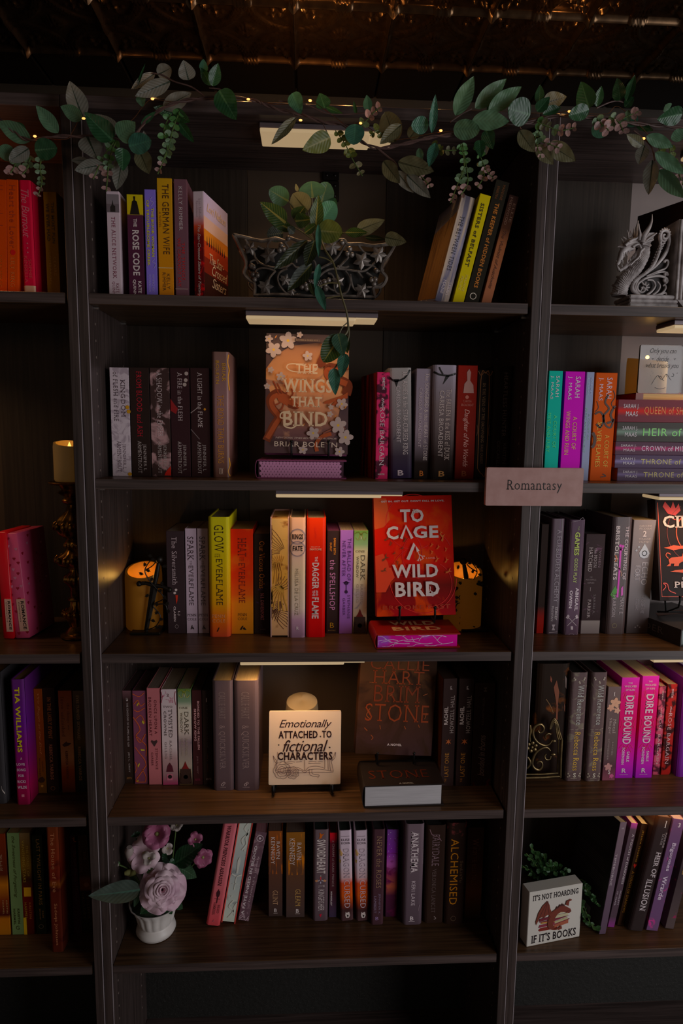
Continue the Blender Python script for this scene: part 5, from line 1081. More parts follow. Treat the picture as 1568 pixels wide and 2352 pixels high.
class Art:
    """flat print on a face of size w,h; coordinates 0..1 from the bottom left; every call lies a hair above the last"""
    def __init__(s, parent, w_, h_, k, y0=-0.0004, name='print'):
        s.p, s.w, s.h, s.k, s.y, s.g = parent, w_, h_, k, y0, {}
    def X(s, u, v): return (-s.w / 2 + u * s.w, v * s.h)
    def up(s, d=0.00012): s.y -= d
    def put(s, mb, c, name='printed_motif', rough=.45):
        mb.build(name, mat('ink' + str(c) + str(round(s.k, 2)), lin(c, s.k), rough), s.p); s.up()
    def poly(s, c, pts, name='printed_motif'):
        mb = MB(); mb.poly([(s.X(*p)[0], s.y, s.X(*p)[1]) for p in pts]); s.put(mb, c, name)
    def line(s, c, pts, wd, name='printed_line', sm=True):
        mb = MB(); P = [s.X(*p) for p in pts]; ribbon(mb, spl2(P, 6) if sm else P, wd, s.y); s.put(mb, c, name)
    def lines(s, c, lst, wd, name='printed_line', sm=True):
        mb = MB()
        for pts in lst: P = [s.X(*p) for p in pts]; ribbon(mb, spl2(P, 6) if sm else P, wd, s.y)
        o = mb.build(name, mat('ink' + str(c) + str(round(s.k, 2)), lin(c, s.k), .45), s.p); o['kind'] = 'stuff'; s.up()
    def text(s, c, st, string, u0, u1, v0, v1, ori='h'):
        mb = MB(); a = s.X(u0, v0); b = s.X(u1, v1)
        letter(mb, string, st, a[0], b[0], a[1], b[1], ori, lambda u, v: (u, s.y, v)); s.put(mb, c, 'lettering', .35)
    def flower(s, c, u, v, r, rot=0, cc=(140, 110, 40)):
        mb = MB(); x, z = s.X(u, v); flower(mb, x, z, r, s.y, rot); s.put(mb, c, 'printed_flower')
        mb = MB(); disc(mb, x, z, r * .16, s.y); s.put(mb, cc, 'printed_flower')
    def ring(s, c, u, v, r, wd, a0=0, a1=360):
        x, z = s.X(u, v); mb = MB()
        ribbon(mb, [(x + r * math.cos(math.radians(lerp(a0, a1, q / 40))), z + r * math.sin(math.radians(lerp(a0, a1, q / 40)))) for q in range(41)], wd, s.y); s.put(mb, c)


def facing_book(M, w_, h_, t_, stops, pat, label, k, seed, page, board=None):
    t = empty('hardcover_book', label, 'book', M, 'books shown face out')
    m = cover_mat(stops, h_, pat, .35, 2, seed)
    mb = MB().bbox(-w_ / 2, w_ / 2, 0, .003, 0, h_, .0008)
    mb.build('front_cover', m, t)
    mb = MB().bbox(-w_ / 2, w_ / 2, t_ - .003, t_, 0, h_, .0008); mb.box(-w_ / 2, -w_ / 2 + .003, .003, t_ - .003, 0, h_)
    mb.build('back_cover', board or m, t)
    MB().box(-w_ / 2 + .003, w_ / 2 - .004, .0031, t_ - .0031, .0035, h_ - .0035).build('pages', page, t)
    return t


BLK = mat('black_wire', (0.012, 0.010, 0.010), 0.35, 0.6)


def wire_easel(xs, yb, yt, Y, z0, label, tilt=.2, r=.0022):
    """two-armed wire book stand: arms rise at the px given"""
    c = [atY(x, yb, Y) for x in xs]; mid = (c[0] + c[1]) / 2
    t = empty('wire_easel', label, 'stand', Matrix.Translation((mid.x, Y, z0)), 'wire book easels')
    for q, p in zip(xs, c):
        top = atY(q, yt, Y - .004); x = p.x - mid.x
        pts = [(x, .0, top.z - z0), (x, -.001, (top.z + p.z) / 2 - z0), (x, .004, max(.004, p.z - z0 - .006)), (x, .05, .012), (x, .085, .003)]
        a = MB().tube(pts, r, 8); a.ball((x, .0, top.z - z0), r * 1.7, 8)
        a.build('support_arm', BLK, t, True)
    x0, x1 = c[0].x - mid.x, c[1].x - mid.x
    MB().tube([(x0, .085, r), (x1, .085, r)], r, 8).build('cross_bar', BLK, t, True)
    MB().tube([(x0, .05, .012), (x0 * .8, .09, .09), (0, .098, .13), (x1 * .8, .09, .09), (x1, .05, .012)], r, 8).build('back_rest', BLK, t, True)
    return t


# --- peach winged-title book on an easel over a flat book with scaly page edges
k = kfor(.4, 2)
zf = ZS[2]
M, w_, h_ = frame_from((607, 1040), (798, 1044), (610, 765), .075, lean=9)
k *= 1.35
t = facing_book(M, w_, h_, .036, ((0, lin((52, 38, 38), k)), (.12, lin((100, 68, 50), k)), (.4, lin((150, 102, 66), k)), (.6, lin((128, 86, 62), k)), (.8, lin((76, 52, 50), k)), (1, lin((60, 42, 46), k))),
                ('marble', lin((104, 72, 58), k), 14, .62), 'peach and brown illustrated book standing face out, white blossoms and curling dragons around its title', k, 5, page_mat(PAGE), mat('plum_board', lin((84, 44, 66), k), .4))
A = Art(t, w_, h_, k)
A.poly((46, 34, 36), [(0, 1), (1, 1), (1, .9), (.6, .93), (.3, .9), (.12, .82), (.0, .7)])
A.poly((50, 36, 38), [(0, 0), (1, 0), (1, .22), (.8, .13), (.5, .1), (.2, .12), (0, .16)])
A.poly((54, 38, 38), [(0, .16), (.12, .3), (.06, .5), (0, .62)]); A.poly((54, 40, 42), [(1, .2), (.88, .3), (.94, .5), (1, .6)])
DR = (104, 48, 28); DR2 = (72, 33, 22)
A.line(DR2, [(.02, .1), (.10, .22), (.16, .3), (.08, .38), (.06, .45), (.14, .5), (.24, .46)], .017); A.line(DR, [(.03, .12), (.12, .23), (.17, .3), (.09, .38), (.08, .45), (.15, .48), (.24, .455)], .010)
A.poly(DR, [(.14, .46), (.2, .5), (.28, .485), (.34, .44), (.40, .405), (.405, .375), (.36, .37), (.30, .385), (.22, .41), (.16, .43)])
A.poly(DR2, [(.27, .41), (.36, .385), (.40, .377), (.36, .365), (.28, .38)])
A.lines((92, 40, 26), [[(.16, .49), (.12, .56), (.09, .6)], [(.2, .5), (.17, .54), (.14, .58)], [(.25, .49), (.26, .54), (.22, .57)], [(.3, .47), (.33, .5), (.31, .54)], [(.18, .42), (.12, .4), (.1, .43)], [(.22, .41), (.2, .37), (.17, .36)]], .0028)
A.poly((140, 90, 50), [(.285, .452), (.305, .458), (.31, .447), (.295, .443)])
A.line(DR2, [(.98, .75), (.86, .72), (.76, .72), (.78, .66), (.9, .62), (.99, .58), (.97, .5)], .020); A.line(DR, [(.98, .74), (.86, .7), (.74, .7), (.76, .64), (.9, .61), (.98, .59)], .012)
A.poly(DR2, [(.62, .79), (.66, .85), (.72, .86), (.72, .74), (.66, .72), (.6, .74)])
A.poly(DR, [(.99, .52), (.92, .49), (.8, .46), (.72, .44), (.7, .42), (.76, .42), (.84, .44), (.78, .4), (.86, .41), (.9, .45), (.99, .47)])
A.line((90, 50, 40), [(.7, .17), (.84, .21), (.99, .17)], .003); A.line(DR, [(.63, .02), (.62, .08), (.68, .14), (.8, .17)], .008)
FL = (112, 97, 94)
for u, v, r, ro in ((.26, .94, .019, 15), (.09, .86, .017, 50), (.03, .95, .009, 0), (.5, .815, .011, 30), (.18, .635, .010, 10), (.06, .69, .007, 0), (.92, .42, .013, 60), (.88, .24, .018, 20), (.97, .14, .017, 5), (.58, .17, .014, 40), (.46, .03, .010, 10), (.9, .02, .011, 0), (.78, .33, .007, 0), (.79, .39, .006, 30), (.4, 1.0 - .012, .007, 0), (.7, .905, .006, 0), (.02, .55, .007, 20)):
    A.flower(FL, u, v, r, ro)
for u, v in ((.1, .95), (.12, .61), (.08, .64), (.45, .22), (.83, .3), (.88, .38), (.95, .375), (.24, .62)):
    A.poly((126, 78, 36), [(u, v), (u + .02, v + .01), (u + .03, v + .03), (u + .01, v + .02)])
A.poly((40, 30, 32), [(.34, .93), (.66, .93), (.66, .955), (.34, .955)]); A.text((96, 80, 66), 'f', 'BLOOMING & THORNS BOOK 2', .36, .64, .936, .949)
CR = (142, 122, 100)
A.line(CR, [(.62, .73), (.58, .685), (.36, .675), (.26, .70), (.27, .735), (.38, .74), (.5, .72)], .0022)
A.text(CR, 'F', 'THE', .36, .62, .66, .745); A.text(CR, 'F', 'WINGS', .20, .80, .505, .62); A.text(CR, 'F', 'THAT', .31, .68, .385, .47); A.text(CR, 'F', 'BIND', .22, .75, .225, .345)
A.line(CR, [(.3, .345), (.2, .33), (.19, .29), (.26, .29)], .0028); A.line(CR, [(.24, .25), (.24, .22), (.32, .205), (.38, .23)], .003)
A.text((120, 104, 96), 'i', 'NEW YORK TIMES BESTSELLING AUTHOR', .13, .86, .118, .132); A.text((136, 120, 108), 's', 'BRIAR BOLEYN', .12, .87, .052, .094)


def flat_book(fl, fr, yt, ybk, Z, cstops, label, k, top=None, edge=None, name='hardcover_book', h=None, yaw=0):
    """lying book: front bottom corners fl, fr measured on the shelf; yt = px of its top front edge; ybk = px of its top back edge"""
    P, Q = atZ(*fl, Z), atZ(*fr, Z)
    if yaw == 'flat': m_ = (P.y + Q.y) / 2; P.y = Q.y = m_
    w_ = (Q - P).length; X = (Q - P).normalized(); Yv = Vector((-X.y, X.x, 0))
    H = h or (on_plane(fl[0], yt, P, -Yv).z - Z)
    mx_ = (fl[0] + fr[0]) / 2
    bk_ = atZ(mx_, ybk, Z + H); D = max(.06, (bk_ - P).dot(Yv))
    D = min(D, BACK - .01 - max(P.y, Q.y))
    O = (P + Q) / 2
    t = empty(name, label, 'book', Matrix(((X.x, Yv.x, 0, O.x), (X.y, Yv.y, 0, O.y), (0, 0, 1, Z + .0003), (0, 0, 0, 1))), 'books lying flat under the book easels')
    m = mat('flatcover' + label[:14], cstops, .35)
    e = .0026; cv = MB()
    cv.box(-w_ / 2, w_ / 2, 0, D, 0, e); cv.box(-w_ / 2, w_ / 2, 0, D, H - e, H)
    n = 8
    for q in range(n):                                        # rounded spine on the left
        a0, a1 = math.pi * (.5 + q / n), math.pi * (.5 + (q + 1) / n)
        x0, z0 = -w_ / 2 + .006 * math.cos(a0), H / 2 + H / 2 * math.sin(a0); x1, z1 = -w_ / 2 + .006 * math.cos(a1), H / 2 + H / 2 * math.sin(a1)
        cv.poly([(x0, 0, z0), (x1, 0, z1), (x1, D, z1), (x0, D, z0)])
        cv.poly([(x0, 0, z0), (x1, 0, z1), (x1 + .0015, 0, z1), (x0 + .0015, 0, z0)])
    cv.build('cover', m, t)
    MB().box(-w_ / 2 + .001, w_ / 2 - .006, .003, D - .003, e, H - e).build('pages', edge or mat('maroon_edge', (.085, .02, .045), .5), t)
    return t, w_, D, H


t, w_, D, H = flat_book((592, 1099), (795, 1101), 1056, 1052, ZS[2], lin((84, 40, 62), k), 'plum book lying flat with a scaly pink pattern on its page edges', k, h=.039)
# scales on the page edge: one small tongue each
sm = MB(); nrow = 6
for r_ in range(nrow):
    for c_ in range(24):
        cx_ = -w_ / 2 + .006 + (c_ + .5 * (r_ % 2)) * (w_ - .016) / 24; cz_ = H - .0045 - r_ * (H - .006) / nrow
        rr = (w_ - .016) / 24 * .5
        if cx_ + rr > w_ / 2 - .007: continue
        sm.poly([(cx_ + rr * math.cos(a), .0027 - .0004 * (a > 3.5) - .00008 * r_, cz_ - .0012 + .0052 * math.sin(a) * (1 if math.sin(a) < 0 else .35)) for a in [math.radians(q * 30) for q in range(12)]])
so = sm.build('edge_scales', mat('scale_pink', lin((128, 84, 108), k), .4), t); so['kind'] = 'stuff'
wire_easel((669, 754), 1052, 1014, .068, ZS[2] + .0405, 'black wire easel holding up the peach book', r=.0021)

# --- red bird book on an easel, over a second copy lying flat
k = kfor(.62, 3)
M, w_, h_ = frame_from((865, 1417), (1046.5, 1412), (852, 1140), .085, lean=12)
t = facing_book(M, w_, h_, .034, ((0, lin((132, 22, 14), k)), (.3, lin((146, 20, 10), k)), (.55, lin((120, 14, 10), k)), (.75, lin((64, 14, 12), k)), (1, lin((92, 8, 12), k))), ('marble', lin((170, 52, 18), k), 9, .6),
                'scarlet book standing face out with large white capitals and small birds', k, 9, page_mat(PAGE), mat('red_board', lin((90, 12, 10), k), .4))
A = Art(t, w_, h_, k)
A.poly((168, 62, 22), [(0, .98), (.16, .98), (.2, .8), (.12, .74), (0, .72)])
for u, v, r, a0, a1 in ((.5, .78, .062, 60, 300), (.3, .53, .052, -90, 120), (.66, .5, .056, 20, 250), (.68, .26, .05, -100, 60), (.6, .3, .075, 120, 360)): A.ring((150, 18, 16), u, v, r, .0015, a0, a1)
for pts in ([(0, .5), (.1, .52), (.16, .44), (.2, .3), (.12, .2), (0, .2)], [(.02, .42), (.2, .4), (.24, .32), (.14, .25), (.04, .27)]): A.poly((160, 42, 14), pts)
rnd = random.Random(3)
mb = MB()
def swallow(mb, x, z, s, a, y):
    pts = [(0, 0), (.5, .5), (1.1, .62), (.62, .28), (.5, 0), (.95, -.5), (.3, -.22), (-.5, -.3), (-.95, -.1), (-.5, -.02), (-.9, .2), (-.3, .12)]
    c_, s_ = math.cos(a), math.sin(a); mb.poly([(x + s * (p * c_ - q * s_), y, z + s * (p * s_ + q * c_)) for p, q in pts])
for i_, (lst, c) in enumerate((([(.15, .64, .9), (.3, .66, .8), (.12, .48, 1.2), (.2, .6, .7), (.38, .63, .8), (.34, .56, .6), (.1, .38, .9), (.28, .44, .6), (.24, .52, .6), (.66, .65, .8)], (62, 28, 12)), ([(.86, .64, 1.2), (.8, .56, .7), (.9, .54, .6), (.72, .58, .6), (.78, .46, .9), (.92, .36, 1.0), (.9, .45, .8), (.72, .52, .6), (.84, .68, .6)], (120, 58, 22)))):
    for u, v, s in lst:
        mb = MB(); x, z = A.X(u, v); swallow(mb, x, z, .0085 * s, rnd.random() * 1.2 + .2, A.y); A.put(mb, c, 'printed_bird')
CW = (140, 128, 126)
A.text(CW, 'b', 'GET IN. GET OUT. DON\'T FALL IN LOVE.', .09, .9, .945, .96)
A.text(CW, 'b', 'TO', .33, .63, .775, .885); A.text(CW, 'b', 'C', .15, .30, .635, .745); A.line(CW, [(.335, .64), (.40, .745), (.475, .64)], .0062, sm=False)
A.text(CW, 'b', 'GE', .49, .81, .64, .745); A.line(CW, [(.41, .465), (.50, .595), (.545, .53)], .0068, sm=False); A.text((128, 100, 96), 's', 'A NOVEL', .64, .76, .468, .48)
A.text(CW, 'b', 'WILD', .21, .79, .315, .425); A.text(CW, 'b', 'BIRD', .24, .80, .16, .28); A.text((96, 36, 24), 's', 'BROOKE FAST', .08, .93, .055, .09)
tw = []
def twig(u, v, a, L, n):
    u2, v2 = u + L * math.cos(a), v + L * 1.0 * math.sin(a) * w_ / h_
    tw.append([(u, v), ((u + u2) / 2 + .006, (v + v2) / 2), (u2, v2)])
    if n: twig(u2, v2, a + .5, L * .7, n - 1); twig(u2, v2, a - .45, L * .75, n - 1)
twig(.53, .535, -1.1, .05, 3); twig(.48, .83, .9, .035, 3); twig(.68, .24, -1.6, .045, 3); twig(.7, .2, -1.2, .03, 2)
A.lines(CW, tw, .0012)
t, w_, D, H = flat_book((866, 1491), (1056, 1487.5), 1458, 1424, ZS[3], lin((86, 14, 12), k), 'second scarlet bird book lying flat with purple branch-painted page edges', k, edge=cover_mat(((0, lin((128, 30, 120), k)), (1, lin((96, 40, 104), k))), .2, ('blot', lin((150, 10, 100), k), 14, .5), .5, 0, 3))
A2 = MB(); rnd = random.Random(8)
def branch(x, z, a, L, n):
    pts = [(x, z)]
    for q in range(3): x += L / 3 * math.cos(a); z += L / 3 * math.sin(a) * .7; a += rnd.uniform(-.35, .35); pts.append((x, z))
    pts = [(min(w_ / 2 - .009, max(-w_ / 2 + .002, p)), min(H - .004, max(.004, q))) for p, q in pts]
    ribbon(A2, pts, [.0013 - .0002 * q for q in range(4)], .0026)
    if n: branch(*pts[-1], a + .6, L * .6, n - 1); branch(*pts[2], a - .6, L * .7, n - 1)
for x in (.075, .06, .03, .0, -.02, -.045): branch(x, rnd.uniform(.008, H - .008), math.pi - .4 + rnd.random() * .8, .036, 2)
o = A2.build('printed_branches', mat('edge_branch_ink', lin((150, 128, 150), k), .5), t); o['kind'] = 'stuff'
mb = MB(); letter(mb, 'BIRD', 'b', -.052, .056, .024, .05, 'h', lambda u, v: (u, v, H + .0005)); mb.build('lettering', mat('ink_bird_flat', lin((150, 112, 80), k), .4), t)
mb = MB(); letter(mb, 'WILD', 'b', -.052, .050, .062, .09, 'h', lambda u, v: (u, v, H + .0005)); mb.build('lettering', mat('ink_bird_flat', lin((150, 112, 80), k), .4), t)
wire_easel((917, 998), 1424, 1397, .062, ZS[3] + H + .0015, 'black wire easel holding up the scarlet bird book', r=.0024)

# --- ember book face out and its twin lying flat, fourth shelf
k = kfor(.62, 4)
M, w_, h_ = frame_from((815, 1731), (990, 1737), (822, 1505), .115, lean=5)
t = facing_book(M, w_, h_, .045, ((0, lin((58, 38, 26), k)), (.5, lin((44, 30, 24), k)), (1, lin((38, 28, 28), k))), ('marble', lin((34, 24, 20), k), 8, .55), 'black book standing face out with glowing ember-orange title letters', k, 11, page_mat((.2, .15, .1)))
A = Art(t, w_, h_, k)
k *= 1.0
EM = (84, 34, 17)
A.text(EM, 'f', 'CALLIE', .13, .9, .87, .985); A.text(EM, 'f', 'HART', .17, .84, .725, .86); A.text((70, 28, 15), 'f', 'BRIM', .2, .80, .54, .71); A.text((80, 32, 16), 'f', 'STONE', .1, .93, .34, .52)
A.lines((86, 42, 20), [[(.1, .27), (.14, .24)], [(.19, .2), (.22, .17), (.2, .15)], [(.84, .62), (.9, .64)], [(.13, .735), (.18, .735)], [(.3, .3), (.31, .26)], [(.62, .3), (.64, .27)], [(.8, .32), (.82, .29)], [(.16, .47), (.12, .4), (.17, .36)], [(.9, .44), (.88, .38)], [(.4, .6), (.44, .62)]], .0016)
A.text((120, 106, 104), 'b', 'A NOVEL', .41, .60, .095, .118)
t, w_, D, H = flat_book((837, 1856), (1019, 1850), 1806, 1745, ZS[4], (.03, .02, .018), 'thick black book lying flat, its white page block facing out', k, edge=page_mat((.66, .60, .62), 2))
mb = MB(); letter(mb, 'A NOVEL', 'b', -.012, .020, .004, .009, 'h', lambda u, v: (u, v, H + .0005)); mb.build('lettering', mat('ink_flat2', (.5, .45, .43), .4), t)
mb = MB(); letter(mb, 'STONE', 'f', -.075, .06, .028, .062, 'h', lambda u, v: (u, v, H + .0005)); mb.build('lettering', mat('ink_flat3', lin((52, 22, 15), k), .4), t)
wire_easel((866, 950), 1752, 1732, .100, ZS[4] + H + .0015, 'black wire easel behind the ember-lettered book', r=.002)

# --- black book with orange lion at the right edge and its twin lying flat
k = kfor(1.2, 3)
M, w_, h_ = frame_from((1514.5, 1380), (1700, 1378), (1503, 1145), .085, lean=12)
t = facing_book(M, w_, h_, .036, ((0, (.035, .022, .022)), (1, (.03, .02, .02))), None, 'black book standing face out with an orange lion, cut by the right edge', k, 13, page_mat(PAGE))
A = Art(t, w_, h_, k); OR = (164, 62, 24)
A.line((150, 50, 30), [(.03, .96), (.03, .5), (.03, .04), (.5, .035), (.97, .04)], .0014, sm=False); A.line((120, 40, 28), [(.2, .80), (.3, .79), (.42, .86)], .0018)
A.poly((130, 30, 24), [(.12, .97), (.09, .92), (.15, .85), (.24, .83), (.31, .88), (.29, .95), (.25, .9), (.22, .97), (.19, .9), (.16, .93)])
A.ring(OR, .52, .66, .052, .0022, 130, 330); A.ring((90, 34, 26), .5, .66, .07, .001, 120, 300)
A.poly(OR, [(.08, .515), (.2, .49), (.3, .505), (.4, .49), (.55, .5), (.6, .52), (.45, .53), (.35, .55), (.3, .53), (.2, .54), (.12, .52)])
A.poly(OR, [(.1, .335), (.14, .36), (.13, .40), (.17, .42), (.26, .425), (.3, .43), (.31, .46), (.36, .475), (.41, .46), (.43, .44), (.41, .41), (.39, .40), (.40, .36), (.45, .33), (.38, .335), (.34, .37), (.3, .38), (.26, .36), (.25, .335), (.19, .335), (.2, .36), (.16, .36), (.15, .335)])
A.line(OR, [(.13, .41), (.1, .44), (.12, .465), (.16, .45)], .002)
A.ring(OR, .58, .40, .019, .006); A.poly(OR, [(.14, .28), (.25, .275), (.35, .265), (.45, .28), (.52, .285), (.42, .3), (.36, .315), (.28, .30), (.2, .295)])
A.line((150, 44, 32), [(.04, .1), (.08, .14), (.05, .17), (.1, .16), (.12, .1), (.2, .07)], .002)
A.text((132, 118, 112), 'F', 'CINDER', .08, .92, .71, .83); A.text((132, 118, 112), 'F', 'VALE', .36, .7, .6, .69); A.text((130, 116, 112), 'f', 'CAROLINE', .28, .66, .20, .23); A.text((130, 116, 112), 'F', 'PECKHAM', .18, .86, .125, .185)
P = Vector((atY(1561, 1479, .035).x, .03, ZS[3])); hh = .038
t = empty('hardcover_book', 'dark book lying flat at the right edge under the orange lion cover', 'book', Matrix.Translation((P.x, P.y, ZS[3] + .0003)) @ Matrix.Rotation(math.radians(15), 4, 'Z'), 'books lying flat under the book easels')
D = .19
MB().box(0, .16, 0, D, 0, .0026).box(0, .16, 0, D, hh - .0026, hh).box(-.0028, 0, 0, D, 0, hh).build('cover', mat('cinder_cover', (.032, .021, .018), .4), t)
MB().box(.001, .154, .003, D - .003, .0026, hh - .0026).build('pages', page_mat((.3, .36, .33), 2), t)
mb = MB(); letter(mb, 'CINDER', 'f', D * .35, D * .95, .012, .027, 'h', lambda u, v: (-.0033, D * 1.2 - u, v)); mb.build('lettering', mat('ink_grey_spine', (.16, .13, .13), .5), t)
mb = MB(); mb.poly([(.03, .10, hh + .0004), (.14, .10, hh + .0004), (.15, .125, hh + .0004), (.08, .13, hh + .0004), (.04, .12, hh + .0004)]); mb.build('printed_motif', mat('ink_dull_orange', (.16, .05, .02), .5), t)
wire_easel((1560, 1640), 1390, 1372, .062, ZS[3] + hh + .0045, 'black wire easel under the orange lion cover', r=.002)

# --- stack of five books lying on their sides, right bookcase second shelf
k = kfor(1.15, 2)
ST = [((1416.5, 1068.4, 1098), (64, 52, 66), (88, 76, 104), 'THRONE of GLASS', (128, 116, 60), 'violet-grey paperback at the bottom of the lying stack'),
      ((1411, 1037.6, 1067.6), (62, 50, 66), (92, 82, 112), 'THRONE of GLASS', (128, 116, 60), 'violet-grey paperback second from the bottom of the lying stack'),
      ((1412, 1006.6, 1036.6), (62, 44, 54), (122, 40, 74), 'CROWN of MIDNIGHT', (150, 136, 148), 'plum-banded paperback in the middle of the lying stack'),
      ((1415, 960.8, 1005.6), (52, 50, 48), (84, 98, 88), 'HEIR of FIRE', (96, 160, 80), 'grey-green paperback second from the top of the lying stack'),
      ((1417.5, 908, 959.8), (80, 40, 46), (190, 40, 34), 'QUEEN of SHADOWS', (190, 104, 20), 'crimson-banded paperback on top of the lying stack')]
zc = ZS[2] + .0003
Ys = .072
for (xl, yt, yb), c0, c1, ti, tc, lb in ST:
    P0 = atY(xl, yb, Ys); P1 = atY(xl, yt, Ys); hh = P1.z - P0.z if ti else .02; L = .212
    t = empty('paperback_book', lb, 'book', Matrix.Translation((P0.x, Ys, zc)), 'books piled on their sides beside the orange paperback')
    cm = cover_mat(((0, lin(c0, k)), (.3, lin(c0, k)), (.5, lin(c1, k)), (.72, lin(c0, k)), (1, lin(c0, k))), hh, None, .35, 2)
    MB().bbox(0, L, 0, .001, 0, hh, .0008).box(0, L, .001, .138, 0, .0007).box(0, L, .001, .138, hh - .0007, hh).build('cover', cm, t)
    MB().box(.0012, L - .0012, .001, .136, .0007, hh - .0007).build('pages', page_mat((.42, .15, .05), 2), t)  # orange tint paints the light thrown back by the orange paperback
    f_ = lambda u, v: (u, -.0005, v)
    for s_, a, b, v0, v1, c, st in (('SARAH J.', .012, .046, .56, .80, (160, 150, 154), 's'), ('MAAS', .018, .044, .26, .48, (160, 150, 154), 's'), (ti, .058, .20, .30, .70, tc, 's')):
        mb = MB(); letter(mb, s_, st, a, b, v0 * hh, v1 * hh, 'h', f_); mb.build('lettering', mat('ink' + str(c) + 'st', lin(c, k), .4), t)
    zc += hh + .0003
# cream-paged book on the stack, with the clear plaque and a candle
P0 = atY(1459.7, 906, .085)
t = empty('hardcover_book', 'thin book with cream pages and a dark red binding, under the clear plaque', 'book', Matrix.Translation((P0.x, .085, zc)), None)
MB().box(0, .19, 0, .12, 0, .0012).box(0, .19, 0, .12, .0135, .0147).box(0, .0165, -.0006, .12, 0, .0147).build('cover', mat('oxblood', lin((72, 20, 10), k), .3), t)
MB().box(.0166, .187, .0005, .118, .0012, .0135).build('pages', page_mat(lin((150, 124, 84), k), 2), t)
zp = zc + .0150
GL = bpy.data.materials.new('clear_acrylic'); GL.use_nodes = True
_b = GL.node_tree.nodes['Principled BSDF']; _b.inputs['Transmission Weight'].default_value = 1.0; _b.inputs['Roughness'].default_value = 0.02; _b.inputs['IOR'].default_value = 1.3; _b.inputs['Base Color'].default_value = (.93, .93, .93, 1)
P1 = atY(1464, 893, .095); P2 = atY(1461, 791, .095)
t = empty('acrylic_plaque', 'clear acrylic plaque with black script, standing on the cream-paged book', 'plaque', Matrix.Translation((P1.x, .095, zp)))
wq, hq = .098, P2.z - zp
def rr(w0, w1, h0, h1, r):
    pts = []
    for cx_, cz_, a0 in ((w1 - r, h1 - r, 0), (w0 + r, h1 - r, 90), (w0 + r, h0 + r, 180), (w1 - r, h0 + r, 270)):
        for q in range(5): a = math.radians(a0 + q * 22.5); pts.append((cx_ + r * math.cos(a), cz_ + r * math.sin(a)))
    return pts[::-1]
MB().prism(rr(0, wq, 0, hq, .004), 0, .005).build('acrylic_sheet', GL, t)
A = Art(t, wq, hq, 1); A.p = t; A.X = lambda u, v: (u * wq, v * hq); A.y = -.0003; IK = (14, 8, 8)
A.text(IK, 'i', 'Only you can', .22, .82, .80, .93); A.text(IK, 'i', 'decide', .38, .66, .66, .77); A.text(IK, 'i', 'what breaks you', .15, .9, .50, .63)
A.poly(IK, [(.26, .72), (.28, .73), (.29, .71), (.30, .73), (.32, .72), (.30, .71), (.29, .69), (.28, .71)]); A.poly(IK, [(.76, .72), (.78, .73), (.79, .71), (.80, .73), (.82, .72), (.80, .71), (.79, .69), (.78, .71)])
A.lines(IK, [[(.3, .18), (.38, .32), (.44, .37), (.5, .30), (.58, .27)], [(.44, .37), (.47, .33), (.5, .36), (.54, .3)], [(.54, .28), (.62, .40), (.7, .32), (.74, .28)], [(.62, .4), (.64, .34)], [(.76, .42), (.79, .4), (.79, .36), (.74, .36)], [(.38, .12), (.5, .09), (.62, .12)]], .0011)
A.lines(IK, [[(.28, .46), (.29, .46)], [(.31, .42), (.32, .42)], [(.26, .36), (.27, .36)], [(.5, .42), (.51, .42)], [(.86, .42), (.88, .43)]], .0012)


# ------------------------------------------------------------------ LED candles
WAX = mat('ivory_wax', (0.62, 0.42, 0.19), 0.5, spec=.3)
WAX.node_tree.nodes['Principled BSDF'].inputs['Subsurface Weight'].default_value = 0.0
WAXL = mat('glowing_wax', (0.30, 0.125, 0.014), 0.5, spec=.2, emit=(0.42, 0.13, 0.008), es=.07)
FLM = mat('led_flame', (1, .8, .4), .4, emit=(1.0, .55, .12), es=1.6)


def candle(cx_, Y, z, r, h_, label, dips=(.25, 1.0), lit=0.0, rot=0.0, wax=None, grp='battery candles', solid=False):
    """hollow wax pillar whose rim dips in a wave, LED flame standing in the hollow"""
    t = empty('pillar_candle', label, 'candle', Matrix.Translation((cx_, Y, z)) @ Matrix.Rotation(rot, 4, 'Z'), grp)
    n = 40; mb = MB(); H = lambda a: h_ * (1 - dips[0] * .5 * (1 - math.cos(a * dips[1])) ** 1.0 * .5)
    rows = []
    prof = [(r * .93, 0), (r, .004), (r, .5), (r, .9), (r * .97, 1.0), (r * .84, 1.0), (r * .80, .93), (r * .79, .62), (0.0, .60)]
    if solid: prof = prof[:4] + [(r * .94, 1.0), (r * .55, 1.03), (0.0, 1.04)]
    for (rr_, zz) in prof:
        row = []
        for q in range(n):
            a = 2 * math.pi * q / n; z_ = zz if zz == .004 else zz * H(a)
            if rr_ < r * .8 and zz < .7: z_ = h_ * (1 - dips[0]) * .93
            row.append(len(mb.v)); mb.v.append((rr_ * math.cos(a), rr_ * math.sin(a), z_))
        rows.append(row)
    for A_, B_ in zip(rows, rows[1:]):
        for q in range(n): mb.f.append((A_[q], A_[(q + 1) % n], B_[(q + 1) % n], B_[q]))
    mb.f.append(tuple(reversed(rows[0])))
    mb.build('wax_body', wax or (WAXL if lit else WAX), t, True)
    zf = h_ * (1 - dips[0]) * .93
    if solid: return t
    MB().lathe([(.0005, 0), (.0045, .004), (.0055, .009), (.0035, .016), (.0004, .024)], 12, (0, 0, zf)).build('led_flame', FLM if lit else mat('flame_off', (.8, .6, .3), .4, emit=(.9, .45, .05), es=.35), t, True)
    if lit:
        l = bpy.data.lights.new('candle_light', 'POINT'); l.energy = lit; l.color = (1.0, .52, .10); l.shadow_soft_size = .004
        o = bpy.data.objects.new('candle_light', l); COL.objects.link(o); o.parent = t; o.location = (0, 0, zf + .030)
    return t


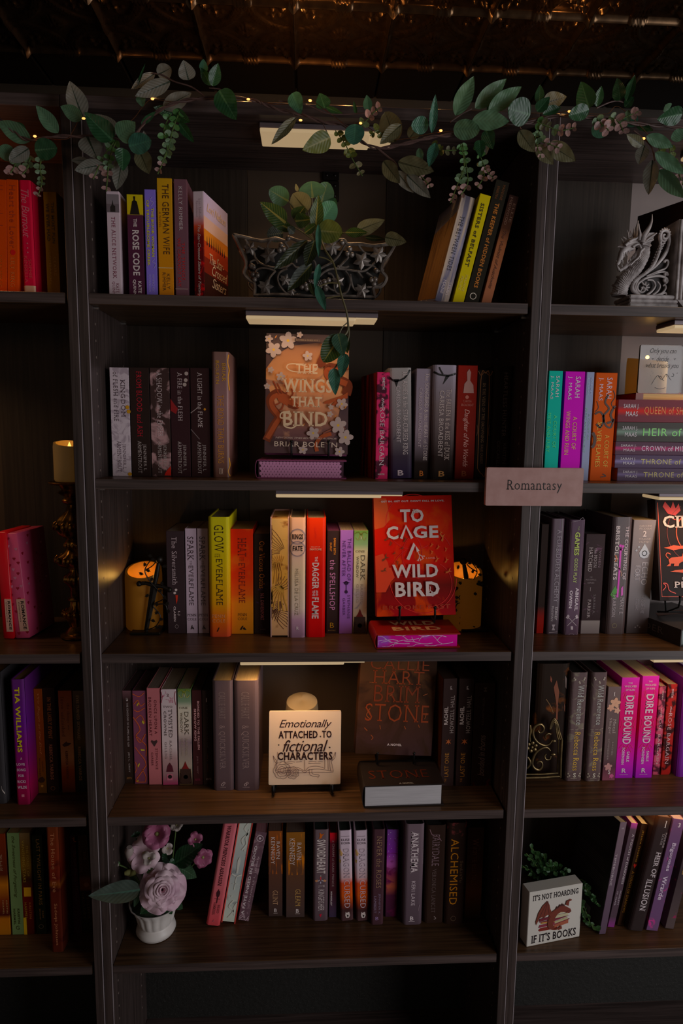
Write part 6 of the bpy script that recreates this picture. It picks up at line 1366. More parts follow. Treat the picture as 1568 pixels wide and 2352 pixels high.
def cand_px(xl, xr, yb, yt, Y, z, **kw):
    a, b = atY(xl, yb, Y), atY(xr, yb, Y); tp = atY((xl + xr) / 2, yt, Y)
    return candle((a.x + b.x) / 2, Y, z, (b.x - a.x) / 2, tp.z - z, **kw)


cand_px(291, 374, 1433, 1296, .185, ZS[3] + .0003, label='lit amber candle behind the ivy sword at the left end of the third shelf', dips=(.33, 1), lit=.08, rot=math.radians(90))
cand_px(1018, 1102, 1434, 1298, .185, ZS[3] + .0003, label='lit amber candle behind the ivy sword, right of the scarlet bird book', dips=(.33, 1), lit=.08, rot=math.radians(90))
cand_px(655.5, 729, 1790, 1604, .17, ZS[4] + .0003, label='unlit ivory candle showing only its wavy top over the quote tile', dips=(.16, 1), rot=math.radians(90), solid=True, wax=mat('grey_wax', (.34, .25, .15), .5))
cand_px(1438.5, 1524, 906, 820, .165, zc, label='ivory candle seen through the clear plaque', dips=(.25, 1), lit=.02, rot=math.radians(120), wax=mat('cream_wax', (.55, .44, .28), .5, emit=(.42, .16, .012), es=.12))


# --- dark iron swords wrapped in ivy, in front of the two lit candles
def ivy_leaf(mb, c, s, a, y=0):
    pts = [(0, -.1), (.35, -.35), (.42, .0), (1.0, .1), (.55, .35), (.5, .85), (.15, .6), (-.05, 1.1), (-.25, .6), (-.6, .8), (-.6, .3), (-1, .05), (-.42, -.02), (-.3, -.35)]
    ca, sa = math.cos(a), math.sin(a)
    P = [(c[0] + s * (x * ca - z * sa), c[1] + s * (x * sa + z * ca)) for x, z in pts]
    mb.prism(P[::-1], y - .0008, y + .0008)


IRON = mat('dark_iron', (0.020, 0.014, 0.010), 0.45, 0.5)


def ivy_sword(x_tip, y_tip, x_top, y_top, Y, label, mirror):
    a, b = atY(x_tip, y_tip, Y), atY(x_top, y_top, Y)
    t = empty('ivy_sword_ornament', label, 'ornament', Matrix.Translation((a.x, Y, ZS[3] + .0003)), 'iron swords wrapped in ivy')
    d = Vector((b.x - a.x, 0, b.z - (ZS[3] + .006))); L = d.length; d.normalize(); nrm = Vector((d.z, 0, -d.x))
    B = Vector((0, 0, .006)); P = lambda s, q: B + d * (L * s) + nrm * q
    mb = MB()                                            # blade: diamond section, narrowing to the tip
    for s, wv in ((0, .0045), (.62, .0085)):
        for q in ((-wv, 0), (0, -.0025), (wv, 0), (0, .0025)):
            p = P(s, q[0]); mb.v.append((p.x, q[1], p.z))
    for q in range(4): mb.f.append((q, (q + 1) % 4, 4 + (q + 1) % 4, 4 + q))
    mb.f += [(3, 2, 1, 0), (4, 5, 6, 7)]; mb.build('blade', IRON, t)
    g = [P(.62, -.034), P(.645, -.02), P(.64, 0), P(.645, .02), P(.62, .034)]
    MB().tube(g, [.005, .0042, .0055, .0042, .005], 8).ball(g[0], .0065, 8).ball(g[-1], .0065, 8).build('cross_guard', IRON, t, True)
    MB().tube([P(.64, 0), P(.78, 0), P(.95, 0)], [.0042, .0058, .0042], 10).build('grip', IRON, t, True)
    MB().ball(P(1.0, 0), .0085, 12).build('pommel', IRON, t, True)
    MB().bbox(-.034, .034, -.012, .045, 0, .0055, .002).build('base', IRON, t)
    sg = -1 if mirror else 1
    vine = [P(.02, 0), P(.1, .020 * sg), P(.25, .026 * sg), P(.38, .006 * sg), P(.5, .026 * sg), P(.62, .004), P(.7, -.012 * sg), P(.82, -.026 * sg), P(.97, -.018 * sg)]
    vine2 = [P(.38, .006 * sg), P(.42, .03 * sg), P(.33, .040 * sg)]; vine3 = [P(.82, -.026 * sg), P(.9, -.012 * sg), P(.96, -.006 * sg)]
    mb = MB()
    for v in (vine, vine2, vine3): mb.tube(spline([(p.x, -.005, p.z) for p in v], 6), .0013, 6)
    mb.build('ivy_stem', IRON, t, True)
    rnd = random.Random(5 if mirror else 2)
    for s, q in ((.08, .024), (.16, .012), (.2, .030), (.28, .018), (.33, .04), (.4, .012), (.44, .034), (.52, .030), (.5, -.012), (.6, .014), (.66, -.026), (.72, -.006), (.78, -.032), (.84, -.018), (.9, -.030), (.98, -.012), (1.02, -.020), (.94, .014), (.12, .03), (.7, .018)):
        p = P(s, q * sg); mb = MB(); ivy_leaf(mb, (p.x, p.z), .0062, rnd.random() * 6.28, -.006); mb.build('ivy_leaf', IRON, t)
    return t


ivy_sword(335, 1442, 366, 1285, .135, 'black iron sword twined with ivy before the left candle, beside the black silver-titled paperback', False)
ivy_sword(1090, 1440, 1064, 1290, .150, 'black iron sword twined with ivy at the right of the scarlet bird book', True)

# --- white quote tile on a small easel, fourth shelf
k = kfor(.42, 4) * 1.2
M, w_, h_ = frame_from((616.5, 1803), (781.5, 1801), (618, 1634), .085, lean=7)
t = empty('quote_tile', 'square white tile with black lettering and a drawn open book, on a small easel', 'sign', M)
MB().prism(rr(-w_ / 2, w_ / 2, 0, h_, .003), 0, .006).build('tile', mat('tile_white', lin((140, 122, 108), k), .35), t)
A = Art(t, w_, h_, k); IK = (26, 16, 16)
A.text(IK, 'i', 'Emotionally', .14, .87, .745, .885); A.text(IK, 'b', 'ATTACHED', .13, .675, .63, .735); A.text(IK, 'b', 'TO', .735, .87, .635, .735); A.text(IK, 'i', 'fictional', .19, .82, .45, .61); A.text(IK, 'b', 'CHARACTERS', .12, .885, .335, .445)
for u, v, r in ((.135, .545, .0026), (.715, .655, .0024), (.845, .505, .0026)):
    mb = MB(); x, z = A.X(u, v); star5(mb, x, z, r, A.y); A.put(mb, IK)
LI = (54, 38, 38)
A.lines(LI, [[(.12, .35), (.1, .2)], [(.1, .2), (.3, .24), (.42, .23), (.5, .19), (.56, .24), (.68, .25), (.78, .22)], [(.12, .18), (.3, .2), (.44, .2), (.5, .165), (.56, .2), (.7, .21), (.9, .18)], [(.9, .18), (.86, .36)], [(.5, .19), (.5, .34)], [(.78, .22), (.78, .34)], [(.22, .34), (.23, .28)],
              [(.1, .17), (.5, .16), (.9, .17)], [(.56, .215), (.58, .13), (.68, .11)], [(.6, .21), (.61, .15), (.7, .13), (.68, .09)], [(.06, .4), (.1, .34), (.12, .3)], [(.06, .4), (.08, .33), (.11, .29)], [(.93, .44), (.9, .38), (.88, .33)], [(.93, .44), (.92, .37), (.88, .32)], [(.13, .36), (.12, .45)],
              [(.24, .31), (.32, .315), (.36, .31)], [(.24, .285), (.33, .29)], [(.38, .31), (.46, .315)], [(.55, .31), (.62, .315), (.66, .31)], [(.55, .285), (.68, .29), (.72, .285)], [(.68, .31), (.75, .31)], [(.82, .35), (.83, .2)], [(.84, .35), (.86, .19)]], .0009)
def rose_art(u, v, r):
    lst = []
    for q, (rr_, n) in enumerate(((1.0, 7), (.72, 6), (.46, 5), (.22, 4))):
        for j in range(n):
            a0 = 2 * math.pi * j / n + q * .5; pts = []
            for s in range(7):
                a = a0 + (s / 6) * 2 * math.pi / n * 1.1; R = r * rr_ * (1 + .16 * math.sin(math.pi * s / 6))
                pts.append((u + R * math.cos(a), v + R * math.sin(a) * w_ / h_))
            lst.append(pts)
    A.lines(LI, lst, .0009)
rose_art(.185, .20, .105); rose_art(.335, .165, .075)
for q, x in enumerate((627, 762)):
    pass
a = atY(627, 1817, .07); b = atY(762, 1817, .07)
t = empty('plate_easel', 'small black easel with two curled feet under the white quote tile', 'stand', Matrix.Translation(((a.x + b.x) / 2, .074, ZS[4] + .0003)))
hw = (b.x - a.x) / 2
for sx in (-1, 1):
    MB().tube(spline([(sx * hw, -.004, .026), (sx * hw, -.006, .014), (sx * hw, .0, .0055), (sx * hw * .96, .016, .010), (sx * hw * .9, .05, .008), (sx * hw * .8, .10, .0045)], 5), [.004] * 26, 8).build('foot', BLK, t, True)
MB().tube([(-hw * .95, .034, .011), (hw * .95, .034, .011)], .0032, 8).build('cross_bar', BLK, t, True)

# --- rose-wood plaque with the section name, fixed over the double upright
P0 = [atY(x, y, -.012) for x, y in ((1114, 1161), (1336, 1163), (1340, 1076), (1118, 1073))]
cx_ = sum(p.x for p in P0) / 4; w_ = ((P0[1] - P0[0]).length + (P0[2] - P0[3]).length) / 2; h_ = ((P0[3] - P0[0]).length + (P0[2] - P0[1]).length) / 2
cz_ = sum(p.z for p in P0) / 4
t = empty('section_sign', 'pinkish wooden sign reading Romantasy across the double upright', 'sign', Matrix.Translation((cx_, -.0125, cz_ - h_ / 2)))
MB().prism(rr(-w_ / 2, w_ / 2, 0, h_, .003), 0, .0115).build('board', mat('rose_board', (.47, .235, .205), .55, noise_c=(.54, .29, .26), nscale=40, bump=.2), t)
A = Art(t, w_, h_, 1); A.text((12, 8, 8), 'f', 'Romantasy', .21, .78, .34, .68)

# --- white block sign with a dragon on books, right bookcase lowest shelf
k = kfor(1.0, 5) * 1.17
M, w_, h_ = frame_from((1208.6, 2176), (1330.4, 2151.7), (1217, 2050.7), atZ(1208.6, 2176, ZS[5]).y, z=ZS[5] + .0003, yaw=None)
pa, pb = atZ(1208.6, 2176, ZS[5]), atZ(1330.4, 2151.7, ZS[5])
X = (pb - pa).normalized(); Yv = Vector((-X.y, X.x, 0)); O = (pa + pb) / 2; w_ = (pb - pa).length
h_ = on_plane(1217, 2050.7, pa, -Yv).z - ZS[5]
t = empty('block_sign', 'white block sign with a dark red dragon sitting on books', 'sign', Matrix(((X.x, Yv.x, 0, O.x), (X.y, Yv.y, 0, O.y), (0, 0, 1, ZS[5] + .0003), (0, 0, 0, 1))))
MB().bbox(-w_ / 2, w_ / 2, 0, .032, 0, h_, .0012).build('block', mat('block_white', lin((136, 130, 124), k), .45), t)
A = Art(t, w_, h_, k, -.0003); IK = (20, 14, 16)
A.text(IK, 'F', "IT'S NOT HOARDING", .07, .92, .83, .935); A.text(IK, 'F', "IF IT'S BOOKS", .08, .92, .05, .20)
A.poly((84, 26, 20), [(.22, .25), (.55, .25), (.56, .31), (.24, .31), (.2, .28)]); A.poly((112, 60, 44), [(.5, .27), (.76, .31), (.76, .38), (.5, .33)])
A.poly((92, 34, 44), [(.2, .32), (.56, .33), (.57, .38), (.22, .37)]); A.poly((122, 112, 84), [(.5, .345), (.74, .39), (.74, .43), (.5, .385)]); A.poly((84, 30, 40), [(.5, .33), (.78, .385), (.78, .395), (.5, .345)])
A.poly((120, 86, 40), [(.24, .385), (.5, .385), (.5, .43), (.25, .42)]); A.poly((84, 30, 40), [(.2, .43), (.5, .44), (.78, .455), (.5, .40), (.22, .42)]); A.poly((128, 120, 96), [(.48, .45), (.74, .46), (.74, .51), (.48, .5)]); A.poly((76, 26, 34), [(.2, .44), (.48, .455), (.47, .5), (.22, .49)])
A.poly((130, 122, 98), [(.48, .515), (.7, .53), (.68, .57), (.5, .56)])
DG = (78, 36, 28); DG2 = (50, 25, 22)
A.poly(DG, [(.34, .80), (.25, .72), (.18, .6), (.14, .45), (.15, .38), (.19, .47), (.2, .5), (.26, .52), (.28, .49), (.35, .54), (.42, .52), (.44, .56), (.4, .64), (.38, .72)])
A.lines(DG2, [[(.34, .79), (.26, .64), (.19, .48)], [(.34, .79), (.31, .64), (.28, .5)], [(.35, .79), (.36, .66), (.38, .56)]], .0012)
A.poly(DG, [(.4, .56), (.5, .62), (.58, .67), (.66, .66), (.72, .62), (.78, .58), (.8, .53), (.76, .5), (.7, .52), (.66, .54), (.6, .55), (.54, .52), (.5, .46), (.46, .36), (.5, .27), (.42, .27), (.36, .34), (.36, .42)])
A.poly(DG2, [(.5, .63), (.53, .67), (.55, .65), (.58, .7), (.6, .675), (.63, .71), (.65, .67), (.69, .68), (.66, .655), (.58, .66), (.52, .62)])
A.poly(DG, [(.68, .67), (.7, .74), (.78, .76), (.8, .74), (.75, .72), (.74, .64)]); A.line(DG2, [(.7, .53), (.74, .55), (.79, .53)], .001)
A.line(DG, [(.42, .5), (.38, .4), (.4, .3), (.5, .25), (.6, .26)], .004); A.poly(DG, [(.56, .22), (.64, .24), (.62, .31), (.58, .27)])

# --- ornate brass frame at the left of the right bookcase, fourth shelf, with a dark illustrated book behind it
BR_ = mat('aged_brass', (0.30, 0.20, 0.085), 0.35, 0.85, noise_c=(0.14, 0.10, 0.05), nscale=50)
Yb = .105
def q3(zx, zy): return atY(1180 + zx / 8.4, 1560 + zy / 8.4, Yb)
o0 = q3(230, 1900); zb0 = ZS[4] + .0003
t = empty('brass_scroll_stand', 'aged brass openwork stand with scrolls, half hidden by the double upright', 'ornament', Matrix.Translation((o0.x, Yb, zb0)))
def T(zx, zy, dy=0): p = q3(zx, zy); return (p.x - o0.x, dy, max(.002, p.z - zb0))
zlift = T(880, 1900)[2]
fr = MB()
for off in (0, -.005, .005): pass
MB().tube([T(100, 1905, 0), T(560, 1895, 0), T(880, 1870, 0)], .0032, 8).build('base_rail', BR_, t, True)
MB().tube([T(100, 1850, .003), T(560, 1845, .003), T(860, 1820, .003)], .0024, 8).build('base_rail', BR_, t, True)
MB().tube([T(890, 1890), T(900, 1500), T(920, 1160)], .0034, 8).build('upright_rail', BR_, t, True)
MB().tube([T(850, 1850, .004), T(860, 1500, .004), T(870, 1180, .004)], .0022, 8).build('upright_rail', BR_, t, True)
for dxp, r_ in ((0, .0024), (-35, .002), (-70, .0018)):
    MB().tube(spline([T(920 + dxp, 1160), T(870 + dxp * .8, 1000), T(840 + dxp * .6, 860), T(770, 760 - dxp), T(710 - dxp * .3, 860 - dxp * .6), T(690 - dxp * .2, 960)], 6), r_, 8).build('arch_rail', BR_, t, True)
def scroll(pts, r0, r1):
    P = spline([T(*p) for p in pts], 6); n = len(P); MB().tube(P, [lerp(r0, r1, abs(2 * q / (n - 1) - 1) ** 1.5) for q in range(n)], 8).build('scroll', BR_, t, True)
scroll([(465, 985), (490, 1030), (550, 1010), (575, 940), (520, 870), (430, 890), (370, 980), (380, 1110), (460, 1220), (580, 1275), (680, 1250), (740, 1170)], .0034, .0018)
scroll([(610, 1150), (605, 1090), (650, 1050), (710, 1060)], .0026, .0016)
scroll([(700, 1380), (640, 1320), (540, 1330), (430, 1410), (370, 1520), (350, 1640), (400, 1720), (480, 1745), (540, 1680), (530, 1600), (470, 1585), (440, 1620)], .0034, .0018)
scroll([(620, 1440), (590, 1490), (620, 1550), (690, 1540), (710, 1480)], .0026, .0016)
scroll([(310, 880), (320, 1000), (300, 1100), (310, 1200)], .003, .002); scroll([(260, 1500), (300, 1560), (310, 1640), (250, 1720)], .003, .002)
for a in range(0, 360, 60):
    c = T(345, 1310); aa = math.radians(a + 20)
    MB().ball((c[0] + .010 * math.cos(aa), 0, c[2] + .010 * math.sin(aa)), .0048, 8, (1, .5, 1)).build('petal', BR_, t, True)
MB().ball(T(345, 1310), .004, 10).build('boss', BR_, t, True)
for p in ((770, 1195), (760, 1455)):
    MB().ball(T(*p), .0035, 8, (1.8, .6, 1)).build('finial', BR_, t, True)
bk(4, 1222, 1294, 1780, 1236, 1525, ((0, (26, 20, 17)), (1, (20, 14, 12))), [], 'dark book with dim gold foliage on its cover, behind the brass scrolls', Y=.125, kind='hc', pat=('blot', (70, 38, 20), 26, .66), page=(.04, .03, .02), dep=.05,
   extra=shapes([((74, 38, 24), blob([(.6, .30), (.55, .24), (.52, .2), (.6, .14), (.66, .2), (.7, .24), (.68, .34), (.7, .48), (.64, .48), (.64, .36)])), ((84, 60, 36), line([(.3, .3), (.45, .36), (.55, .42)], .0012)), ((76, 62, 58), blob([(.86, .1), (.92, .13), (.94, .22), (.89, .2)])), ((70, 40, 30), blob([(.88, .34), (.93, .37), (.93, .42), (.89, .4)])), ((84, 40, 26), blob([(.4, .1), (.45, .13), (.44, .16), (.4, .14)]))]))
def _bars(t, w_, h_, d_):
    mb = MB()
    for q, (v, a) in enumerate(((.9, .2), (.86, .15), (.82, .3), (.78, .2), (.56, .2), (.53, .3), (.47, .5))):
        z = h_ * v; mb.poly([(-w_ / 2 - .0009, d_ * .9, z), (-w_ / 2 - .0009, d_ * a, z), (-w_ / 2 - .0009, d_ * a, z + .002), (-w_ / 2 - .0009, d_ * .9, z + .002)])
    mb.build('printed_lines', mat('ink_blurb2', (.016, .012, .012), .5), t)


# --- dark leaning book behind the dragon
bk(0, 1590, 1622, 702, 1606, 447, ((0, (34, 27, 27)), (1, (40, 26, 20))), [], 'dark book with a brown lower back cover behind the dragon bookend', Y=.05, yaw=22, kind='hc', dep=.16,
   extra=lambda t, w_, h_, d_, k, fy: (MB().poly([(-w_ / 2 - .0005, d_, 0), (-w_ / 2 - .0005, .004, 0), (-w_ / 2 - .0005, .004, h_ * .62), (-w_ / 2 - .0005, d_, h_ * .62)]).build('back_cover_print', mat('umber_print', (.12, .06, .035), .5), t), _bars(t, w_, h_, d_)))


# ------------------------------------------------------------------ leaves
def leaf_mesh(kind, m):
    """unit leaf: stalk end at z=0, tip at z=1, width about 1 along x, facing -y"""
    nu, nv = 10, 6
    def half(t):
        if kind == 'lance': return .5 * math.sin(math.pi * t ** .80) ** .85
        if kind == 'round': return .5 * math.sin(math.pi * min(1, t) ** .85) ** .55
        if kind == 'ovate': return .5 * math.sin(math.pi * t ** .62) ** .8
        return .5 * math.sin(math.pi * t) ** .6
    def fn(a, b):
        t = a; u = (b - .5) * 2; hw = half(max(1e-4, min(.9999, t))); x = u * hw
        y = .10 * abs(u) ** 1.2 * hw * 2 + .16 * (t - .5) ** 2 - .04 + .015 * math.sin(18 * t + 2 * abs(u)) * abs(u)
        return (x, -y, t)
    mb = MB().grid(fn, nu * 2, nv * 2)
    me = mb.mesh('leaf', m, False); me.polygons.foreach_set('use_smooth', [True] * len(me.polygons))
    return me


def leaf_mat(key, c, vein, rough=.42, stripe=0.0, rib=.05, veins=9, back=None):
    m = bpy.data.materials.new(key); m.use_nodes = True
    nt = m.node_tree; b = nt.nodes['Principled BSDF']; b.inputs['Roughness'].default_value = rough
    tc = nt.nodes.new('ShaderNodeTexCoord'); sp = nt.nodes.new('ShaderNodeSeparateXYZ'); nt.links.new(tc.outputs['Object'], sp.inputs[0])
    def mt(op, a, b_=None, c_=None):
        n = nt.nodes.new('ShaderNodeMath'); n.operation = op
        for i, v in enumerate((a, b_, c_)):
            if v is None: continue
            if isinstance(v, (int, float)): n.inputs[i].default_value = v
            else: nt.links.new(v, n.inputs[i])
        return n.outputs[0]
    ax = mt('ABSOLUTE', sp.outputs[0])
    ribf = mt('LESS_THAN', ax, mt('MULTIPLY', mt('SUBTRACT', 1.05, sp.outputs[2]), rib))
    ph = mt('SUBTRACT', sp.outputs[2], mt('MULTIPLY', ax, .55))
    sn = mt('SINE', mt('MULTIPLY', ph, veins * 6.283))
    vf = mt('MULTIPLY', mt('GREATER_THAN', sn, .93), .10 + stripe * 1.6)
    f = mt('MAXIMUM', ribf, vf)
    mx = nt.nodes.new('ShaderNodeMix'); mx.data_type = 'RGBA'; mx.inputs[6].default_value = (*c, 1); mx.inputs[7].default_value = (*vein, 1)
    nt.links.new(f, mx.inputs[0]); out = mx.outputs[2]
    nz = nt.nodes.new('ShaderNodeTexNoise'); nz.inputs['Scale'].default_value = 3; nt.links.new(tc.outputs['Object'], nz.inputs['Vector'])
    hs = nt.nodes.new('ShaderNodeHueSaturation'); nt.links.new(out, hs.inputs['Color'])
    mr = nt.nodes.new('ShaderNodeMapRange'); mr.inputs[3].default_value = .75; mr.inputs[4].default_value = 1.25; nt.links.new(nz.outputs['Fac'], mr.inputs[0]); nt.links.new(mr.outputs[0], hs.inputs['Value'])
    nt.links.new(hs.outputs[0], b.inputs['Base Color'])
    bp = nt.nodes.new('ShaderNodeBump'); bp.inputs['Strength'].default_value = .10; bp.inputs['Distance'].default_value = .012; nt.links.new(sn, bp.inputs['Height']); nt.links.new(bp.outputs[0], b.inputs['Normal'])
    b.inputs['Subsurface Weight'].default_value = 0.0
    tr = nt.nodes.new('ShaderNodeBsdfTranslucent'); nt.links.new(hs.outputs[0], tr.inputs[0]); ms = nt.nodes.new('ShaderNodeMixShader'); ms.inputs[0].default_value = .25
    nt.links.new(b.outputs[0], ms.inputs[1]); nt.links.new(tr.outputs[0], ms.inputs[2]); nt.links.new(ms.outputs[0], nt.nodes['Material Output'].inputs[0])
    return m


LM = {'g': leaf_mat('leaf_green', (.12, .24, .13), (.11, .22, .12)), 'd': leaf_mat('leaf_dark', (.024, .085, .032), (.06, .16, .07), .3),
      'G': leaf_mat('leaf_grey_back', (.20, .19, .155), (.035, .05, .03)), 't': leaf_mat('leaf_teal', (.06, .19, .13), (.08, .26, .17), .3),
      'o': leaf_mat('leaf_olive', (.15, .14, .07), (.05, .05, .02)), 'y': leaf_mat('leaf_lime', (.13, .16, .03), (.24, .25, .08)),
      's': leaf_mat('leaf_prayer', (.035, .075, .014), (.30, .26, .05), .4, .25, .07, 10), 'q': leaf_mat('leaf_prayer_dark', (.022, .030, .010), (.13, .12, .03), .4, .1, .05, 9),
      'b': leaf_mat('leaf_bluegreen', (.055, .13, .075), (.15, .20, .08), .4), 'p': leaf_mat('sprig_pink', (.50, .29, .27), (.3, .2, .17)), 'm': leaf_mat('sprig_mint', (.17, .27, .14), (.14, .24, .12)),
      'e': leaf_mat('sprig_green', (.10, .26, .07), (.1, .24, .06))}
LME = {}


def leaf(parent, kind, mk, base, tip, width, face=None, roll=0.0, name='leaf', bend=1.0):
    key = (kind, mk)
    if key not in LME: LME[key] = leaf_mesh(kind, LM[mk])
    base, tip = Vector(base), Vector(tip); Z = tip - base; L = Z.length
    if L < 1e-5: return
    Z.normalize(); f = Vector(face) if face else (CAM - base).normalized()
    Y = -(f - Z * f.dot(Z))
    if Y.length < 1e-3: Y = Vector((0, 1, 0)) - Z * Z.y
    Y.normalize(); X = Y.cross(Z)
    if roll: R = Matrix.Rotation(roll, 3, Z); X = R @ X; Y = R @ Y
    M = Matrix(((X.x * width, Y.x * L * .6 * bend, Z.x * L, base.x), (X.y * width, Y.y * L * .6 * bend, Z.y * L, base.y), (X.z * width, Y.z * L * .6 * bend, Z.z * L, base.z), (0, 0, 0, 1)))
    return obj_from(name, LME[key], parent, parent.matrix_world.inverted() @ M if parent.matrix_world != Matrix() else M)


def wpx(w_, Y): return w_ * (Y - CAM.y) / FPX * 1.01


TWIG = mat('brown_twig', (.075, .035, .03), .6, noise_c=(.12, .06, .05), nscale=90)
SPRIG = mat('green_stalk', (.10, .16, .04), .5)
BRONZE = mat('olive_stalk', (.14, .11, .04), .5)

# --- the leaf garland draped along the top of the bookcases
Yg = -.035
g0 = atY(784, 290, Yg)
gar = empty('leaf_garland', 'artificial leaf garland with pink-tipped sprigs draped along the top of the bookcases', 'garland', Matrix.Translation(g0))
GI = Matrix.Translation(-g0)
rnd = random.Random(7)
def gp(x, y, dy=0.0): return atY(x, y, Yg + dy)
def gtube(pts, r, m=TWIG, name='vine_stem', n=6):
    P = spline([p if isinstance(p, Vector) else gp(*p) for p in pts], n)
    MB().tube(P, r, 6).build(name, m, gar, True, GI)
def twisted(pts, r):
    P = spline([gp(*p) for p in pts], 7)
    for s in (0, math.pi):
        q = [p + Vector((0, 0.0019 * math.cos(i * .6 + s), .0019 * math.sin(i * .6 + s))) for i, p in enumerate(P)]
        MB().tube(q, r, 6).build('vine_stem', TWIG, gar, True, GI)
twisted([(-30, 262), (0, 275), (35, 305), (70, 322), (130, 313), (200, 314), (250, 312), (300, 318), (335, 278), (375, 248), (420, 232), (480, 225), (560, 226), (600, 236)], .0017)
twisted([(600, 236), (640, 252), (690, 262), (740, 280), (790, 288), (830, 325), (870, 340), (930, 330), (990, 315), (1042, 308), (1070, 290), (1110, 292), (1160, 284), (1210, 282), (1270, 268), (1330, 268), (1400, 275), (1470, 285), (1530, 290), (1600, 300)], .0018)
gtube([(640, 232), (700, 240), (760, 262), (860, 258)], .0012); gtube([(470, 222), (440, 200), (400, 187), (372, 172), (350, 168)], .0013); gtube([(480, 202), (505, 205), (512, 212)], .0011)
gtube([(866, 340), (890, 360), (905, 372), (912, 385)], .0018); gtube([(1034, 280), (1060, 262), (1083, 250)], .0015); gtube([(1370, 248), (1400, 235), (1420, 232), (1440, 240)], .0014)
gtube([(1455, 300), (1478, 318), (1497, 340), (1503, 370)], .0014); gtube([(1190, 284), (1196, 297)], .001); gtube([(672, 262), (680, 275)], .001); gtube([(742, 285), (748, 298), (757, 318)], .001)
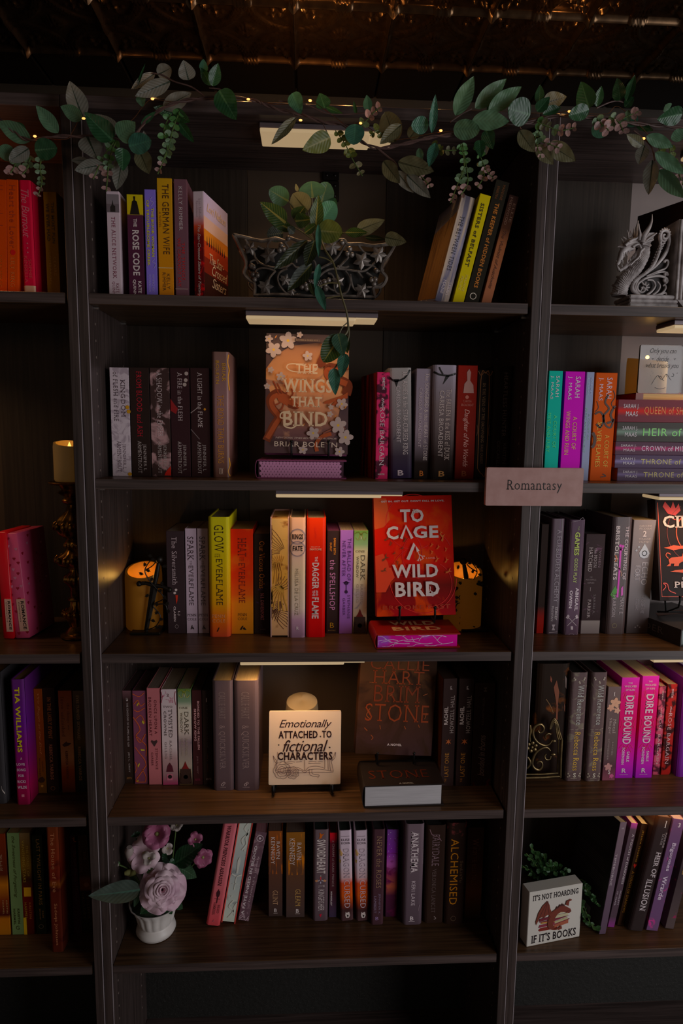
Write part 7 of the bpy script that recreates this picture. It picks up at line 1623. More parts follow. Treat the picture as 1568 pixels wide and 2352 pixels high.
LV = [  # kind, colour, base x y, tip x y, width px, depth offset
 ('lance', 'g', 72, 322, -8, 280, 38, 0), ('lance', 'd', 60, 300, 28, 282, 18, .02), ('lance', 'g', 134, 306, 83, 242, 31, -.01), ('round', 'g', 36, 352, -6, 350, 32, -.01), ('round', 'G', 66, 341, 22, 370, 28, -.015), ('round', 'd', 80, 345, 132, 340, 42, -.012),
 ('lance', 'G', 190, 271, 160, 186, 42, .005), ('lance', 'g', 190, 273, 139, 244, 30, -.005), ('ovate', 'd', 258, 322, 194, 258, 46, -.015), ('lance', 'G', 279, 306, 217, 262, 26, .01), ('ovate', 'g', 272, 316, 311, 280, 42, -.02), ('round', 't', 296, 336, 348, 322, 40, -.02), ('ovate', 'd', 281, 340, 282, 393, 32, -.022),
 ('lance', 'G', 281, 362, 268, 437, 33, -.01), ('lance', 'o', 318, 342, 343, 400, 36, -.005), ('ovate', 'G', 200, 313, 224, 366, 50, 0), ('lance', 'G', 238, 378, 171, 391, 32, -.015), ('lance', 'G', 205, 370, 163, 368, 16, .005), ('lance', 'G', 336, 338, 330, 300, 14, .01), ('lance', 'd', 324, 286, 358, 256, 12, 0),
 ('lance', 'G', 391, 187, 310, 221, 30, -.01), ('lance', 'G', 356, 168, 301, 205, 20, .005), ('round', 'G', 362, 172, 393, 156, 30, 0), ('ovate', 'G', 433, 184, 421, 138, 36, -.01), ('lance', 'd', 484, 196, 460, 155, 20, .005), ('lance', 't', 468, 168, 467, 135, 18, 0), ('lance', 'd', 487, 198, 501, 145, 26, -.01), ('ovate', 'd', 503, 208, 543, 276, 47, -.02),
 ('lance', 'G', 374, 249, 440, 213, 32, .01), ('ovate', 'g', 321, 220, 328, 246, 20, 0), ('lance', 'd', 312, 206, 334, 145, 5, 0), ('ovate', 'd', 398, 258, 437, 280, 26, 0), ('ovate', 'd', 412, 284, 446, 328, 20, .01), ('ovate', 'd', 395, 262, 352, 246, 22, .02),
 ('ovate', 't', 671, 214, 692, 262, 32, -.01), ('ovate', 'd', 746, 249, 734, 214, 32, 0), ('lance', 'o', 679, 270, 623, 332, 22, -.02), ('ovate', 'y', 758, 316, 694, 345, 42, -.01), ('lance', 'd', 748, 246, 790, 264, 12, .01), ('lance', 'd', 818, 264, 812, 232, 8, .01), ('lance', 't', 846, 256, 842, 218, 20, 0), ('round', 't', 816, 285, 812, 333, 42, -.02),
 ('round', 'o', 908, 326, 884, 257, 50, .015), ('lance', 'o', 921, 286, 872, 331, 28, -.005), ('round', 't', 984, 287, 944, 288, 34, -.015), ('lance', 't', 991, 306, 1000, 216, 18, -.02), ('lance', 't', 1000, 328, 985, 384, 24, -.02), ('lance', 'g', 962, 340, 966, 376, 16, 0), ('lance', 'o', 880, 370, 918, 421, 33, -.01), ('lance', 'o', 914, 372, 997, 394, 38, -.015),
 ('lance', 'G', 910, 393, 950, 443, 26, -.012), ('lance', 'G', 934, 402, 989, 455, 28, -.018), ('round', 'o', 940, 318, 962, 288, 28, .01), ('lance', 'g', 1045, 266, 1088, 175, 37, -.01), ('lance', 'g', 1090, 249, 1163, 181, 34, 0), ('lance', 'g', 1121, 254, 1198, 199, 34, -.012), ('lance', 'd', 1120, 262, 1150, 215, 26, .01), ('lance', 'g', 1084, 276, 1170, 279, 39, -.02),
 ('round', 'g', 1041, 296, 1102, 299, 40, -.01), ('round', 'd', 1217, 264, 1166, 248, 54, -.015), ('lance', 'd', 1238, 240, 1240, 194, 20, 0), ('ovate', 'o', 1247, 238, 1301, 222, 36, .005), ('ovate', 'd', 1233, 256, 1262, 222, 26, -.01), ('lance', 'd', 1246, 262, 1288, 246, 22, 0), ('lance', 'o', 1192, 300, 1228, 350, 34, -.01), ('lance', 'o', 1230, 334, 1271, 378, 28, -.01),
 ('lance', 'o', 1258, 330, 1322, 370, 36, -.015), ('ovate', 'd', 1115, 298, 1132, 343, 30, -.01), ('ovate', 'd', 1100, 322, 1104, 362, 24, -.01), ('lance', 'G', 1112, 318, 1116, 356, 18, .01), ('ovate', 'd', 1352, 250, 1334, 187, 42, -.01), ('lance', 'd', 1370, 245, 1381, 197, 20, -.005), ('round', 'd', 1352, 252, 1305, 266, 32, -.015), ('ovate', 'd', 1424, 231, 1417, 179, 28, -.01),
 ('lance', 'd', 1438, 233, 1458, 172, 20, -.015), ('lance', 'd', 1434, 246, 1456, 222, 20, 0), ('round', 't', 1364, 284, 1392, 312, 34, .005), ('round', 't', 1440, 290, 1460, 262, 30, .01), ('ovate', 'd', 1566, 262, 1508, 274, 38, -.01), ('lance', 'g', 1535, 252, 1528, 240, 20, .01), ('lance', 'o', 1478, 336, 1438, 308, 22, 0), ('lance', 'g', 1484, 312, 1546, 338, 26, -.01),
 ('lance', 'G', 1480, 334, 1466, 378, 28, -.01), ('lance', 'G', 1498, 368, 1489, 448, 32, -.015), ('lance', 'g', 1504, 350, 1572, 400, 28, -.02), ('lance', 'g', 1510, 390, 1572, 455, 34, -.018), ('lance', 'g', 1540, 318, 1580, 300, 26, 0), ('lance', 'd', 1460, 285, 1500, 300, 16, .01)]
for kd, mk, bx, by, tx, ty, wd_, dy in LV:
    b_, t_ = gp(bx, by, dy), gp(tx, ty, dy - rnd.uniform(0, .018))
    leaf(gar, kd, mk, b_, t_, wpx(wd_, Yg + dy), roll=rnd.uniform(-.25, .25))


def sprig(parent, pts, n, size, cols, inv, name='eucalyptus_sprig', Y=None, spread=1.0):
    P = spline(pts, 8)
    st = MB().tube(P, .0010, 5).build(name, SPRIG, parent, True, inv)
    sm = st.matrix_local
    for i in range(n):
        f = (i + .6) / n; q = f * (len(P) - 1); a = P[int(q)]; d = (P[min(int(q) + 1, len(P) - 1)] - P[max(int(q) - 1, 0)]).normalized()
        for s in (-1, 1):
            side = Vector((d.z, 0, -d.x)) * s * spread + Vector((0, rnd.uniform(-.7, .3), 0)) + d * rnd.uniform(.1, .7)
            L = size * rnd.uniform(.75, 1.15) * (1.0 if f < .8 else .8); tp = a + side.normalized() * L
            c = cols[min(len(cols) - 1, int(f * len(cols)))]
            key = ('round', c)
            if key not in LME: LME[key] = leaf_mesh('round', LM[c])
            Zd = (tp - a); l_ = Zd.length; Zd.normalize(); fc = (CAM - a).normalized() + Vector((rnd.uniform(-.5, .5), 0, rnd.uniform(-.5, .5)))
            Yd = -(fc - Zd * fc.dot(Zd)); Yd.normalize(); X = Yd.cross(Zd); w_ = l_ * .78
            M = Matrix(((X.x * w_, Yd.x * l_ * .6, Zd.x * l_, a.x), (X.y * w_, Yd.y * l_ * .6, Zd.y * l_, a.y), (X.z * w_, Yd.z * l_ * .6, Zd.z * l_, a.z), (0, 0, 0, 1)))
            o = bpy.data.objects.new('sprig_leaf', LME[key]); COL.objects.link(o); o.parent = st; o.matrix_local = M
    return st


SPR = [([(40, 352), (34, 380), (22, 400)], 4, .0125, 'mp'), ([(70, 358), (64, 385), (50, 402)], 4, .012, 'mp'), ([(98, 350), (92, 385), (96, 420), (86, 452)], 8, .0105, 'mmmp'),
       ([(268, 322), (250, 365), (248, 395), (244, 440)], 8, .0125, 'eempp'), ([(262, 326), (236, 362), (226, 385), (214, 412)], 4, .012, 'mp'), ([(414, 252), (396, 300), (386, 345), (362, 400)], 9, .013, 'eemmp'), ([(392, 262), (376, 300), (384, 340), (372, 372)], 6, .012, 'em'),
       ([(770, 300), (792, 330), (806, 360), (832, 404)], 7, .013, 'yyyo'), ([(828, 292), (846, 272), (858, 258), (874, 246)], 4, .0125, 'mpp'), ([(880, 318), (868, 300), (850, 312)], 3, .012, 'yy'), ([(990, 335), (1012, 345), (1048, 345)], 5, .0115, 'yyo'), ([(1058, 330), (1066, 380), (1050, 425), (1034, 466)], 9, .0115, 'eemmpp'),
       ([(1062, 330), (1070, 380), (1074, 420), (1058, 448)], 6, .012, 'emmp'), ([(1090, 330), (1108, 372), (1118, 395), (1135, 412)], 7, .011, 'empp'), ([(1100, 370), (1112, 400), (1096, 430)], 4, .011, 'mp'), ([(1232, 280), (1256, 290), (1288, 300), (1322, 292)], 7, .0125, 'eompp'), ([(1236, 300), (1240, 322), (1262, 332), (1284, 340)], 5, .0135, 'mmpp'),
       ([(1228, 305), (1232, 332), (1242, 362)], 4, .0115, 'mp'), ([(1368, 270), (1382, 285), (1398, 300)], 4, .0165, 'mpp'), ([(1398, 268), (1420, 280), (1432, 305)], 4, .0155, 'mpp'), ([(1404, 285), (1440, 268), (1466, 256)], 5, .012, 'mmp'), ([(1538, 330), (1540, 362), (1556, 392), (1568, 425)], 6, .0125, 'yyp'), ([(1512, 340), (1528, 372), (1520, 396)], 4, .0115, 'yyp'), ([(950, 396), (972, 410), (988, 430)], 4, .0115, 'pp')]
for pts, n, sz, cols in SPR:
    sprig(gar, [gp(x, y, -.005 - .006 * i) for i, (x, y) in enumerate(pts)], n, sz, cols, GI)

# --- fairy lights threaded through the garland
FW = mat('copper_wire', (.35, .16, .08), .3, .9)
fl = empty('fairy_light_string', 'thin copper fairy-light wire with small warm bulbs running through the garland', 'lights', Matrix.Translation(g0))
MB().tube(spline([gp(*p) for p in [(20, 300), (80, 313), (150, 320), (168, 300), (190, 272), (250, 300), (300, 278), (328, 245), (350, 228), (400, 234), (470, 226), (570, 228), (640, 240), (700, 232), (712, 229), (760, 262), (800, 290), (828, 283), (900, 320), (1000, 305), (1060, 300), (1150, 292), (1190, 280), (1290, 258), (1307, 256), (1390, 262), (1420, 245), (1480, 300), (1500, 330)]], 8), .0006, 5).build('wire', FW, fl, True, GI)
BULB = mat('bulb_glow', (1, .7, .3), .3, emit=(1.0, .42, .10), es=1.8)
for x, y in ((80, 313), (192, 272), (350, 227), (570, 228), (712, 231), (828, 283), (1012, 300), (1307, 256), (1478, 318), (690, 276), (862, 258), (1120, 300)):
    p = gp(x, y, -.006); MB().ball(tuple(p), .0021, 8, (1.6, 1, 1)).build('bulb', BULB, fl, True, GI)
for x, y, e in ((350, 205, .03), (560, 180, .16), (690, 178, .42), (800, 185, .26), (1307, 196, .2), (1010, 190, .06), (190, 220, .02)):
    l = bpy.data.lights.new('fairy_light_glow', 'POINT'); l.energy = e; l.color = (1, .50, .16); l.shadow_soft_size = .003
    o = bpy.data.objects.new('fairy_light_glow', l); COL.objects.link(o); o.parent = fl; o.location = gp(x, y, .05) - g0

# --- black hinge-like bracket hanging on the back board behind the plant
pa = atY(741, 380, .255); pb = atY(778, 460, .255)
t = empty('wall_bracket', 'black metal bracket with screw heads hanging on the back board above the plant', 'bracket', Matrix.Translation(((pa.x + pb.x) / 2, .262, pb.z)))
wb, hb_ = (pb.x - pa.x) / 2, pa.z - pb.z
BKM = mat('black_bracket', (.016, .012, .011), .3, .4)
for z0, z1 in ((.62, 1.0), (0.0, .60)):
    MB().bbox(-wb, wb, 0, .006, hb_ * z0, hb_ * z1, .0015).build('plate', BKM, t)
for u in (-.5, .5):
    for v in (.16, .46, .76): MB().ball((u * wb, -.0005, v * hb_), .0038, 8, (1, .5, 1)).build('screw_head', BKM, t, True)

# ------------------------------------------------------------------ silver openwork planter with a prayer plant, top shelf
SIL = mat('antique_silver', (.30, .25, .22), .34, .45, noise_c=(.12, .09, .075), nscale=70)
Yp = .045; z1 = ZS[1]
def pz(zx, zy, Y=Yp): return atY(520 + zx / 3.733, 400 + zy / 3.733, Y)
p0 = pz(760, 1045)
pl = empty('openwork_planter', 'antique silver openwork planter of leaves and grapes on the centre top shelf', 'planter', Matrix.Translation((p0.x, Yp, z1 + .0003)))
zoff = z1 + .0003
def TP(zx, zy, dy=0.0, k_=1.0):
    p = pz(zx, zy); return Vector((p.x - p0.x, dy, max(.0022, p.z - zoff)))
def stub(pts, r0, r1=None, m=SIL, name='scroll', n=6, dy=0):
    P = spline([TP(*q) + Vector((0, dy, 0)) for q in pts], n); r1 = r0 if r1 is None else r1
    return MB().tube(P, [lerp(r0, r1, i / (len(P) - 1)) for i in range(len(P))], 7).build(name, m, pl, True)
rimF = [(60, 520), (150, 540), (300, 572), (420, 552), (500, 575), (540, 548), (620, 572), (760, 590), (900, 580), (1000, 565), (1040, 600), (1150, 600), (1250, 615), (1350, 605), (1450, 590)]
stub(rimF, .0036, name='rim')
lside = [(60, 520), (110, 620), (150, 700), (170, 780), (150, 850), (200, 910), (240, 940), (240, 1035)]; rside = [(1450, 590), (1400, 680), (1340, 760), (1330, 830), (1370, 890), (1330, 960), (1260, 975), (1270, 1050)]
stub(lside, .0036, name='side_frame'); stub(rside, .0036, name='side_frame')
stub([(230, 1035), (420, 1028), (600, 1035), (760, 1045), (1000, 1045), (1270, 1052)], .003, name='base_rail')
# the rear wall and the two ends, the same outline set back
D_ = .105
for pts in (rimF, lside, rside): stub(pts, .003, dy=D_, name='rear_frame')
for a in ((60, 520), (1450, 590), (240, 1035), (1270, 1050), (150, 700), (1340, 760)):
    b = TP(*a); MB().tube([b, b + Vector((0, D_ * .5, .003 if b.z > .02 else 0)), b + Vector((0, D_, 0))], .003, 7).build('end_rail', SIL, pl, True)
SC = [[(160, 560), (230, 660), (250, 720), (300, 770), (400, 800), (500, 800), (560, 770), (600, 800), (680, 800)], [(205, 790), (210, 750), (250, 740), (270, 770)], [(250, 870), (260, 820), (330, 805), (420, 830)], [(420, 830), (370, 890), (360, 950)], [(520, 810), (450, 850), (445, 930), (500, 1010), (560, 1030)],
      [(380, 560), (350, 610), (360, 640), (400, 650)], [(270, 620), (310, 640), (360, 640)], [(480, 560), (540, 640), (590, 700), (600, 760)], [(560, 600), (640, 620), (700, 700), (760, 760), (760, 840)],
      [(760, 840), (840, 790), (900, 760), (960, 700), (1010, 620), (1040, 600)], [(780, 890), (850, 830), (920, 810), (1040, 820), (1100, 830), (1180, 830), (1250, 780), (1290, 730), (1340, 640)], [(950, 790), (1010, 800), (1050, 790)], [(960, 800), (1030, 730), (1050, 700)], [(870, 850), (900, 860), (920, 900), (930, 1000), (980, 1030), (1040, 1000), (1060, 900), (1020, 830)],
      [(1060, 860), (1080, 960), (1120, 1000), (1200, 990)], [(1180, 770), (1260, 790), (1300, 830), (1350, 820)], [(1120, 830), (1160, 880), (1170, 890)], [(1130, 610), (1180, 670), (1240, 690)], [(1200, 845), (1240, 870), (1270, 900)], [(1200, 970), (1280, 960), (1340, 930)], [(640, 880), (700, 850), (760, 840)], [(860, 960), (890, 985), (925, 1000)]]
for s_ in SC: stub(s_, .0024, .0018)
def vine_leaf(c, s, a, name='cast_leaf'):
    pts = []
    for q in range(22):
        an = 2 * math.pi * q / 22; r = s * (1.0 if q % 4 == 0 else (.55 if q % 2 == 0 else .72)); pts.append((c.x + r * math.cos(an + a), c.z + r * math.sin(an + a)))
    mb = MB(); i = 0; n = len(pts)
    mb.v = [(x, c.y - .001, z) for x, z in pts] + [(c.x, c.y - .0045, c.z)] + [(x, c.y + .002, z) for x, z in pts]
    for q in range(n): mb.f.append(((q + 1) % n, q, n)); mb.f.append((q, (q + 1) % n, n + 1 + (q + 1) % n, n + 1 + q))
    mb.build(name, SIL, pl)
for x, y, s in ((205, 640, .0155), (365, 700, .019), (335, 970, .018), (505, 910, .014), (640, 640, .015), (905, 625, .019), (1160, 745, .020), (1300, 690, .019), (1160, 1000, .017), (955, 920, .015), (700, 960, .009), (560, 1005, .01)):
    vine_leaf(TP(x, y, -.002), s * .93, rnd.random() * 6)
for cl in (((470, 615), (455, 655), (490, 645)), ((215, 790), (232, 800)), ((225, 860), (265, 868), (240, 905)), ((1055, 645), (1035, 685), (1072, 695)), ((1240, 910), (1273, 905), (1262, 945)), ((1280, 830),), ((645, 970), (685, 985), (675, 950)), ((845, 955), (850, 985), (840, 925)), ((875, 912),), ((530, 555),), ((990, 590),)):
    for x, y in cl: MB().ball(TP(x, y, -.003), .0056, 10).build('cast_berry', SIL, pl, True)
for r_ in range(7):
    for c_ in range(-3, 4):
        if abs(c_) + r_ * .55 > 4.3: continue
        MB().ball(TP(765 + c_ * 19 + (r_ % 2) * 9, 920 + r_ * 17, -.003), .0030, 8).build('grape', SIL, pl, True)
lin_ = MB()
a, b = TP(150, 600), TP(1370, 640); c_, d_ = TP(270, 1040), TP(1240, 1045)
lin_.v = [(a.x, .008, a.z - .004), (b.x, .008, b.z - .004), (d_.x, .008, .002), (c_.x, .008, .002), (a.x, D_ - .006, a.z - .004), (b.x, D_ - .006, b.z - .004), (d_.x, D_ - .006, .002), (c_.x, D_ - .006, .002)]
lin_.f = [(0, 3, 2, 1), (4, 5, 6, 7), (0, 1, 5, 4), (3, 7, 6, 2), (0, 4, 7, 3), (1, 2, 6, 5)]
lin_.build('liner', mat('black_liner', (.008, .007, .006), .8), pl)

# prayer plant growing out of the planter
pq = atY(730, 545, .06)
pp = empty('prayer_plant', 'green prayer plant with yellow-veined leaves and a vine trailing down over the shelf', 'plant', Matrix.Translation(pq))
PI_ = Matrix.Translation(-pq)
PLV = [('round', 'b', 662, 462, 618, 436, 40, .05), ('round', 'b', 718, 455, 714, 416, 56, .07), ('round', 'b', 738, 465, 752, 418, 44, .09), ('round', 'o', 706, 486, 672, 445, 48, .04), ('ovate', 's', 656, 512, 597, 464, 40, .02), ('round', 's', 668, 528, 616, 500, 24, .035),
       ('ovate', 's', 676, 506, 700, 474, 34, .025), ('ovate', 's', 678, 508, 716, 504, 30, .02), ('lance', 's', 724, 530, 731, 447, 30, .01), ('round', 't', 738, 506, 769, 464, 44, .04), ('round', 'y', 729, 530, 787, 534, 48, .0), ('ovate', 'o', 820, 530, 884, 505, 32, .02), ('lance', 's', 793, 534, 844, 534, 20, .01), ('lance', 'q', 838, 545, 886, 550, 12, .02), ('ovate', 'o', 884, 545, 934, 556, 30, -.0),
       ('lance', 'q', 706, 552, 628, 620, 28, -.02), ('lance', 'q', 722, 552, 702, 613, 30, -.025), ('lance', 'q', 716, 606, 660, 668, 32, -.02), ('round', 's', 700, 535, 726, 515, 18, .0), ('lance', 'q', 676, 535, 660, 520, 18, .03), ('round', 'd', 745, 500, 770, 455, 30, .1), ('round', 'q', 650, 535, 612, 540, 34, .08), ('lance', 'o', 683, 440, 679, 422, 8, .06),
       ('lance', 't', 731, 515, 732, 592, 13, -.04), ('lance', 't', 733, 606, 722, 662, 15, -.045), ('lance', 't', 726, 655, 748, 714, 20, -.05), ('ovate', 'q', 712, 650, 722, 682, 14, -.02), ('round', 's', 782, 770, 742, 832, 48, -.055), ('lance', 's', 792, 768, 798, 812, 18, -.05), ('ovate', 'b', 776, 766, 788, 818, 36, -.06), ('ovate', 't', 791, 812, 783, 868, 27, -.058), ('ovate', 't', 766, 846, 770, 908, 27, -.06)]
for kd, mk, bx, by, tx, ty, wd_, Y in PLV:
    leaf(pp, kd, mk, atY(bx, by, Y), atY(tx, ty, Y - .012), wpx(wd_, Y), roll=rnd.uniform(-.2, .2))
def pst(pts, r, m=BRONZE, name='stem'):
    P = spline([atY(x, y, Y) for x, y, Y in pts], 7); MB().tube(P, r, 6).build(name, m, pp, True, PI_)
pst([(720, 560, .06), (726, 545, .02), (735, 545, -.01), (745, 572, -.035), (765, 604, -.04), (775, 640, -.045), (783, 675, -.05), (795, 715, -.052), (799, 742, -.052), (797, 762, -.055), (783, 778, -.056)], .0021)
pst([(799, 738, -.052), (801, 770, -.055), (791, 805, -.058), (785, 820, -.058), (768, 846, -.06)], .0016)
pst([(799, 740, -.052), (786, 752, -.054), (778, 768, -.055)], .0013); pst([(765, 604, -.04), (748, 594, -.042), (732, 590, -.042)], .0011); pst([(782, 652, -.047), (755, 650, -.047), (728, 660, -.047)], .0013)
pst([(783, 680, -.05), (765, 682, -.05), (750, 684, -.05)], .0011)
for a in ((662, 462), (716, 454), (706, 486), (656, 512), (677, 508), (724, 530), (738, 506), (730, 528), (820, 531), (793, 534)):
    pst([(724, 556, .055), ((724 + a[0]) / 2, (560 + a[1]) / 2 - 6, .045), (a[0], a[1], .03)], .0013)
for pts in ([(702, 531, .005), (735, 529, .0), (772, 531, -.002)],): pst(pts, .0011)

# ------------------------------------------------------------------ grey dragon bookend, right bookcase top shelf
STN = mat('carved_stone', (.66, .58, .57), .5, noise_c=(.30, .25, .245), nscale=45, bump=.4)
Yd = .06
def dz(zx, zy): return atY(1390 + zx / 8.4, 440 + zy / 8.4, Yd)
d0 = dz(830, 2200); db = empty('dragon_bookend', 'grey stone-look dragon head bookend with curling scrollwork and tall horns', 'bookend', Matrix.Translation((d0.x, Yd, ZS[1] + .0003)))
def DP(zx, zy, dy=0.0):
    p = dz(zx, zy); return Vector((p.x - d0.x, dy, max(.001, p.z - ZS[1])))
a, b = DP(355, 2200), DP(1300, 2230)
e_ = DP(360, 2020).z
MB().bbox(a.x, b.x, -.022, .05, 0, e_ * .45, .003).bbox(a.x + .003, b.x, -.019, .05, e_ * .46, e_ * .72, .002).bbox(a.x + .001, b.x, -.021, .05, e_ * .73, e_, .002).build('plinth', STN, db)
c = DP(1400, 600); h0 = c.z
xa = DP(1215, 2100).x; xb = DP(1320, 600).x
up = MB(); x0l, x1l = xa, xa + .015; x0t, x1t = xb, xb + .015
up.v = [(x0l, -.020, e_), (x1l + .012, -.020, 0), (x1t + .012, -.020, h0), (x0t, -.020, h0), (x0l, .05, e_), (x1l + .012, .05, 0), (x1t + .012, .05, h0), (x0t, .05, h0)]
up.f = [(0, 1, 2, 3), (7, 6, 5, 4), (0, 3, 7, 4), (1, 5, 6, 2), (3, 2, 6, 7), (0, 4, 5, 1)]; up.build('upright_slab', STN, db)
for q, off in enumerate((.004, .013, .021)):
    MB().tube([(x0l + off, -.021, e_ * .7), (x0t + off, -.021, h0 * .995)], .0028, 8).build('moulding', STN, db, True)
# neck: scaled, ribbed column bending up into the head
P = spline([DP(290, 2010, .006), DP(320, 1820, .004), DP(420, 1660, .002), DP(560, 1520), DP(660, 1370), DP(730, 1220), DP(740, 1080), DP(700, 980)], 12)
R = [.0125 * (1 + .0 * i) for i in range(len(P))]
rp = [(0, .0150), (.2, .0150), (.45, .0125), (.7, .0120), (.88, .0105), (1, .0080)]
def rint(t):
    for (t0, r0), (t1, r1) in zip(rp, rp[1:]):
        if t <= t1: return lerp(r0, r1, (t - t0) / (t1 - t0))
    return rp[-1][1]
mb = MB(); n = 22; prev = None; i0 = 0
for i, p in enumerate(P):
    d = (P[min(i + 1, len(P) - 1)] - P[max(i - 1, 0)]).normalized(); s_ = Vector((0, 1, 0)); u_ = d.cross(s_).normalized()
    for q in range(n):
        an = 2 * math.pi * q / n; rr_ = rint(i / (len(P) - 1))
        belly = math.cos(an) < -.35
        rr_ *= 1 + (.09 * ((i % 5) / 5) if belly else .05 * (((i + (q % 2) * 1) % 2) - .5) * 1.6)
        mb.v.append(tuple(p + (u_ * math.cos(an) + s_ * math.sin(an)) * rr_))
for i in range(len(P) - 1):
    for q in range(n): A_ = i * n + q; B_ = i * n + (q + 1) % n; mb.f.append((A_, B_, B_ + n, A_ + n))
mb.f.append(tuple(reversed(range(n)))); mb.f.append(tuple((len(P) - 1) * n + q for q in range(n)))
mb.build('scaled_neck', STN, db, False)
for q in range(9):                                            # belly plates
    k_ = int(q * len(P) / 11) + 4; p = P[k_]; d = (P[k_ + 1] - P[k_ - 1]).normalized(); nn = Vector((-d.z, 0, d.x)); r_ = rint(k_ / len(P))
    MB().tube(spline([p + nn * r_ * .55 + Vector((0, -r_ * .85, 0)), p + nn * r_ * 1.0 + Vector((0, -r_ * .35, 0)) + d * -.001, p + nn * r_ * 1.08 + Vector((0, r_ * .3, 0))], 4), .0024, 7).build('neck_plate', STN, db, True)
def horn(pts, r0, name='horn', r1=.0004, dy=0.0, flat=1.0):
    Q = spline([DP(*p) + Vector((0, dy, 0)) for p in pts], 7); m_ = len(Q); MB().tube(Q, [lerp(r0, r1, (i / (m_ - 1)) ** 1.1) for i in range(m_)], 9, flat=flat).build(name, STN, db, True)
horn([(780, 1120), (700, 1010), (560, 980), (440, 1010), (360, 1090), (325, 1150)], .0125, 'skull', .0045)
horn([(520, 1050), (420, 1090), (330, 1170), (290, 1270), (255, 1360), (225, 1420)], .0095, 'upper_jaw', .0035)
horn([(700, 1130), (600, 1240), (480, 1370), (370, 1470), (270, 1530)], .0080, 'lower_jaw', .0030)
horn([(300, 1250), (250, 1330), (215, 1350), (205, 1325)], .004, 'nose_horn'); horn([(270, 1530), (235, 1460), (220, 1400)], .0035, 'chin_horn')
horn([(380, 1470), (345, 1530), (345, 1600)], .004, 'chin_spike'); horn([(560, 1370), (620, 1330), (670, 1320)], .0035, 'jaw_spike'); horn([(330, 1080), (280, 1060), (230, 1070)], .005, 'brow_ridge')
for s_, dy in ((0, -.010), (1, .010)):
    horn([(650, 1020), (700, 880), (790, 730), (840, 600), (850, 470)], .0070, 'horn', dy=dy) if s_ == 0 else horn([(620, 900), (640, 760), (670, 620), (690, 525)], .0055, 'horn', dy=.012)
horn([(600, 980), (615, 850), (598, 740), (600, 650)], .0042, 'horn', dy=-.010)
for x0, y0, x1, y1 in ((450, 900, 425, 735), (500, 880, 492, 745), (545, 850, 558, 700), (400, 930, 345, 870), (350, 1000, 310, 900), (470, 880, 480, 790)):
    horn([(x0, y0), ((x0 + x1) / 2 + 8, (y0 + y1) / 2), (x1, y1)], .0030, 'crest_spike', dy=.002)
# ribbed ear fin
fin = MB(); rim = [(650, 960), (700, 880), (780, 835), (860, 825), (925, 840), (900, 880), (870, 910), (865, 970), (820, 1010), (790, 1090), (700, 1080)]
c0 = DP(650, 1050, -.010); pts = [DP(*p) + Vector((0, -.012, 0)) for p in rim]
fin.v = [tuple(c0)] + [tuple(p) for p in pts] + [tuple(c0 + Vector((0, .003, 0)))] + [tuple(p + Vector((0, .003, 0))) for p in pts]; m_ = len(pts)
for q in range(m_ - 1): fin.f.append((0, q + 2, q + 1)); fin.f.append((m_ + 1, m_ + 2 + q, m_ + 3 + q)); fin.f.append((q + 1, q + 2, m_ + 3 + q, m_ + 2 + q))
fin.build('ear_fin', STN, db)
for p in ((780, 835), (925, 840), (865, 970), (790, 1090)): horn([(650, 1050), ((650 + p[0]) / 2, (1050 + p[1]) / 2 - 12), p], .0026, 'fin_rib', .0012, dy=-.013)
MB().ball(DP(415, 995, -.0105), .0030, 10).build('eye', STN, db, True)
horn([(340, 1070), (400, 1010), (480, 960), (560, 930), (620, 870)], .0034, 'brow', .002, dy=-.009); horn([(700, 1120), (640, 1180), (600, 1290), (520, 1360), (440, 1450)], .0030, 'cheek_ridge', .0014, dy=-.009)
horn([(480, 1100), (540, 1060), (600, 1050), (640, 1130)], .0026, 'cheek_ridge', .002, dy=-.010)
for x, y, x1, y1 in ((330, 1200, 345, 1290), (375, 1190, 390, 1260), (430, 1170, 440, 1230), (400, 1400, 390, 1320), (450, 1350, 445, 1280), (500, 1290, 495, 1230), (300, 1340, 310, 1410), (290, 1470, 285, 1400)):
    horn([(x, y), (x1, y1)], .0016, 'tooth', .0003, dy=-.006)
# scrollwork
def scl(pts, r0, r1=None, name='scroll', dy=-.006, beads=False):
    r1 = r0 * .55 if r1 is None else r1; Q = spline([DP(*p) + Vector((0, dy, 0)) for p in pts], 8)
    MB().tube(Q, [lerp(r0, r1, i / (len(Q) - 1)) for i in range(len(Q))], 8).build(name, STN, db, True)
    if beads:
        for i in range(0, len(Q) - 2, 3): MB().ball(Q[i] + Vector((-.002, -.002, .0015)), .0013, 6).build('bead', STN, db, True)
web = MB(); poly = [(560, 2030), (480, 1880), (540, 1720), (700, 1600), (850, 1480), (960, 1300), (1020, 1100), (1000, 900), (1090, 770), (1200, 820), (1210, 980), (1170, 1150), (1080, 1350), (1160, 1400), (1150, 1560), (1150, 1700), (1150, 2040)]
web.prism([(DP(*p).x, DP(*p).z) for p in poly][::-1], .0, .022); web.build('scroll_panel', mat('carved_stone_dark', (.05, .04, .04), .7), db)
scl([(620, 2010), (500, 1920), (500, 1800), (580, 1700), (730, 1600), (880, 1450), (980, 1250), (1020, 1100), (1035, 980)], .0042, .0030, beads=True)
scl([(1035, 980), (1020, 880), (1060, 790), (1130, 770), (1190, 830), (1150, 920), (1090, 920), (1080, 860), (1120, 850)], .0040, .0020, 'curl')
for q in range(10):
    a_ = math.radians(200 - q * 25); c_ = DP(1110, 850); MB().ball((c_.x + .0115 * math.cos(a_), -.007, c_.z + .0115 * math.sin(a_)), .0023, 6).build('bead', STN, db, True)
scl([(1180, 850), (1200, 980), (1160, 1120), (1080, 1270), (960, 1430), (830, 1540), (700, 1630)], .0034, .0026)
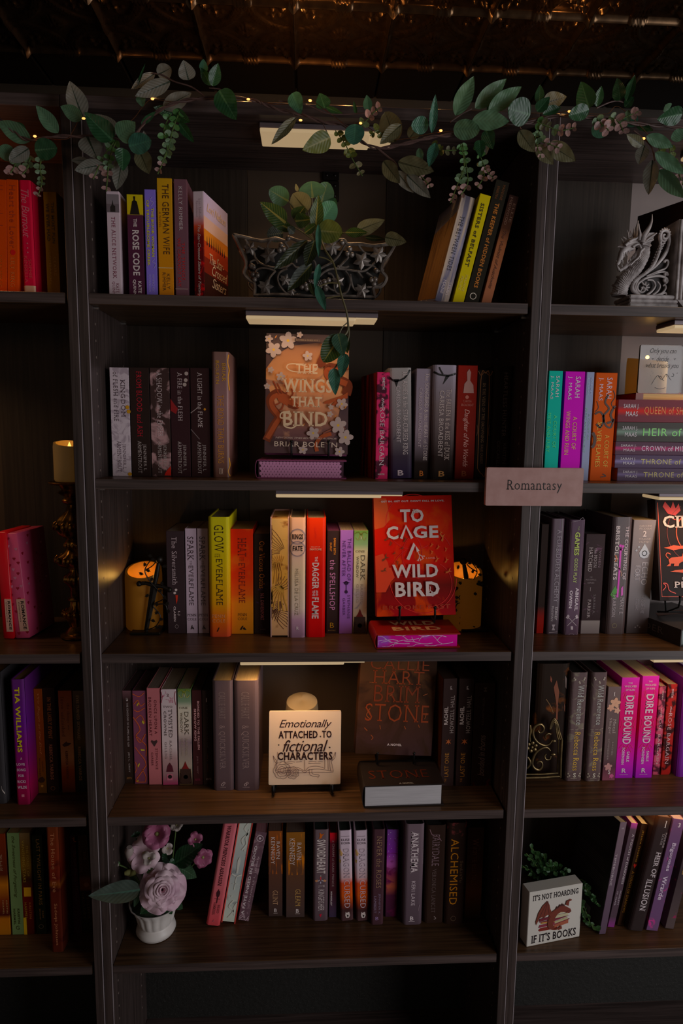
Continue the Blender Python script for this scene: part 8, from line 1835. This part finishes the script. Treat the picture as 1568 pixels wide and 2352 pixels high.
for i in range(11):
    f = i / 10; x = lerp(1110, 860, f ** .9); y = lerp(960, 1500, f); scl([(x - 50 + 20 * f, y - 4), (x, y + 14), (x + 48 - 22 * f, y - 16)], .0021, .0021, 'fluting', -.004)
scl([(1180, 1100), (1130, 1230), (1030, 1360), (900, 1480), (740, 1610), (620, 1700), (550, 1820), (560, 1920), (620, 2000)], .0026, .0020)
scl([(1100, 1390), (1120, 1350), (1165, 1350), (1175, 1410), (1120, 1500), (960, 1560), (760, 1650)], .0028); scl([(1130, 1640), (1110, 1600), (1150, 1580), (1170, 1630), (1120, 1570), (980, 1580), (800, 1660), (650, 1760)], .0028)
scl([(1120, 1760), (1100, 1720), (1130, 1700), (1160, 1740), (1130, 1780), (1150, 1700), (1040, 1650), (900, 1650), (720, 1700), (600, 1800), (590, 1900), (660, 1960), (730, 1920), (700, 1860), (660, 1880)], .0034)
scl([(760, 2010), (860, 1940), (930, 1830), (880, 1730), (780, 1720)], .0028); scl([(880, 2010), (980, 1930), (1020, 1830), (970, 1750)], .0026); scl([(900, 2030), (1050, 1980), (1130, 1880), (1110, 1810), (1080, 1840)], .0028)
scl([(1000, 2040), (1100, 1970), (1140, 1990), (1130, 2040), (1090, 2030)], .0026)
for i in range(7):
    a_ = math.radians(-150 + i * 40); c_ = DP(720, 1850); scl_p = [(720 + 30 * math.cos(a_), 1850 - 30 * math.sin(a_)), (720 + 110 * math.cos(a_ + .4), 1850 - 100 * math.sin(a_ + .4))]; scl(scl_p, .0024, .0012, 'acanthus_leaf', -.005)

# ------------------------------------------------------------------ brass candlestick with an ivory candle, left bookcase
BRS = mat('bright_brass', (.55, .26, .055), .28, .95, noise_c=(.10, .045, .01), nscale=55)
Yc = .115; zb3 = ZS[3] + .0003
cc = atY(163, 1112, Yc); zpl = cc.z
ks = (zpl - zb3)
t = empty('brass_candlestick', 'tall ornate brass candlestick half hidden by the left upright', 'candlestick', Matrix.Translation((cc.x, Yc, zb3)))
pf = [(.0, .030), (.012, .034), (.022, .034), (.030, .024), (.045, .022), (.075, .014), (.12, .018), (.15, .026), (.175, .022), (.20, .012), (.24, .011), (.25, .016), (.26, .016), (.27, .010), (.33, .011), (.36, .017), (.38, .022), (.41, .020), (.43, .010), (.45, .009), (.47, .022), (.50, .034), (.53, .034), (.56, .020), (.60, .012), (.61, .017), (.63, .017), (.65, .012), (.68, .026), (.73, .034), (.78, .028), (.83, .013), (.87, .010), (.885, .018), (.90, .020), (.92, .014), (.95, .030), (.965, .020), (1.0, .026)]
flu = lambda a, z: 1 + (.12 * math.cos(10 * a) if (.12 < z / ks < .2 or .34 < z / ks < .43 or .46 < z / ks < .56 or .66 < z / ks < .82) else 0)
lo = [p for p in pf if p[0] <= .27]; hi = [p for p in pf if p[0] >= .27]
MB().lathe([(r, z * ks) for z, r in lo], 40, rf=flu).build('foot', BRS, t, True); MB().lathe([(r, z * ks) for z, r in hi], 40, rf=flu).build('stem', BRS, t, True)
MB().lathe([(.026, ks - .001), (.040, ks), (.0455, ks + .004), (.0445, ks + .006), (.040, ks + .0035), (.001, ks + .003)], 40).build('drip_tray', BRS, t, True)
for q in range(14):
    a_ = 2 * math.pi * q / 14
    for zz, rr_, s_ in ((.52, .036, .005), (.735, .036, .006), (.61, .018, .003), (.165, .027, .0045)): MB().ball((rr_ * math.cos(a_), rr_ * math.sin(a_), zz * ks), s_, 7, (1, 1, 1.6)).build('cast_leaf', BRS, t, True)
a, b = atY(126, 1100, Yc), atY(170, 1100, Yc); tp_ = atY(150, 1012, Yc)
candle(cc.x, Yc, zpl + .0068, (cc.x - a.x) * .98, tp_.z - zpl - .0068, 'ivory candle on the brass candlestick beside the left upright', dips=(.26, 1), lit=.012, rot=math.radians(120), wax=mat('warm_wax', (.62, .42, .2), .5, emit=(.5, .2, .02), es=.03))

# ------------------------------------------------------------------ white vase of flowers, lowest shelf
CER = mat('white_ceramic', (.82, .74, .70), .4)
vb = atZ(359, 2153, ZS[5]); Yv_ = vb.y + .022
def vy(y, x=359): return atY(x, y, Yv_).z - ZS[5]
def vr(x0, x1, y): return (atY(x1, y, Yv_).x - atY(x0, y, Yv_).x) / 2
vx = atY(359, 2150, Yv_).x
vs = empty('fluted_vase', 'small white fluted vase standing at the left end of the lowest shelf', 'vase', Matrix.Translation((vx, Yv_, ZS[5] + .0003)))
hv = vy(2066); 
prof = [(.70, .0), (.80, .02), (.83, .10), (.83, .17), (.74, .27), (.70, .30), (.70, .32), (.74, .36), (.80, .50), (.84, .64), (.92, .80), (1.06, .93), (1.12, 1.0), (1.08, 1.0), (1.0, .93), (.84, .80), (.3, .75)]
rb = vr(316, 403, 2140) / .83
fl_ = lambda a, z: 1 + (.055 * abs(math.sin(8 * a)) - .02 if .33 < z / hv < .97 else 0)
MB().lathe([(r * rb, z * hv) for r, z in prof], 96, rf=fl_).build('vase_body', CER, vs, True)
MB().lathe([(rb * .70, .0), (rb * .82, .004), (rb * .86, .10 * hv), (rb * .82, .2 * hv), (rb * .71, .29 * hv)], 48).build('vase_foot', CER, vs, True)
MB().lathe([(rb * .6, hv * .86), (rb * 1.02, hv * .93), (rb * .8, hv * 1.06), (rb * .3, hv * 1.14), (.0005, hv * 1.15)], 24).build('dark_filling', mat('vase_inside_shade', (.02, .03, .012), .9), vs)  # added dark filling stands for the shaded inside of the vase
fo = empty('artificial_bouquet', 'artificial bouquet with one large mauve rose, pink lilies and green leaves in the white vase', 'flowers', Matrix.Translation((vx, Yv_, ZS[5] + hv)))
FI = Matrix.Translation((-vx, -Yv_, -ZS[5] - hv))
def petal_mat(key, c1, c2):
    m = mat(key, c1, .55, noise_c=c2, nscale=14); return m
MAU = petal_mat('mauve_petal', (.86, .62, .68), (.70, .42, .53)); PNK = petal_mat('pink_petal', (.46, .13, .25), (.30, .06, .13)); CRM = petal_mat('cream_petal', (.50, .41, .38), (.36, .28, .26)); LEM = mat('lime_bud', (.28, .27, .09), .5)
rc = atY(372, 2042, Yv_ - .078)
fdir = (CAM - rc).normalized(); fdir = (fdir + Vector((.05, 0, -.1))).normalized(); ux = Vector((0, 0, 1)).cross(fdir).normalized() * -1; uz = fdir.cross(ux) * 1
ux = Vector((0, 0, 1)).cross(fdir).normalized(); uz = fdir.cross(ux).normalized()
rnd = random.Random(21)
def petal(c, ang, r0, r1, wd_, cup, m, parent, inv, fd, ax, az, curl=.25, name='petal', ruffle=.06, base_off=0):
    ph = rnd.random() * 6
    def fn(a, b):
        t = a; u = (b - .5) * 2
        r = lerp(r0, r1, t); an = ang + u * wd_ * (math.sin(math.pi * (.25 + .75 * t) * .62) ** .8) / max(.35, r / r1)
        d = fd * (cup * (math.sin(t * math.pi * .5)) - curl * r1 * max(0, t - .7) ** 1.2 * 2.4 + ruffle * r1 * math.sin(5 * u + ph) * t * t - base_off)
        rr_ = r * (1 - .10 * abs(u) ** 2.5 * t)
        return c + (ax * math.cos(an) + az * math.sin(an)) * rr_ + d
    mb = MB().grid(fn, 9, 10); o = mb.build(name, m, parent, True, inv)
    return o
R0 = wpx(60, Yv_ - .072)
rose = empty('rose_head', None, None, None); rose.parent = fo; rose.matrix_local = Matrix(); rose.name = 'rose_head'
bpy.data.objects.remove(rose)
for ring_, (n_, ra, rb_, cup, wd_) in enumerate(((7, .45, 1.0, .10, .62), (6, .36, .86, .26, .62), (5, .26, .66, .42, .70), (5, .16, .50, .56, .8), (4, .10, .36, .66, .95), (3, .04, .24, .72, 1.25), (3, .01, .14, .76, 1.3))):
    for q in range(n_):
        an = 2 * math.pi * q / n_ + ring_ * .7 + rnd.uniform(-.2, .2)
        petal(rc, an, ra * R0 * .3, rb_ * R0 * rnd.uniform(.9, 1.08), wd_, cup * R0 * .75, MAU, fo, FI, fdir, ux, uz, .32, ruffle=.07 + .07 * (ring_ < 3), base_off=R0 * .3 * (ring_ < 2))
def bloom(cx_, cy_, Y, rpx, m, n=6, cup=.9, fd=None, a0=0.0, wd_=.55, curl=.5):
    c = atY(cx_, cy_, Y); f = (fd or (CAM - c)).normalized(); ax = Vector((0, 0, 1)).cross(f); ax = ax.normalized() if ax.length > .1 else Vector((1, 0, 0)); az = f.cross(ax).normalized(); R = wpx(rpx, Y)
    for q in range(n): petal(c, a0 + 2 * math.pi * q / n, .04 * R, R, wd_, cup * R, m, fo, FI, f, ax, az, curl, ruffle=.1)
    MB().ball(tuple(c + f * R * .1), R * .16, 8).build('flower_heart', LEM, fo, True, FI)
bloom(361, 1915, Yv_ - .03, 34, PNK, 6, .7, Vector((0, -.8, .45)), .3, .7, .6); bloom(335, 1962, Yv_ - .025, 42, MAU, 5, .5, Vector((-.2, -.8, .6)), .9, .6, .4); bloom(465, 1968, Yv_ - .02, 24, PNK, 5, .6, Vector((.5, -.9, .1)), .5, .55, .5)
bloom(448, 1928, Yv_ + .0, 18, PNK, 4, .6, Vector((.2, -.8, .6)), .2, .6, .4); bloom(342, 1972, Yv_ - .045, 17, CRM, 3, .5, Vector((0, -.6, .8)), .4, .7, .3); bloom(405, 1895, Yv_ - .01, 16, CRM, 5, .6, Vector((.1, -.7, .7)), 0, .6, .4)
bloom(384, 1948, Yv_ - .02, 14, CRM, 3, .9, Vector((.3, -.8, .3)), 1.0, .7, .3)
def bud(x0, y0, x1, y1, w0, w1, m, Y):
    a_, b_ = atY(x0, y0, Y), atY(x1, y1, Y - .006); P = [a_.lerp(b_, f) for f in (0, .3, .7, 1)]
    MB().tube(P, [wpx(w0, Y) / 2, wpx(w0 * .5 + w1 * .5, Y) / 2, wpx(w1, Y) / 2, wpx(w1 * .6, Y) / 2], 10).build('bud', m, fo, True, FI)
bud(296, 1976, 297, 1946, 8, 22, CRM, Yv_ - .03); bud(270, 1988, 252, 1974, 9, 15, CRM, Yv_ - .035); bud(312, 2000, 286, 2006, 8, 15, LEM, Yv_ - .04); bud(298, 2010, 312, 2000, 8, 15, LEM, Yv_ - .042); bud(274, 1985, 258, 1962, 5, 8, mat('bud_green', (.10, .2, .08), .5), Yv_ - .03)
def fst(pts, r=.0012):
    P = spline([atY(x, y, Yv_ + Y) for x, y, Y in pts], 6); MB().tube(P, r, 6).build('stalk', SPRIG, fo, True, FI)
fst([(350, 2085, 0), (322, 2030, -.03), (300, 1992, -.03), (297, 1976, -.03)], .0016); fst([(322, 2030, -.03), (296, 1998, -.034), (272, 1986, -.035)], .0016); fst([(395, 1985, -.01), (400, 1940, -.01), (405, 1895, -.01)], .0014); fst([(360, 2085, 0), (395, 2020, -.01), (396, 1980, -.01)], .0016); fst([(300, 2050, -.03), (322, 2046, -.04)], .0012); fst([(385, 2060, 0), (440, 1990, 0), (465, 1968, -.02)], .0013)
LM['v'] = leaf_mat('rose_leaf_green', (.055, .13, .06), (.1, .2, .1), .5); LM['w'] = leaf_mat('rose_leaf_grey', (.085, .12, .10), (.10, .22, .17), .5)
for kd, mk, bx, by, tx, ty, wd_, Y in (('ovate', 'd', 345, 2075, 322, 2100, 26, -.04), ('ovate', 'v', 395, 2070, 420, 2088, 26, -.035), ('ovate', 'd', 380, 2075, 395, 2100, 26, -.03), ('ovate', 'w', 322, 2044, 203, 2058, 50, -.125), ('ovate', 'd', 404, 1982, 466, 1938, 48, -.01), ('ovate', 'v', 405, 1988, 452, 2016, 38, -.015), ('ovate', 'v', 322, 2042, 308, 2084, 18, -.04), ('ovate', 'd', 330, 1950, 312, 1925, 22, .0), ('ovate', 'v', 318, 2035, 290, 1988, 16, -.02), ('ovate', 'd', 400, 1975, 388, 1985, 14, -.02), ('lance', 'd', 322, 1912, 300, 1922, 12, 0), ('lance', 'e', 330, 2000, 352, 1994, 8, -.045), ('lance', 'e', 325, 2012, 345, 2000, 8, -.045), ('ovate', 'd', 400, 1990, 372, 1960, 30, .02)):
    leaf(fo, kd, mk, atY(bx, by, Yv_ + Y), atY(tx, ty, Yv_ + Y - .012), wpx(wd_, Yv_ + Y), roll=rnd.uniform(-.2, .2))

# ------------------------------------------------------------------ small leafy plant behind the block sign
bp_ = atY(1250, 2030, .13)
gp_ = empty('boxwood_plant', 'small bushy green plant spilling out around the white block sign', 'plant', Matrix.Translation((bp_.x, .13, ZS[5] + .0003)))
BI = Matrix.Translation((-bp_.x, -.13, -ZS[5] - .0003))
MB().lathe([(.026, 0), (.032, .05), (.034, .055), (.030, .055), (.001, .05)], 24).build('plant_pot', mat('dark_pot', (.03, .025, .02), .6), gp_, True)
LM['x'] = leaf_mat('box_green', (.045, .12, .035), (.07, .18, .05), .4)
key = ('round', 'x'); LME[key] = leaf_mesh('round', LM['x'])
rnd = random.Random(33)
top = Vector((bp_.x, .13, ZS[5] + .052)); nst = 0
tips = [(1200, 1990), (1208, 1960), (1222, 1948), (1236, 1958), (1248, 1962), (1262, 1975), (1276, 1980), (1290, 1990), (1304, 2000), (1212, 2010), (1228, 1985), (1252, 1992), (1272, 2002), (1290, 2012), (1217, 1944), (1300, 2008), (1240, 1975), (1200, 2035)]
stems = [[top, top.lerp(atY(x, y, .11), .5) + Vector((0, -.01, .02)), atY(x, y, .11 - rnd.random() * .05)] for x, y in tips]
stems += [[top, atY(1330, 2030, .10), atY(1352, 2058, .07), atY(1376, 2078, .06)], [top, atY(1325, 2060, .09), atY(1345, 2095, .05), atY(1358, 2125, .04), atY(1376, 2138, .035)], [top, atY(1320, 2050, .09), atY(1338, 2090, .05), atY(1344, 2118, .045)], [top, atY(1330, 2020, .1), atY(1350, 2048, .07), atY(1362, 2062, .065)]]
LEAFN = 0
for S in stems:
    P = spline(S, 7); st = MB().tube(P, .0009, 5).build('plant_stem', SPRIG, gp_, True, BI)
    m_ = 13 if len(S) == 3 else 12
    for i in range(m_):
        q = int((.35 if len(S) == 3 else .45) * (len(P) - 1) + (i / m_) * (.65 if len(S) == 3 else .55) * (len(P) - 1)); a_ = P[min(q, len(P) - 1)]
        d = Vector((rnd.uniform(-1, 1), rnd.uniform(-1, .4), rnd.uniform(-.5, 1))).normalized(); L = rnd.uniform(.008, .0125)
        if a_.y + d.y * L > .24: continue
        Zd = d; fc = (CAM - a_).normalized() + Vector((rnd.uniform(-.6, .6), 0, rnd.uniform(-.2, .9))); Yd2 = -(fc - Zd * fc.dot(Zd)); Yd2.normalize(); X = Yd2.cross(Zd); w_ = L * .85
        M = Matrix(((X.x * w_, Yd2.x * L * .6, Zd.x * L, a_.x), (X.y * w_, Yd2.y * L * .6, Zd.y * L, a_.y), (X.z * w_, Yd2.z * L * .6, Zd.z * L, a_.z), (0, 0, 0, 1)))
        o = bpy.data.objects.new('leaf', LME[key]); COL.objects.link(o); o.parent = st; o.matrix_local = M; LEAFN += 1
bpy.data.objects.remove(_to)
